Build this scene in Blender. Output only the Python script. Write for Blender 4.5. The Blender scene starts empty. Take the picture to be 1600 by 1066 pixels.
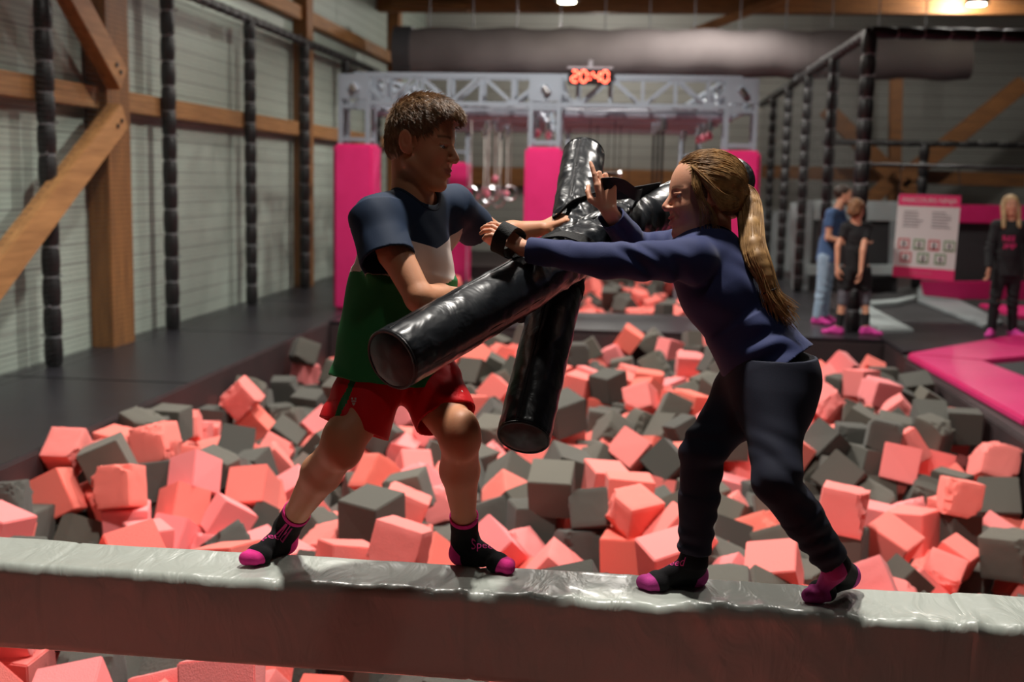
# Indoor leisure park: two children joust with padded bats on a beam above a pit of foam cubes.
import bpy, bmesh, math, random
import numpy as np
from mathutils import Vector, Matrix, noise
from mathutils.bvhtree import BVHTree

# ------------------------------------------------------------------ camera, world, lights, exposure
SC = bpy.context.scene
COL = SC.collection
F = 1850.0                                   # focal length in pixels of the 1600 wide frame
CAMPOS = np.array([0.0, 0.0, 1.70])
_yaw, _pit, _rol = math.radians(6.17), math.radians(7.76), math.radians(1.15)
_f0 = np.array([-math.sin(_yaw), math.cos(_yaw), 0.0])
_r0 = np.array([math.cos(_yaw), math.sin(_yaw), 0.0])
CF = _f0 * math.cos(_pit) + np.array([0, 0, -math.sin(_pit)])
_u0 = np.cross(_r0, CF)
CR = _r0 * math.cos(_rol) + _u0 * math.sin(_rol)
CU = _u0 * math.cos(_rol) - _r0 * math.sin(_rol)
cam_d = bpy.data.cameras.new('camera')
cam = bpy.data.objects.new('camera', cam_d)
COL.objects.link(cam)
M = Matrix.Identity(4)
for i in range(3):
    M[i][0], M[i][1], M[i][2], M[i][3] = CR[i], CU[i], -CF[i], CAMPOS[i]
cam.matrix_world = M
cam_d.sensor_fit = 'HORIZONTAL'
cam_d.sensor_width = 36.0
cam_d.lens = F / 1600 * 36
cam_d.clip_end = 200
cam_d.dof.use_dof = True
cam_d.dof.focus_distance = 3.2
cam_d.dof.aperture_fstop = 2.6
SC.camera = cam
SC.view_settings.view_transform = 'Standard'
SC.view_settings.look = 'None'
SC.view_settings.gamma = 1
SC.view_settings.use_curve_mapping = False
SC.view_settings.exposure = 1.0
SC.cycles.max_bounces = 8
SC.cycles.diffuse_bounces = 4
SC.cycles.transparent_max_bounces = 16
SC.cycles.sample_clamp_indirect = 6
SC.cycles.use_denoising = True

world = bpy.data.worlds.new('world')
SC.world = world
world.use_nodes = True
world.node_tree.nodes['Background'].inputs[0].default_value = (0.55, 0.6, 0.7, 1)
world.node_tree.nodes['Background'].inputs[1].default_value = 0.012

def spot(name, loc, target, power, size, angle, color=(1, .945, .87), blend=.6):
    l = bpy.data.lights.new(name, 'SPOT' if angle < 170 else 'POINT')
    l.energy, l.shadow_soft_size, l.color = power, size, color
    if angle < 170: l.spot_size, l.spot_blend = math.radians(angle), blend
    o = bpy.data.objects.new(name, l)
    COL.objects.link(o)
    o.location = loc
    o.rotation_euler = (Vector(target) - Vector(loc)).to_track_quat('-Z', 'Y').to_euler()
    return o

# hall lamps under the roof, plus added fill lights without fixtures: (x, y, z, aim x, aim y, power, spread)
LIGHTS = [(-0.35, 3.85, 5.4, -0.3, 3.9, 540, 110), (1.9, 7.4, 5.4, 0.8, 6.8, 560, 115), (-2.4, 8.6, 5.4, -1.6, 8.4, 480, 115),
         (-0.9, 11.6, 5.4, -1.0, 11.8, 600, 130), (-1.4, 17.6, 5.3, -1.2, 18.2, 440, 140), (1.2, 19.5, 5.4, 0.6, 19.5, 300, 140),
         (5.6, 9.6, 5.4, 5.0, 9.8, 200, 130), (4.4, 16.6, 5.4, 4.2, 17.2, 170, 140), (-3.4, 13.6, 5.2, -4.4, 13.2, 90, 150),
         (-3.0, 6.6, 5.2, -5.0, 8.0, 60, 140), (-1.0, 24.8, 4.9, -1.0, 26.5, 140, 179), (5.5, 22.5, 4.9, 5.2, 25.0, 90, 179),  # the all-round ones are added fills for the far hall
         (-0.4, 17.0, 5.1, 0, 0, 150, 179), (0.3, 1.4, 5.3, 0.1, 1.9, 20, 110)]  # added fill for the ceiling, and a weak added front fill
for x, y, z, ax, ay, pw, an in LIGHTS:
    spot('hall_and_fill_light', (x, y, z), (ax, ay, 0), pw, .16, an)

# ------------------------------------------------------------------ helpers
def U(px, py, d):
    """world point at depth d along the view axis for a pixel of the photograph"""
    return CAMPOS + d * (CF + CR * (px - 800) / F - CU * (py - 533) / F)

def G(px, py, z=0.0):
    """world point on the horizontal plane z under a pixel"""
    r = CF + CR * (px - 800) / F - CU * (py - 533) / F
    return CAMPOS + r * ((z - CAMPOS[2]) / r[2])

def GY(px, py, y):
    r = CF + CR * (px - 800) / F - CU * (py - 533) / F
    return CAMPOS + r * ((y - CAMPOS[1]) / r[1])

def PX(p):
    v = np.asarray(p) - CAMPOS
    d = v @ CF
    return 800 + F * (v @ CR) / d, 533 - F * (v @ CU) / d, d

def nrm(v):
    v = np.asarray(v, float)
    return v / (np.linalg.norm(v) + 1e-12)

def lin(c):
    return tuple((x / 12.92 if x <= .04045 else ((x + .055) / 1.055) ** 2.4) for x in [v / 255 for v in c])

MATS = {}
def mat(name, rgb, rough=.6, metal=0, spec=.5, bump=None, noise_mix=None, coat=0, sss=0, sheen=0, emit=None, rgb2=None):
    """procedural principled material; bump=(scale, strength[, detail]); noise_mix=(rgb, scale, amount)"""
    m = bpy.data.materials.new(name)
    MATS[name] = m
    m.use_nodes = True
    nt = m.node_tree
    b = nt.nodes['Principled BSDF']
    c = lin(rgb) + (1,)
    b.inputs['Base Color'].default_value = c
    b.inputs['Roughness'].default_value = rough
    b.inputs['Metallic'].default_value = metal
    b.inputs['Specular IOR Level'].default_value = spec
    if coat: b.inputs['Coat Weight'].default_value = coat; b.inputs['Coat Roughness'].default_value = .12
    if sss:
        b.inputs['Subsurface Weight'].default_value = sss
        b.inputs['Subsurface Radius'].default_value = (1, .35, .2)
        b.inputs['Subsurface Scale'].default_value = .012
    if sheen: b.inputs['Sheen Weight'].default_value = sheen
    if emit: b.inputs['Emission Color'].default_value = lin(rgb) + (1,); b.inputs['Emission Strength'].default_value = emit
    tc = nt.nodes.new('ShaderNodeTexCoord')
    if noise_mix:
        n = nt.nodes.new('ShaderNodeTexNoise'); n.inputs['Scale'].default_value = noise_mix[1]; n.inputs['Detail'].default_value = 5
        nt.links.new(tc.outputs['Object'], n.inputs['Vector'])
        r = nt.nodes.new('ShaderNodeMapRange'); r.inputs[1].default_value = .35; r.inputs[2].default_value = .7
        r.inputs[3].default_value = 0; r.inputs[4].default_value = noise_mix[2]
        nt.links.new(n.outputs['Fac'], r.inputs[0])
        mx = nt.nodes.new('ShaderNodeMix'); mx.data_type = 'RGBA'
        mx.inputs[6].default_value = c; mx.inputs[7].default_value = lin(noise_mix[0]) + (1,)
        nt.links.new(r.outputs[0], mx.inputs[0]); nt.links.new(mx.outputs[2], b.inputs['Base Color'])
    if bump:
        n = nt.nodes.new('ShaderNodeTexNoise'); n.inputs['Scale'].default_value = bump[0]
        n.inputs['Detail'].default_value = bump[2] if len(bump) > 2 else 4
        nt.links.new(tc.outputs['Object'], n.inputs['Vector'])
        bp = nt.nodes.new('ShaderNodeBump'); bp.inputs['Strength'].default_value = bump[1]; bp.inputs['Distance'].default_value = .01
        nt.links.new(n.outputs['Fac'], bp.inputs['Height']); nt.links.new(bp.outputs[0], b.inputs['Normal'])
    return m

def ramp_mat(name, attr, stops, rough=.8, bump=None, sheen=0, spec=.3):
    """colour picked by a per-vertex attribute through hard stops [(pos, rgb)...]"""
    m = mat(name, stops[0][1], rough, spec=spec, bump=bump, sheen=sheen)
    nt = m.node_tree
    a = nt.nodes.new('ShaderNodeAttribute'); a.attribute_name = attr
    r = nt.nodes.new('ShaderNodeValToRGB'); r.color_ramp.interpolation = 'CONSTANT'
    e = r.color_ramp.elements
    while len(e) > 1: e.remove(e[-1])
    e[0].position = 0; e[0].color = lin(stops[0][1]) + (1,)
    for p, c in stops[1:]:
        q = e.new(p); q.color = lin(c) + (1,)
    nt.links.new(a.outputs['Fac'], r.inputs[0])
    nt.links.new(r.outputs[0], nt.nodes['Principled BSDF'].inputs['Base Color'])
    return m

def link(name, me, m=None, parent=None, smooth=False):
    o = bpy.data.objects.new(name, me)
    COL.objects.link(o)
    if m is not None and not me.materials: me.materials.append(m)
    if parent is not None:
        o.parent = parent
        o.matrix_parent_inverse = PINV.get(parent.name, Matrix.Identity(4))
    if smooth: me.shade_smooth()
    return o

PINV = {}
def tag(o, label=None, cat=None, group=None, kind=None):
    if label: o['label'] = label
    if cat: o['category'] = cat
    if group: o['group'] = group
    if kind: o['kind'] = kind
    return o

def empty(name, loc, label=None, cat=None, group=None, kind=None, rotz=0):
    """Empty at the base of a thing; children are built in world coordinates when PINV is kept"""
    o = bpy.data.objects.new(name, None)
    COL.objects.link(o)
    o.empty_display_size = .1
    o.location = tuple(float(v) for v in loc)
    o.rotation_euler = (0, 0, rotz)
    PINV[o.name] = (Matrix.Translation(Vector([float(v) for v in loc])) @ Matrix.Rotation(rotz, 4, 'Z')).inverted()
    return tag(o, label, cat, group, kind)

class MB:
    """collects boxes, tubes, polygons; build() links them as ONE mesh object"""
    def __init__(s): s.v, s.f = [], []
    def add(s, v, f):
        n = len(s.v); s.v += [tuple(map(float, p)) for p in v]; s.f += [tuple(i + n for i in q) for q in f]; return s
    def box(s, lo, hi):
        v = [(x, y, z) for x in (lo[0], hi[0]) for y in (lo[1], hi[1]) for z in (lo[2], hi[2])]
        return s.add(v, [(0, 1, 3, 2), (4, 6, 7, 5), (0, 4, 5, 1), (2, 3, 7, 6), (0, 2, 6, 4), (1, 5, 7, 3)])
    def bar(s, a, b, w, h, up=(0, 0, 1)):
        a, b = np.asarray(a, float), np.asarray(b, float)
        t = nrm(b - a); u = np.asarray(up, float)
        if abs(t @ u) > .98: u = np.array([1., 0, 0])
        x = nrm(np.cross(t, u)); y = np.cross(x, t)
        v = [p + x * i * w / 2 + y * j * h / 2 for p in (a, b) for i, j in ((-1, -1), (1, -1), (1, 1), (-1, 1))]
        return s.add(v, [(0, 3, 2, 1), (4, 5, 6, 7), (0, 1, 5, 4), (1, 2, 6, 5), (2, 3, 7, 6), (3, 0, 4, 7)])
    def tube(s, pts, rad, n=12, cap=True, ell=None):
        pts = [np.asarray(p, float) for p in pts]
        if np.isscalar(rad): rad = [rad] * len(pts)
        t0 = nrm(pts[1] - pts[0]); u = np.array([0, 0, 1.]) if abs(t0[2]) < .9 else np.array([1., 0, 0])
        x = nrm(np.cross(t0, u)); V = []
        for i, p in enumerate(pts):
            t = nrm(pts[min(i + 1, len(pts) - 1)] - pts[max(i - 1, 0)])
            x = nrm(x - t * (x @ t)); y = np.cross(t, x)
            for k in range(n):
                a = 2 * math.pi * k / n
                V.append(p + rad[i] * (x * math.cos(a) + y * math.sin(a)))
        fs = [(i * n + k, i * n + (k + 1) % n, (i + 1) * n + (k + 1) % n, (i + 1) * n + k) for i in range(len(pts) - 1) for k in range(n)]
        if cap: fs += [tuple(range(n))[::-1], tuple(range((len(pts) - 1) * n, len(pts) * n))]
        return s.add(V, fs)
    def prism(s, poly, d):
        n = len(poly); poly = [np.asarray(p, float) for p in poly]; d = np.asarray(d, float)
        return s.add(poly + [p + d for p in poly], [tuple(range(n))[::-1], tuple(range(n, 2 * n))] +
                     [(i, (i + 1) % n, n + (i + 1) % n, n + i) for i in range(n)])
    def build(s, name, m, parent=None, smooth=False, bevel=0):
        me = bpy.data.meshes.new(name)
        me.from_pydata(s.v, [], s.f)
        bm = bmesh.new(); bm.from_mesh(me)
        bmesh.ops.recalc_face_normals(bm, faces=bm.faces)
        if bevel: bmesh.ops.bevel(bm, geom=bm.edges[:], offset=bevel, segments=2, affect='EDGES', clamp_overlap=True)
        bm.to_mesh(me); bm.free()
        o = link(name, me, m, parent, smooth)
        if smooth: angle_smooth(me)
        return o

def angle_smooth(me, deg=40):
    me.shade_smooth()
    try: me.set_sharp_from_angle(angle=math.radians(deg))
    except Exception: pass

# ---------------- implicit surfaces: shapes are blended distance fields meshed by surface nets
def cap(a, b, ra, rb=None, fl=None, s=1.0):
    """tapered capsule; fl = direction in which the section is flattened by s"""
    a, b = np.asarray(a, float), np.asarray(b, float)
    rb = ra if rb is None else rb
    W = None if fl is None else nrm(fl)
    def T(P): return P if W is None else P + (1 / s - 1) * ((P - a) @ W)[:, None] * W
    b2 = b if W is None else b + (1 / s - 1) * ((b - a) @ W) * W
    ab = b2 - a; L2 = ab @ ab + 1e-12
    def fn(P):
        Q = T(P) - a
        t = np.clip(Q @ ab / L2, 0, 1)
        d = np.sqrt(((Q - t[:, None] * ab) ** 2).sum(1)) - (ra + (rb - ra) * t)
        return d * (s if s < 1 else 1)
    r = max(ra, rb) * max(1, s)
    return fn, np.minimum(a, b) - r, np.maximum(a, b) + r

def cone(a, b, ra, rb, fl=None, s=1.0):
    """flat-ended tapered cylinder"""
    a, b = np.asarray(a, float), np.asarray(b, float)
    W = None if fl is None else nrm(fl)
    ax = b - a; L = np.linalg.norm(ax); ax = ax / L
    if W is not None: W = nrm(W - ax * (W @ ax))
    def fn(P):
        Q = P - a
        t = Q @ ax
        R = Q - t[:, None] * ax
        if W is not None: R = R + (1 / s - 1) * (R @ W)[:, None] * W
        tt = np.clip(t / L, -.3, 1.3)
        d = (np.sqrt((R ** 2).sum(1)) - (ra + (rb - ra) * tt)) * min(1, s)
        return np.maximum(d, np.maximum(-t, t - L))
    r = max(ra, rb) * max(1, s)
    return fn, np.minimum(a, b) - r, np.maximum(a, b) + r

def ell(c, r, R=None):
    c, r = np.asarray(c, float), np.asarray(r, float)
    def fn(P):
        Q = P - c
        if R is not None: Q = Q @ R
        k0 = np.sqrt(((Q / r) ** 2).sum(1)); k1 = np.sqrt(((Q / r ** 2) ** 2).sum(1)) + 1e-9
        return k0 * (k0 - 1) / k1
    m = r.max()
    return fn, c - m, c + m

def opening(a, b, ra, rb, fl=None, s=1.0, th=.0065, ext=.05, depth=.055):
    """cloth tube end: a solid tapered tube and the hollow cut out of its open end"""
    a, b = np.asarray(a, float), np.asarray(b, float)
    ax = nrm(b - a); L = np.linalg.norm(b - a); rs = ra + (rb - ra) * (L - depth) / L
    return cone(a, b, ra, rb, fl, s), cone(b - ax * depth, b + ax * ext, rs - th, rb - th, fl, s)

def half(p, n):
    p, n = np.asarray(p, float), nrm(n)
    return (lambda P: (P - p) @ n), np.full(3, -99.), np.full(3, 99.)

def sdf_eval(ops, P, lo=None, hi=None, disp=None):
    d = np.full(len(P), .5); D0 = None
    for mode, k, (fn, bl, bh) in ops:
        if lo is not None and (np.any(bl - 2 * k - .08 > hi) or np.any(bh + 2 * k + .08 < lo)): continue
        e = fn(P)
        if mode == 'u':
            if k <= 0: d = np.minimum(d, e)
            else:
                h = np.clip(.5 + .5 * (e - d) / k, 0, 1); d = e + (d - e) * h - k * h * (1 - h)
        else:
            if D0 is None:
                D0 = disp(P) if disp is not None and np.abs(d).min() < .05 else 0
                d = d + D0
            if mode == 'h': e = -(e + D0)
            if mode == 's': e = -e
            if k <= 0: d = np.maximum(d, e)
            else:
                h = np.clip(.5 - .5 * (e - d) / k, 0, 1); d = e + (d - e) * h + k * h * (1 - h)
    if D0 is None and disp is not None and np.abs(d).min() < .05: d = d + disp(P)
    return d

def sdf_mesh(name, ops, vox=.004, disp=None, attrs=None, region=None):
    """ops: [(mode, blend, prim)], mode u = join, s = cut, i = keep only"""
    B = 8
    us = [p for m_, k_, p in ops if m_ == 'u']
    lo = np.min([p[1] for p in us], 0) - .03; hi = np.max([p[2] for p in us], 0) + .03
    if region: lo = np.maximum(lo, region[0]); hi = np.minimum(hi, region[1])
    nb = np.ceil((hi - lo) / (vox * B)).astype(int)
    gi = np.stack(np.meshgrid(*[np.arange(n) for n in nb], indexing='ij'), -1).reshape(-1, 3)
    cen = lo + (gi + .5) * vox * B
    # coarse pass in slabs
    keep = []
    step = 40000
    for i in range(0, len(cen), step):
        keep.append(np.abs(sdf_eval(ops, cen[i:i + step])) < vox * B * .87 * 1.5 + .012)
    gi = gi[np.concatenate(keep)]
    loc = np.stack(np.meshgrid(*[np.arange(B + 1)] * 3, indexing='ij'), -1).reshape(-1, 3)
    NG = nb * B + 2
    D, BASE = [], []
    for g in gi:
        P = lo + (g * B + loc) * vox
        d = sdf_eval(ops, P, P[0], P[-1], disp)
        if (d < 0).any() and (d > 0).any():
            D.append(d.reshape(B + 1, B + 1, B + 1)); BASE.append(g * B)
    D = np.array(D); BASE = np.array(BASE)
    c8 = [D[:, x:x + B, y:y + B, z:z + B] for x in (0, 1) for y in (0, 1) for z in (0, 1)]
    neg = sum((c < 0).astype(np.int8) for c in c8)
    act = (neg > 0) & (neg < 8)
    bi, ci, cj, ck = np.nonzero(act)
    vals = np.stack([c[bi, ci, cj, ck] for c in c8], 1)
    offs = np.array([(x, y, z) for x in (0, 1) for y in (0, 1) for z in (0, 1)], float)
    acc = np.zeros((len(bi), 3)); cnt = np.zeros(len(bi))
    for e0, e1 in [(0, 1), (2, 3), (4, 5), (6, 7), (0, 2), (1, 3), (4, 6), (5, 7), (0, 4), (1, 5), (2, 6), (3, 7)]:
        a, b = vals[:, e0], vals[:, e1]
        x = (a < 0) != (b < 0)
        t = np.where(x, a / (a - b + 1e-20), 0)[:, None]
        acc += np.where(x[:, None], offs[e0] + (offs[e1] - offs[e0]) * t, 0); cnt += x
    cell = BASE[bi] + np.stack([ci, cj, ck], 1)
    V = lo + (cell + acc / cnt[:, None]) * vox
    cid = (cell[:, 0] * NG[1] + cell[:, 1]) * NG[2] + cell[:, 2]
    srt = np.argsort(cid); cs = cid[srt]
    def find(c):
        q = (c[:, 0] * NG[1] + c[:, 1]) * NG[2] + c[:, 2]
        k = np.clip(np.searchsorted(cs, q), 0, len(cs) - 1)
        return np.where(cs[k] == q, srt[k], -1)
    FS = []
    v0 = c8[0][bi, ci, cj, ck]
    for ax, other in ((0, 4), (1, 2), (2, 1)):
        v1 = c8[other][bi, ci, cj, ck]
        for sgn in (0, 1):
            s = ((v0 < 0) & (v1 >= 0)) if sgn == 0 else ((v0 >= 0) & (v1 < 0))
            c = cell[s]; u_, w_ = (ax + 1) % 3, (ax + 2) % 3
            du = np.zeros(3, int); du[u_] = 1; dw = np.zeros(3, int); dw[w_] = 1
            q = np.stack([find(c), find(c - du), find(c - du - dw), find(c - dw)], 1)
            q = q[(q >= 0).all(1)]
            FS.append(q if sgn == 0 else q[:, ::-1])
    FS = np.concatenate(FS)
    me = bpy.data.meshes.new(name)
    me.vertices.add(len(V)); me.vertices.foreach_set('co', V.astype(np.float32).ravel())
    me.loops.add(len(FS) * 4); me.loops.foreach_set('vertex_index', FS.astype(np.int32).ravel())
    me.polygons.add(len(FS)); me.polygons.foreach_set('loop_start', np.arange(0, len(FS) * 4, 4, dtype=np.int32))
    me.update(calc_edges=True); me.validate()
    me.shade_smooth()
    if attrs:
        for an, fn in attrs.items():
            at = me.attributes.new(an, 'FLOAT', 'POINT')
            VV = np.empty(len(me.vertices) * 3, np.float32); me.vertices.foreach_get('co', VV)
            at.data.foreach_set('value', fn(VV.reshape(-1, 3).astype(float)).astype(np.float32))
    return me

def folds(lst):
    """cloth folds: (centre, reach, direction, waves per metre, height)"""
    L = [(np.asarray(c, float), r, nrm(dv), f, a) for c, r, dv, f, a in lst]
    def fn(P):
        d = np.zeros(len(P))
        wob = np.sin(P @ np.array([19., 7, 11])) + .6 * np.sin(P @ np.array([-13., 29, 17]) + 1)
        for c, r, dv, f, a in L:
            m = np.exp(-((P - c) ** 2).sum(1) / (r * r))
            x = 6.2832 * f * (P @ dv) + 1.5 * wob
            brk = .55 + .45 * np.sin(P @ np.array([31., 23, 17]) + 9 * f)
            d += 1.6 * a * m * brk * (.75 * np.sin(x) + .45 * np.abs(np.sin(x * .5 + 1)) ** 3 - .2)
        return d
    return fn

def ring_strands(paths, width, mname, name, parent, taper=.5):
    """many fine strands as one mesh: paths (N, K, 3)"""
    N, K, _ = paths.shape
    T = np.gradient(paths, axis=1); T /= np.linalg.norm(T, axis=2, keepdims=True) + 1e-9
    up = np.tile(np.array([.3, -.9, .3]), (N, K, 1))
    X = np.cross(T, up); X /= np.linalg.norm(X, axis=2, keepdims=True) + 1e-9
    Y = np.cross(T, X)
    w = width if np.ndim(width) else np.full(N, width)
    prof = (1 - taper * np.linspace(0, 1, K) ** 2)[None, :, None]
    V = []
    for k in range(3):
        a = 2 * math.pi * k / 3
        V.append(paths + (X * math.cos(a) + Y * math.sin(a)) * w[:, None, None] * prof)
    V = np.stack(V, 2).reshape(-1, 3)
    idx = np.arange(N * K * 3).reshape(N, K, 3)
    q = []
    for k in range(3):
        q.append(np.stack([idx[:, :-1, k], idx[:, :-1, (k + 1) % 3], idx[:, 1:, (k + 1) % 3], idx[:, 1:, k]], -1).reshape(-1, 4))
    FS = np.concatenate(q)
    me = bpy.data.meshes.new(name)
    me.vertices.add(len(V)); me.vertices.foreach_set('co', V.astype(np.float32).ravel())
    me.loops.add(len(FS) * 4); me.loops.foreach_set('vertex_index', FS.astype(np.int32).ravel())
    me.polygons.add(len(FS)); me.polygons.foreach_set('loop_start', np.arange(0, len(FS) * 4, 4, dtype=np.int32))
    me.update(calc_edges=True)
    return link(name, me, MATS[mname], parent, True)

def text_mesh(body, size, extrude=0):
    c = bpy.data.curves.new('lettering', 'FONT'); c.body = body; c.size = size; c.align_x = 'CENTER'; c.align_y = 'CENTER'
    c.extrude = extrude; c.resolution_u = 3
    o = bpy.data.objects.new('lettering', c); COL.objects.link(o)
    me = bpy.data.meshes.new_from_object(o.evaluated_get(bpy.context.evaluated_depsgraph_get()))
    bpy.data.objects.remove(o); bpy.data.curves.remove(c)
    return me

def flat_text(body, size, origin, xdir, ydir, m, name, parent, squeeze=1):
    """lettering lying on a flat surface"""
    me = text_mesh(body, size)
    X, Y, O = nrm(xdir), nrm(ydir), np.asarray(origin, float)
    for v in me.vertices: v.co = Vector(O + X * v.co.x * squeeze + Y * v.co.y)
    me.materials.clear()
    return link(name, me, m, parent)

def decal(me, target, origin, xdir, ydir, m, name, parent, off=.0012, keep=None):
    """wraps a flat mesh onto a curved surface (lettering printed or knitted on cloth)"""
    bm = bmesh.new(); bm.from_mesh(me)
    bmesh.ops.triangulate(bm, faces=bm.faces[:])
    bmesh.ops.subdivide_edges(bm, edges=[e for e in bm.edges if e.calc_length() > .006], cuts=2, use_grid_fill=False)
    bmesh.ops.triangulate(bm, faces=bm.faces[:])
    X, Y, O = nrm(xdir), nrm(ydir), np.asarray(origin, float); Z = np.cross(X, Y)
    bvh = BVHTree.FromPolygons([v.co for v in target.vertices], [tuple(p.vertices) for p in target.polygons])
    bad = []
    for v in bm.verts:
        s = O + X * v.co.x + Y * v.co.y + Z * .09
        h = bvh.ray_cast(Vector(s), Vector(-Z), .2)
        if h[0] is None: bad.append(v)
        else: v.co = h[0] + Vector(Z) * off
    if bad: bmesh.ops.delete(bm, geom=bad, context='VERTS')
    bm.to_mesh(me); bm.free(); me.materials.clear()
    return link(name, me, m, parent)

def shape2d(poly):
    me = bpy.data.meshes.new('shape'); me.from_pydata([(x, y, 0) for x, y in poly], [], [tuple(range(len(poly)))]); return me

# ------------------------------------------------------------------ materials
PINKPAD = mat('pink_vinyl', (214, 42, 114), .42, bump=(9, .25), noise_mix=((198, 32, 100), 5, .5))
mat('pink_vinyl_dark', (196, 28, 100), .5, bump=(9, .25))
mat('black_vinyl_mat', (28, 27, 32), .36, bump=(6, .12), noise_mix=((36, 35, 41), 3, .6))
mat('pit_wall', (52, 40, 42), .6, bump=(7, .2), noise_mix=((38, 30, 32), 4, .6))
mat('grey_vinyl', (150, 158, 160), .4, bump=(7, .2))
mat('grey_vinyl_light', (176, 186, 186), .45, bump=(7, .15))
mat('trampoline_bed', (48, 48, 50), .75, bump=(180, .3))
mat('foam_sleeve', (17, 17, 19), .45, bump=(30, .3))
mat('tie_plastic', (120, 122, 126), .35)
mat('rig_steel', (150, 160, 172), .38, metal=.35, bump=(60, .05))
mat('rig_tube', (142, 146, 158), .4, metal=.4)
mat('duct_cloth', (112, 104, 104), .8, bump=(3, .15), noise_mix=((92, 84, 84), 1.5, .6))
mat('black_web', (14, 14, 15), .8, bump=(300, .3))
mat('rope', (190, 186, 180), .8)
mat('grip_pink', (214, 120, 140), .5)
mat('chrome', (220, 220, 225), .2, metal=1)
mat('sign_white', (214, 214, 212), .6)
mat('sign_pink', (222, 52, 112), .6)
mat('sign_grey', (130, 130, 134), .7)
mat('sign_red', (190, 62, 66), .6)
mat('sign_green', (96, 146, 96), .6)
mat('sign_black', (28, 28, 30), .7)
mat('lamp_body', (70, 70, 74), .5)
mat('lamp_glow', (255, 250, 220), .5, emit=14)
mat('clock_case', (18, 8, 9), .35)
mat('clock_trim', (170, 165, 172), .35, metal=.4)
mat('led', (255, 84, 62), .5, emit=5)
mat('exit_white', (225, 222, 215), .5)
mat('box_red', (180, 50, 50), .5)
mat('dark_ceiling', (40, 33, 28), .9)
mat('hose', (150, 145, 140), .5)

def wood(name, a, b, axis):
    m = mat(name, a, .65)
    nt = m.node_tree; bs = nt.nodes['Principled BSDF']
    tc = nt.nodes.new('ShaderNodeTexCoord'); mp = nt.nodes.new('ShaderNodeMapping')
    sc = [9, 9, 9]; sc[axis] = .8
    mp.inputs['Scale'].default_value = sc
    n = nt.nodes.new('ShaderNodeTexNoise'); n.inputs['Scale'].default_value = 2.2; n.inputs['Detail'].default_value = 7
    r = nt.nodes.new('ShaderNodeValToRGB'); r.color_ramp.elements[0].position = .3; r.color_ramp.elements[1].position = .72
    r.color_ramp.elements[0].color = lin(a) + (1,); r.color_ramp.elements[1].color = lin(b) + (1,)
    nt.links.new(tc.outputs['Object'], mp.inputs[0]); nt.links.new(mp.outputs[0], n.inputs['Vector'])
    nt.links.new(n.outputs['Fac'], r.inputs[0]); nt.links.new(r.outputs[0], bs.inputs['Base Color'])
    bp = nt.nodes.new('ShaderNodeBump'); bp.inputs['Strength'].default_value = .15
    nt.links.new(n.outputs['Fac'], bp.inputs['Height']); nt.links.new(bp.outputs[0], bs.inputs['Normal'])
    return m
wood('timber_post', (142, 96, 50), (108, 70, 34), 2)
wood('timber_rail', (164, 118, 70), (128, 88, 48), 1)
wood('timber_cross', (150, 100, 52), (112, 72, 38), 0)

def cladding(name, rgb, groove, per, vert=None):
    """white metal wall panels with horizontal grooves every per metres"""
    m = mat(name, rgb, .55)
    nt = m.node_tree; bs = nt.nodes['Principled BSDF']
    tc = nt.nodes.new('ShaderNodeTexCoord'); sp = nt.nodes.new('ShaderNodeSeparateXYZ')
    nt.links.new(tc.outputs['Object'], sp.inputs[0])
    def line(out, per, w):
        a = nt.nodes.new('ShaderNodeMath'); a.operation = 'DIVIDE'; a.inputs[1].default_value = per
        b = nt.nodes.new('ShaderNodeMath'); b.operation = 'FRACT'
        c = nt.nodes.new('ShaderNodeMath'); c.operation = 'LESS_THAN'; c.inputs[1].default_value = w
        nt.links.new(out, a.inputs[0]); nt.links.new(a.outputs[0], b.inputs[0]); nt.links.new(b.outputs[0], c.inputs[0])
        return c.outputs[0]
    f = line(sp.outputs['Z'], per, .07)
    mx = nt.nodes.new('ShaderNodeMix'); mx.data_type = 'RGBA'
    mx.inputs[6].default_value = lin(rgb) + (1,); mx.inputs[7].default_value = lin(groove) + (1,)
    nt.links.new(f, mx.inputs[0]); nt.links.new(mx.outputs[2], bs.inputs['Base Color'])
    bp = nt.nodes.new('ShaderNodeBump'); bp.invert = True; bp.inputs['Strength'].default_value = .6
    nt.links.new(f, bp.inputs['Height']); nt.links.new(bp.outputs[0], bs.inputs['Normal'])
    return m
cladding('wall_cladding', (160, 172, 162), (118, 122, 116), .17)
cladding('wall_cladding_back', (150, 152, 146), (110, 110, 106), .25)

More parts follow.
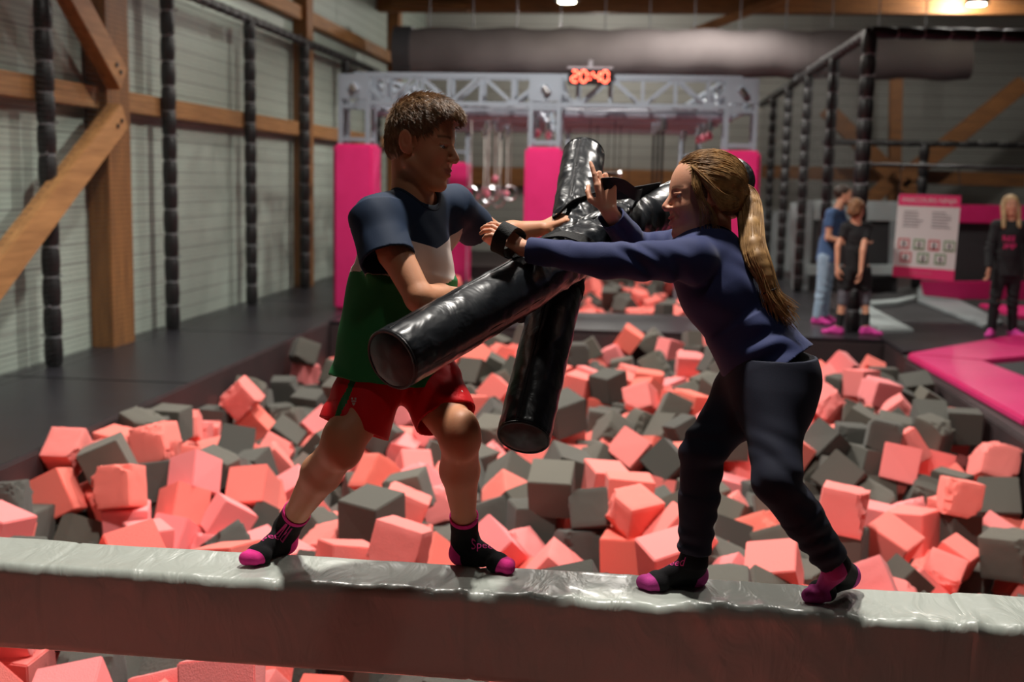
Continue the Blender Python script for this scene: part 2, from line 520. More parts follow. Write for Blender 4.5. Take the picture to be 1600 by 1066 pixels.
def net_mat(name, cell, thick):
    m = bpy.data.materials.new(name); MATS[name] = m; m.use_nodes = True
    nt = m.node_tree; bs = nt.nodes['Principled BSDF']
    bs.inputs['Base Color'].default_value = (.012, .012, .013, 1); bs.inputs['Roughness'].default_value = .9
    tc = nt.nodes.new('ShaderNodeTexCoord'); sp = nt.nodes.new('ShaderNodeSeparateXYZ'); nt.links.new(tc.outputs['UV'], sp.inputs[0])
    outs = []
    for ax in 'XY':
        a = nt.nodes.new('ShaderNodeMath'); a.operation = 'DIVIDE'; a.inputs[1].default_value = cell
        b = nt.nodes.new('ShaderNodeMath'); b.operation = 'FRACT'
        c = nt.nodes.new('ShaderNodeMath'); c.operation = 'LESS_THAN'; c.inputs[1].default_value = thick / cell
        nt.links.new(sp.outputs[ax], a.inputs[0]); nt.links.new(a.outputs[0], b.inputs[0]); nt.links.new(b.outputs[0], c.inputs[0]); outs.append(c.outputs[0])
    mx = nt.nodes.new('ShaderNodeMath'); mx.operation = 'MAXIMUM'
    nt.links.new(outs[0], mx.inputs[0]); nt.links.new(outs[1], mx.inputs[1])
    nt.links.new(mx.outputs[0], bs.inputs['Alpha'])
    return m
net_mat('black_netting', .045, .0048)
net_mat('fine_netting', .045, .0028)

# ------------------------------------------------------------------ the hall
XW, XE, YB, ZC = -5.2, 14.0, 28.0, 6.2
PX0, PX1, PY0, PY1 = -3.6, 2.68, 0.9, 13.3        # foam pit under the beam
QX0, QX1, QY0, QY1 = -3.6, 1.9, 15.1, 23.0        # second pit under the rig
def struct(name, mb, m): return tag(mb.build(name, MATS[m]), kind='structure')
struct('wall_left', MB().box((XW - .1, -3, -2), (XW, YB, ZC)), 'wall_cladding')
struct('wall_back', MB().box((XW, YB, -2), (XE, YB + .1, ZC)), 'wall_cladding_back')
struct('wall_right', MB().box((XE, -3, -2), (XE + .1, YB, ZC)), 'wall_cladding_back')
struct('wall_front', MB().box((XW, -3.1, -2), (XE, -3, ZC)), 'wall_cladding_back')
struct('ceiling', MB().box((XW, -3, ZC), (XE, YB, ZC + .1)), 'dark_ceiling')
fl = MB()
fl.box((XW, -3, -1.8), (PX0, YB, 0)); fl.box((PX1, -3, -1.8), (XE, YB, 0))
fl.box((PX0, -3, -1.8), (PX1, PY0, 0)); fl.box((PX0, PY1, -1.8), (PX1, QY0, 0)); fl.box((PX0, QY1, -1.8), (PX1, YB, 0))
fl.box((QX1, QY0, -1.8), (PX1, QY1, 0))
fl.box((PX0, PY0, -1.8), (PX1, PY1, -1.62)); fl.box((QX0, QY0, -1.8), (QX1, QY1, -1.62))
struct('floor', fl, 'pit_wall')
# black vinyl mats on the deck, each a thing
def deck_mat(poly, label, group=None, name='floor_mat', th=.035, m='black_vinyl_mat', cat='mat', bev=.012):
    P = [np.array([p[0], p[1], .001]) for p in poly]
    o = MB().prism(P, (0, 0, th)).build(name, MATS[m], bevel=bev)
    return tag(o, label, cat, group)
ys = [-3, 2.2, 5.6, 9.0, 12.1, 15.3, 18.6, 22]
nm = ['nearest the camera', 'nearest the first padded post', 'third from the camera',
      'beside the big timber column', 'by the left far corner of the foam pit', 'left of the first pink padded column', 'deep behind the left pink padded column']
for i in range(7):
    deck_mat([(XW + .02, ys[i] + .004), (PX0 + .03, ys[i] + .004), (PX0 + .03, ys[i + 1] - .004), (XW + .02, ys[i + 1] - .004)],
             'black mat on the left deck, ' + nm[i], 'black mats on the left deck')
bx = [PX0 + .04, -1.35, .72, PX1]
nm = ['below the left pink padded column', 'below the middle pink padded column', 'below the right pink padded column']
for i in range(3):
    deck_mat([(bx[i] + .004, PY1 - .03), (bx[i + 1] - .004, PY1 - .03), (bx[i + 1] - .004, QY0), (bx[i] + .004, QY0)],
             'black mat between both foam pits, ' + nm[i], 'black mats between the two pits')
deck_mat([(PX1 + .004, 12.35), (3.6, 13.0), (4.4, 14.15), (4.4, 15.2), (PX1 + .004, 15.2)], 'black mat under the feet of the man in blue', 'black mats on the right deck')
deck_mat([(4.41, 14.35), (9, 15.2), (9, 15.9), (4.41, 15.2)], 'black mat where the blonde woman stands', 'black mats on the right deck')
deck_mat([(QX1, QY0 + .01), (PX1 - .01, QY0 + .01), (PX1 - .01, 22), (QX1, 22)], 'black mat along the right net beside the second foam pit', 'black mats on the right deck')
# pit wall lining rim strips
for nme, lo, hi, lb in (('pit_edge_pad', (PX0 - .0, PY0, -.5), (PX0 + .045, PY1 - .04, .03), 'dark padded lining along the left side of the foam pit'),
                        ('pit_edge_pad', (PX0 + .05, PY1 - .05, -.5), (PX1, PY1, -.002), 'dark padded lining across the far end of the foam pit'),
                        ('pit_edge_pad', (PX1 - .045, PY0, -.5), (PX1, 12.0, -.002), 'dark padded lining on the right side under the pink pad')):
    tag(MB().box(lo, hi).build(nme, MATS['pit_wall'], bevel=.012), lb, 'padding')

# ---- timber frame
tn = {}
def timber(name, mb, m, label, group=None, bev=.008):
    return tag(mb.build(name, MATS[m], bevel=bev), label, 'timber beam', group)
def column(y, w, label):
    e = empty('timber_column', (XW + .12, y, 0), label, 'column', 'timber columns on the left wall')
    MB().box((XW + .005, y - w / 2, .0), (XW + .22, y + w / 2, ZC)).build('post', MATS['timber_post'], e, bevel=.01)
    return e
column(10.95, .5, 'wide timber column in front of the left wall, second post in from the left edge')
column(17.5, .34, 'timber column on the left wall further back behind the padded posts')
column(24.0, .34, 'timber column on the left wall behind the left pink padded column')
zg = 2.28
for a, b, lb in ((-3, 10.68, 'horizontal timber rail on the wall left of the wide column'), (11.22, 17.32, 'horizontal timber rail on the left wall between the two columns'),
                 (17.7, 23.8, 'horizontal timber rail on the left wall behind the far posts')):
    timber('wall_rail', MB().box((XW + .005, a, zg), (XW + .15, b, zg + .2)), 'timber_rail', lb, 'timber rails on the left wall')
for a, b, lb in ((11.22, 17.32, 'upper timber rail on the left wall between the two columns'), (17.7, 27.9, 'upper timber rail on the left wall near the roof at the back')):
    timber('wall_rail', MB().box((XW + .005, a, 3.95), (XW + .15, b, 4.15)), 'timber_rail', lb, 'timber rails on the left wall')
def brace(a, b, w, label, m='timber_rail', group='diagonal timber braces'):
    e = empty('timber_brace', a, label, 'timber brace', group)
    MB().bar(a, b, w, .14, up=(1, 0, 0)).build('beam', MATS[m], e, bevel=.01)
    t = nrm(np.asarray(b) - np.asarray(a))
    mb = MB()
    for k in (.1, .2):
        p = np.asarray(b, float) - t * k
        n = np.array([1., 0, 0]) if abs(a[0] - b[0]) < .5 else np.array([0, -1., 0])
        mb.tube([p + n * .06, p + n * .085], .02, 8)
    mb.build('bolt', MATS['foam_sleeve'], e)
    return e
xb = XW + .3
brace((xb, 8.0, 4.55), (xb, 10.75, 2.55), .26, 'diagonal timber brace coming down from the roof to the wide column')
brace((xb, 7.3, .15), (xb, 10.75, 2.22), .26, 'diagonal timber brace rising from lower left to the wide column')
# roof girders and rafters
for i, (y, z) in enumerate([(7.5, 5.2), (13.0, 5.0), (18.5, 5.0), (23.0, 4.85)]):
    struct('trim_%d' % (i + 1), MB().box((XW, y - .12, z), (XE, y + .12, z + .55)), 'timber_cross')
lbl = ['left of the hall clock', 'above the hall clock', 'right of the hall clock', 'above the right net cage', 'at the far right under the roof']
for i, x in enumerate([-3.9, -1.2, 1.6, 4.8, 8.4]):
    timber('roof_beam', MB().box((x - .1, -2.9, 5.57), (x + .1, YB - .1, 6.0)), 'timber_rail', 'long timber roof beam running away from the camera, ' + lbl[i], 'long roof beams')
brace((.6, 22.84, 4.4), (3.4, 22.84, 5.5), .35, 'slanting timber strut under the roof between the two ceiling lamps', 'timber_cross')
brace((3.2, 22.7, 5.35), (8.5, 22.7, 4.95), .22, 'long shallow timber strut under the roof at right', 'timber_cross')
brace((-4.9, 22.78, 5.0), (-3.4, 22.78, 4.9), .25, 'short timber strut under the roof at the left end of the duct', 'timber_cross')

# ventilation duct of grey cloth hung under the roof
e = empty('ventilation_duct', (-4.4, 20.6, 3.9), 'wide grey fabric air duct hung across the hall behind the steel rig', 'duct')
pts, rr = [], []
for i in range(61):
    x = -4.5 + i * .165
    pts.append((x, 21.4, 3.95 - .02 * math.sin(i * .9))); rr.append(.41 + .006 * math.sin(i * 2.1))
MB().tube(pts, rr, 28).build('duct_body', MATS['duct_cloth'], e, smooth=True)
mb = MB()
MB().tube([(-4.52, 21.4, 3.95), (-4.2, 21.4, 3.95)], .435, 28).build('end_collar', MATS['lamp_body'], e, smooth=True)
for i in range(12):
    x = -3.9 + i * .78
    MB().tube([(x, 21.4, 4.32), (x, 21.4, 6.2)], .012, 6).build('hanger', MATS['tie_plastic'], e)

# ceiling lamps
def lamp(px, py, y, label):
    p = GY(px, py, y)
    e = empty('ceiling_lamp', p, label, 'lamp', 'hanging ceiling lamps')
    MB().tube([p + (0, 0, .02), p + (0, 0, .2)], [.2, .12], 20).build('housing', MATS['lamp_body'], e, smooth=True)
    MB().tube([p, p + (0, 0, .02)], .14, 20).build('diffuser', MATS['lamp_glow'], e)
    MB().tube([p + (0, 0, .2), (p[0], p[1], ZC)], .012, 6).build('cord', MATS['lamp_body'], e)
lamp(886, 4, 20.0, 'glowing ceiling lamp above the hall clock')
lamp(1526, 8, 20.0, 'glowing ceiling lamp above the right net cage')

# red and white box high on the left wall
e = empty('alarm_box', GY(470, 45, 18.5), 'small white and red box on the timber column near the roof at left', 'box')
p = GY(470, 45, 18.5)
MB().box(p + (-.1, 0, -.14), p + (-.01, .12, .16)).build('white_half', MATS['exit_white'], e, bevel=.01)
MB().box(p + (.0, 0, -.2), p + (.1, .12, .1)).build('red_half', MATS['box_red'], e, bevel=.01)

# ------------------------------------------------------------------ padded net posts
tie_me = {}
def tie_mesh(r):
    k = round(r, 3)
    if k not in tie_me:
        mb = MB().tube([(0, 0, -.008), (0, 0, .008)], r * .9, 14)
        mb.bar((r * .6, -r * .6, 0), (r * .95, -r * .95, .02), .014, .012)
        me = bpy.data.meshes.new('cable_tie'); me.from_pydata(mb.v, [], mb.f); me.materials.append(MATS['tie_plastic']); tie_me[k] = me
    return tie_me[k]
def padded(a, b, r, label, group, name='padded_post', cat='post', gap=.24, ties=True):
    a, b = np.asarray(a, float), np.asarray(b, float)
    e = empty(name, a, label, cat, group)
    L = np.linalg.norm(b - a); n = max(2, int(L / gap)); pts, rr = [], []
    for i in range(n):
        for f, k in ((0.02, .82), (.12, .98), (.5, 1.05), (.88, .98), (.98, .82)):
            pts.append(a + (b - a) * (i + f) / n); rr.append(r * k)
    MB().tube(pts, rr, 12).build('foam_sleeve', MATS['foam_sleeve'], e, smooth=True)
    MB().tube([a, b], r * .45, 8).build('pole', MATS['foam_sleeve'], e)
    if ties:
        q = Vector(nrm(b - a)).to_track_quat('Z', 'Y').to_matrix().to_4x4()
        for i in range(1, n):
            o = bpy.data.objects.new('cable_tie', tie_mesh(r)); COL.objects.link(o); o.parent = e
            o.matrix_parent_inverse = PINV[e.name]
            p = a + (b - a) * i / n
            o.matrix_basis = Matrix.Translation(Vector(p)) @ q @ Matrix.Rotation(i * 1.3, 4, 'Z')
    return e
ZT = 3.62
lp = [('first black padded net post, at the left edge of the photo', 9.55), ('black padded net post just right of the wide timber column', 12.15),
      ('black padded net post in the middle of the left wall', 14.75), ('black padded net post in front of the far timber column', 17.2),
      ('black padded net post left of the left pink padded column', 19.6), ('last black padded net post of the left wall', 22.0)]
for lb, y in lp:
    padded((-4.98, y, .036), (-4.98, y, ZT), .075, lb, 'padded net posts along the left wall')
padded((-4.98, 6.0, ZT), (-4.98, 22.0, ZT), .06, 'black padded top rail of the left net', None, 'padded_rail', 'rail', .3)
def net(name, a, b, z0, z1, m, label, group=None):
    a, b = np.asarray(a, float), np.asarray(b, float)
    L = float(np.linalg.norm(b - a))
    me = bpy.data.meshes.new(name); me.from_pydata([(a[0], a[1], z0), (b[0], b[1], z0), (b[0], b[1], z1), (a[0], a[1], z1)], [], [(0, 1, 2, 3)])
    uv = me.uv_layers.new(name='UVMap')
    for i, c in enumerate([(0, 0), (L, 0), (L, z1 - z0), (0, z1 - z0)]): uv.data[i].uv = c
    return tag(link(name, me, MATS[m]), label, 'net', group)
net('safety_net', (-4.9, 6.0), (-4.9, 22.0), .04, ZT, 'fine_netting', 'fine black safety net stretched along the left wall posts')
# right cage
XR, YR = 2.46, 14.0
ZR = 3.42
rp = [('black padded corner post of the right net cage behind the man', YR, .1), ('second black padded post of the right cage, left of the man', 16.5, .085),
      ('third black padded post of the right net cage', 19.0, .085), ('fourth black padded post of the right net cage', 21.5, .085), ('farthest black padded post beside the right pink column', 24.0, .085)]
for lb, y, r in rp:
    padded((XR, y, .036), (XR, y, ZR), r * .85, lb, 'padded posts of the right net cage')
padded((XR, YR, ZR), (XR, 26.5, ZR), .07, 'black padded top rail of the right cage running away from the camera', 'top rails of the right cage', 'padded_rail', 'rail', .3)
padded((XR, YR, ZR), (8.5, 15.2, ZR + .05), .07, 'black padded top rail across the front of the right cage', 'top rails of the right cage', 'padded_rail', 'rail', .3)
padded((4.64, 14.5, .036), (4.64, 14.5, ZR), .085, 'black padded post at the right edge of the photo behind the blonde woman', 'padded posts of the right net cage')
net('safety_net', (XR, YR), (XR, 26.5), .04, ZR, 'black_netting', 'black safety net on the side of the right cage facing the pit', 'nets of the right cage')
net('safety_net', (XR, 18.9), (9.5, 20.2), .9, ZR + 1.4, 'fine_netting', 'black safety net at the back of the right cage', 'nets of the right cage')
# rear frame inside the cage
padded((2.9, 20.3, 2.42), (8.2, 20.3, 2.42), .05, 'thin black padded rail across the rear of the right cage', None, 'padded_rail', 'rail', .3, False)
padded((4.55, 20.3, .036), (4.55, 20.3, 2.4), .08, 'black padded post behind the white notice board', 'rear posts inside the right cage', ties=False)
padded((7.5, 20.3, .036), (7.5, 20.3, 2.4), .08, 'black padded post behind the blonde woman inside the cage', 'rear posts inside the right cage', ties=False)

# right back wall timber bracing (seen through the cage)
def back_t(a, b, w, label, y=26.0):
    A, B = GY(a[0], a[1], y), GY(b[0], b[1], y)
    e = empty('timber_brace', A, label, 'timber brace', 'timber bracing behind the right cage')
    MB().bar(A, B, w, .2, up=(0, 1, 0)).build('beam', MATS['timber_cross'], e, bevel=.01)
back_t((1401, 90), (1396, 330), .25, 'upright timber post at the centre of the cross bracing behind the right cage')
back_t((1600, 130), (1405, 285), .34, 'timber brace rising to the upper right behind the right cage', 25.7)
back_t((1290, 170), (1392, 272), .34, 'timber brace rising to the upper left behind the right cage', 25.7)
back_t((1388, 285), (1330, 345), .3, 'short timber brace going down to the left behind the right cage', 25.7)
back_t((1410, 285), (1460, 335), .3, 'short timber brace going down to the right behind the right cage', 25.7)
back_t((1190, 268), (1600, 282), .28, 'horizontal timber rail behind the right cage', 26.3)
# long timber rail and dark panels on back wall behind the rig
A, B = GY(600, 268, YB - .1), GY(1110, 276, YB - .1)
tag(MB().box((A[0], YB - .2, A[2] - .28), (B[0], YB - .003, A[2] + .15)).build('wall_rail', MATS['timber_cross'], bevel=.01), 'horizontal timber rail on the back wall behind the hanging rings', 'timber beam')

# ------------------------------------------------------------------ trampolines and pads of the right side
def slab(name, poly, m, label, cat, group=None, th=.05, z=.0):
    P = [G(px, py, z + th) for px, py in poly]
    P = [np.array([p[0], p[1], z]) for p in P]
    return tag(MB().prism(P, (0, 0, th)).build(name, MATS[m], bevel=.012), label, cat, group)
# pink L pad at the right edge, with trampoline bed
zt = .05
e = empty('trampoline', (4.2, 10.6, 0), 'near trampoline with pink edge pads at the right edge of the photo', 'trampoline')
c0 = G(1405, 562, zt); c1 = G(1604, 668, zt); c1b = np.array([2.78, 8.72, zt])
mb = MB()
def flat(poly, th=.07, z=.0):
    return MB().prism([np.array([p[0], p[1], z]) for p in poly], (0, 0, th))
flat([(PX1 - .02, 12.0), (2.78, 8.75), (3.5, 8.55), (3.42, 10.6), (3.3, 11.7)]).build('side_pad', MATS['pink_vinyl'], e, bevel=.015)
flat([(2.78, 8.72), (3.45, 8.45), (6, 7.3), (5.6, 6.6), (2.85, 7.9)]).build('front_pad', MATS['pink_vinyl'], e, bevel=.015)
flat([(PX1 - .02, 12.02), (3.31, 11.72), (6.3, 14.0), (6.3, 15.1), (4.4, 14.1)]).build('back_pad', MATS['pink_vinyl'], e, bevel=.015)
flat([(3.3, 11.65), (3.44, 8.6), (6.5, 7.2), (8.5, 10), (6.3, 13.9)], .03).build('jumping_bed', MATS['trampoline_bed'], e)
MB().tube([G(1592, 664, .0) + (0, 0, -.05), G(1592, 664, 0) + (.5, -.2, -.05)], .035, 10).build('frame_tube', MATS['chrome'], e, smooth=True)
e = empty('padded_stand', (2.88, 8.35, -1.6), 'black padded corner stand below the chrome tube at the right edge', 'post')
MB().box((2.62, 8.2, -1.6), (2.76, 8.52, -.06)).build('pad', MATS['foam_sleeve'], e, bevel=.02)

def quad(px, y, th, m, name, parent, ydir=1):
    """upright panel whose corners are given at depth y"""
    P = [GY(a, b, y) for a, b in px]
    return MB().prism(P, (0, .08, 0)).build(name, MATS[m], parent, bevel=.01)
e = empty('angled_trampoline', GY(1300, 440, 19.5), 'upright grey padded trampoline behind the man and the child in black', 'trampoline')
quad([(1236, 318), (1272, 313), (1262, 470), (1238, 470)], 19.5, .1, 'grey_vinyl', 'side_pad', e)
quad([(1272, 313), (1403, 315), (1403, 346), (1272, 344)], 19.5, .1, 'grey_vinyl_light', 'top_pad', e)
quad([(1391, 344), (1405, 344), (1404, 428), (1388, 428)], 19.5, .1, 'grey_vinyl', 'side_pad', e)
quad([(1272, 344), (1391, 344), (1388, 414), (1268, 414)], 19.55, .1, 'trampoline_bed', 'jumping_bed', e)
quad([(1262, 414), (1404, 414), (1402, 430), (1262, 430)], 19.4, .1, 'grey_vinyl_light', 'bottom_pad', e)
quad([(1262, 430), (1402, 430), (1402, 462), (1262, 462)], 19.6, .1, 'trampoline_bed', 'lower_panel', e)
slab('trampoline_bed', [(1338, 478), (1364, 462), (1440, 440), (1620, 500), (1620, 516), (1400, 515)], 'trampoline_bed', 'dark trampoline bed in the floor below the notice board', 'trampoline', th=.02, z=.0)
slab('edge_pad', [(1336, 482), (1360, 478), (1428, 514), (1372, 515)], 'grey_vinyl_light', 'grey floor pad beside the pink socks of the child in black', 'pad', 'grey floor pads of the right cage', .05, .022)
slab('edge_pad', [(1434, 440), (1450, 443), (1568, 502), (1538, 508), (1434, 468)], 'grey_vinyl', 'grey floor pad running from below the notice board to the blonde woman', 'pad', 'grey floor pads of the right cage', .05, .022)
slab('edge_pad', [(1340, 471), (1400, 467), (1432, 460), (1430, 465), (1400, 472), (1340, 476)], 'grey_vinyl_light', 'narrow curved grey pad edge behind the child in black', 'pad', 'grey floor pads of the right cage', .06, .022)
e = empty('wall_trampoline', GY(1550, 440, 18.0), 'wall trampoline with pink top pad behind the blonde woman', 'trampoline')
quad([(1480, 320), (1640, 322), (1640, 351), (1480, 348)], 18.2, .1, 'pink_vinyl', 'top_pad', e)
quad([(1480, 348), (1640, 351), (1640, 440), (1480, 440)], 18.25, .1, 'trampoline_bed', 'jumping_bed', e)
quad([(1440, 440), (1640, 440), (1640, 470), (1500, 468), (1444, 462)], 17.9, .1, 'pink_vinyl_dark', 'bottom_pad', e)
slab('edge_pad', [(1530, 474), (1640, 480), (1640, 496), (1590, 492)], 'pink_vinyl', 'pink floor pad left and right of the blonde woman', 'pad', None, .06, .022)
# grey low pads behind
quad_e = empty('padded_block', GY(1200, 400, 22), 'pale grey padded wall seen through the net right of the girl', 'pad')
P = [GY(a, b, 22) for a, b in ((1242, 320), (1278, 320), (1262, 440), (1236, 425))]
quad([(1180, 330), (1236, 330), (1236, 430), (1180, 430)], 24, .1, 'grey_vinyl', 'pad', quad_e)

# notice board
bd = 14.05
def bp(px, py): return GY(px, py, bd)
e = empty('notice_board', bp(1448, 436), 'white and pink notice board with rows of small pictograms', 'sign')
TL, TR, BR, BL = bp(1405, 303), bp(1502, 306), bp(1490, 440), bp(1394, 432)
MB().prism([TL, TR, BR, BL], (0, .02, 0)).build('panel', MATS['sign_white'], e)
def uvp(u, v, o=.003):
    return (TL * (1 - u) + TR * u) * (1 - v) + (BL * (1 - u) + BR * u) * v + np.array([0, -o, 0])
def patch(u0, v0, u1, v1, m, name, par, o=.003):
    return MB().prism([uvp(u0, v0, o), uvp(u1, v0, o), uvp(u1, v1, o), uvp(u0, v1, o)], (0, .002, 0)).build(name, MATS[m], par)
hd = patch(0, 0, 1, .135, 'sign_pink', 'header_band', e)
ft = patch(0, .87, 1, 1, 'sign_pink', 'footer_band', e)
X = TR - TL; Y = TL - BL
flat_text('PARCOURS NINJA', .075, uvp(.5, .07, .006), X, Y, MATS['sign_white'], 'lettering', hd)
flat_text('JUMP & FUN', .045, uvp(.45, .935, .006), X, Y, MATS['grip_pink'], 'lettering', ft)
mb = MB()
random.seed(4)
for c in (.1, .56):
    for k in range(6):
        mb.prism([uvp(c, .2 + k * .035), uvp(c + random.uniform(.2, .34), .2 + k * .035), uvp(c + random.uniform(.2, .34), .212 + k * .035), uvp(c, .212 + k * .035)], (0, .001, 0))
mb.build('text_lines', MATS['sign_grey'], e)
for i, (u, v, cc) in enumerate([(.05, .53, 'red'), (.3, .53, 'green'), (.54, .53, 'red'), (.79, .53, 'green'), (.1, .69, 'red'), (.38, .69, 'green'), (.66, .69, 'green')]):
    w, h = .18, .125
    fr = patch(u, v, u + w, v + h, 'sign_' + cc, 'pictogram_frame', e, .004)
    patch(u + .025, v + .018, u + w - .025, v + h - .018, 'sign_white', 'pictogram_field', fr, .006)
    cx, cy = u + w / 2, v + h / 2
    mb = MB()
    mb.prism([uvp(cx - .012, cy - .035, .008), uvp(cx + .015, cy - .035, .008), uvp(cx + .015, cy - .018, .008), uvp(cx - .012, cy - .018, .008)], (0, .001, 0))
    mb.prism([uvp(cx - .02, cy - .015, .008), uvp(cx + .022, cy - .015, .008), uvp(cx + .014, cy + .015, .008), uvp(cx - .014, cy + .015, .008)], (0, .001, 0))
    mb.prism([uvp(cx - .014, cy + .013, .008), uvp(cx, cy + .013, .008), uvp(cx - .02 + .01 * (i % 3), cy + .042, .008), uvp(cx - .035, cy + .04, .008)], (0, .001, 0))
    mb.prism([uvp(cx, cy + .013, .008), uvp(cx + .014, cy + .013, .008), uvp(cx + .035, cy + .04, .008), uvp(cx + .018, cy + .042, .008)], (0, .001, 0))
    mb.build('figure', MATS['sign_black'], fr)
for p in (TL, TR):
    MB().tube([p + np.array([0, 0, -.02]), np.array([p[0], 14.09 + (p[0] - 3.0) * .3, 1.97])], .006, 6).build('cord', MATS['black_web'], e)
padded((2.5, 13.98, 1.95), (4.7, 14.6, 1.95), .02, 'thin dark cross bar that carries the notice board', None, 'cross_bar', 'rail', .4, False)

# ------------------------------------------------------------------ steel obstacle rig
RY0, RY1 = 14.75, 20.6
ZTOP, ZBOT = 2.95, 2.61
rx = [GY(558, 490, RY0)[0], GY(846, 490, RY0)[0], GY(1142, 490, RY0)[0]]     # centre lines of the front columns
cw = .34
RIG = empty('obstacle_rig', (rx[1], RY0, 0), 'grey steel obstacle rig with three tall pink padded columns and lattice girders', 'climbing rig')
def rig_bar(mb, a, b, w=.06): mb.bar(a, b, w, w)
def rig_column(x, y, padw, front):
    mb = MB()
    zb = .04 if front else -1.6
    c = cw if front else .3
    for sx in (-1, 1):
        for sy in (-1, 1):
            rig_bar(mb, (x + sx * c / 2, y + sy * c / 2, zb), (x + sx * c / 2, y + sy * c / 2, ZTOP), .055)
    for z in (2.16, 2.56):
        for sy in (-1, 1): rig_bar(mb, (x - c / 2, y + sy * c / 2, z), (x + c / 2, y + sy * c / 2, z), .04)
        for sx in (-1, 1): rig_bar(mb, (x + sx * c / 2, y - c / 2, z), (x + sx * c / 2, y + c / 2, z), .04)
    o = mb.build('column', MATS['rig_steel'], RIG)
    if front:
        MB().prism([(x - c / 2, y - c / 2 - .035, ZTOP - .3), (x + c / 2, y - c / 2 - .035, ZTOP - .3), (x + c / 2, y - c / 2 - .035, ZTOP), (x - c / 2, y - c / 2 - .035, ZTOP)], (0, .008, 0)).build('corner_plate', MATS['rig_steel'], o)
        MB().tube([(x - .02, y - c / 2 - .05, 2.82), (x + .04, y - c / 2 - .06, 2.74)], .045, 10).build('pulley', MATS['chrome'], o, smooth=True)
        MB().box((x - padw / 2, y - .24, .036), (x + padw / 2, y + .24, 2.1)).build('padding', MATS['pink_vinyl'], o, bevel=.035)
    else:
        MB().box((x - .19, y - .19, 1.36), (x + .19, y + .19, 1.98)).build('upper_pad', MATS['pink_vinyl'], o, bevel=.03)
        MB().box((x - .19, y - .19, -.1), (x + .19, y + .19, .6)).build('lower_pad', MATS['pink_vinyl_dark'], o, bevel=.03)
for x, w in zip(rx, (.5, .46, .5)): rig_column(x, RY0, w, True)
RXB = [GY(718, 300, RY1)[0], GY(872, 300, RY1)[0], GY(1075, 300, RY1)[0]]
for x in RXB: rig_column(x, RY1, 0, False)
def truss(a, b, nz=6, h=(ZBOT, ZTOP)):
    a, b = np.asarray(a, float), np.asarray(b, float)
    side = nrm(np.cross(b - a, (0, 0, 1))) * (cw / 2)
    mb = MB()
    for s in (-1, 1):
        for z in h: rig_bar(mb, a + side * s + (0, 0, z), b + side * s + (0, 0, z), .05)
    g = mb.build('lattice_girder', MATS['rig_steel'], RIG)
    for s in (-1, 1):
        o = side * s; md = MB()
        for i in range(nz):
            t0, t1 = i / nz, (i + 1) / nz
            p0, p1 = a + (b - a) * t0 + o, a + (b - a) * t1 + o
            md.bar(p1 + (0, 0, h[0]), p1 + (0, 0, h[1]), .04, .04)
            if i % 2 == 0: md.bar(p0 + (0, 0, h[1]), p1 + (0, 0, h[0]), .036, .036)
            else: md.bar(p0 + (0, 0, h[0]), p1 + (0, 0, h[1]), .036, .036)
        md.build('bracing', MATS['rig_steel'], g)
truss((rx[0], RY0, 0), (rx[1], RY0, 0))
truss((rx[1], RY0, 0), (rx[2], RY0, 0))
for x0, x1 in zip(rx, RXB): truss((x0, RY0 + .2, 0), (x1, RY1, 0), 9)
truss((RXB[0], RY1, 0), (RXB[2], RY1, 0), 8)
TUBES = []
for i in range(8):
    y = RY0 + .7 + i * .7
    f = (y - RY0) / (RY1 - RY0)
    X3 = [rx[k] + (RXB[k] - rx[k]) * f for k in range(3)]
    TUBES.append(y)
    MB().tube([(X3[0], y, 2.55), (X3[1] - .1, y, 2.55)], .075 if i % 2 == 0 else .05, 12).build('cross_tube', MATS['rig_tube'], RIG, smooth=True)
    MB().tube([(X3[1] + .1, y, 2.55), (X3[2], y, 2.55)], .075 if i % 2 == 0 else .05, 12).build('cross_tube', MATS['rig_tube'], RIG, smooth=True)
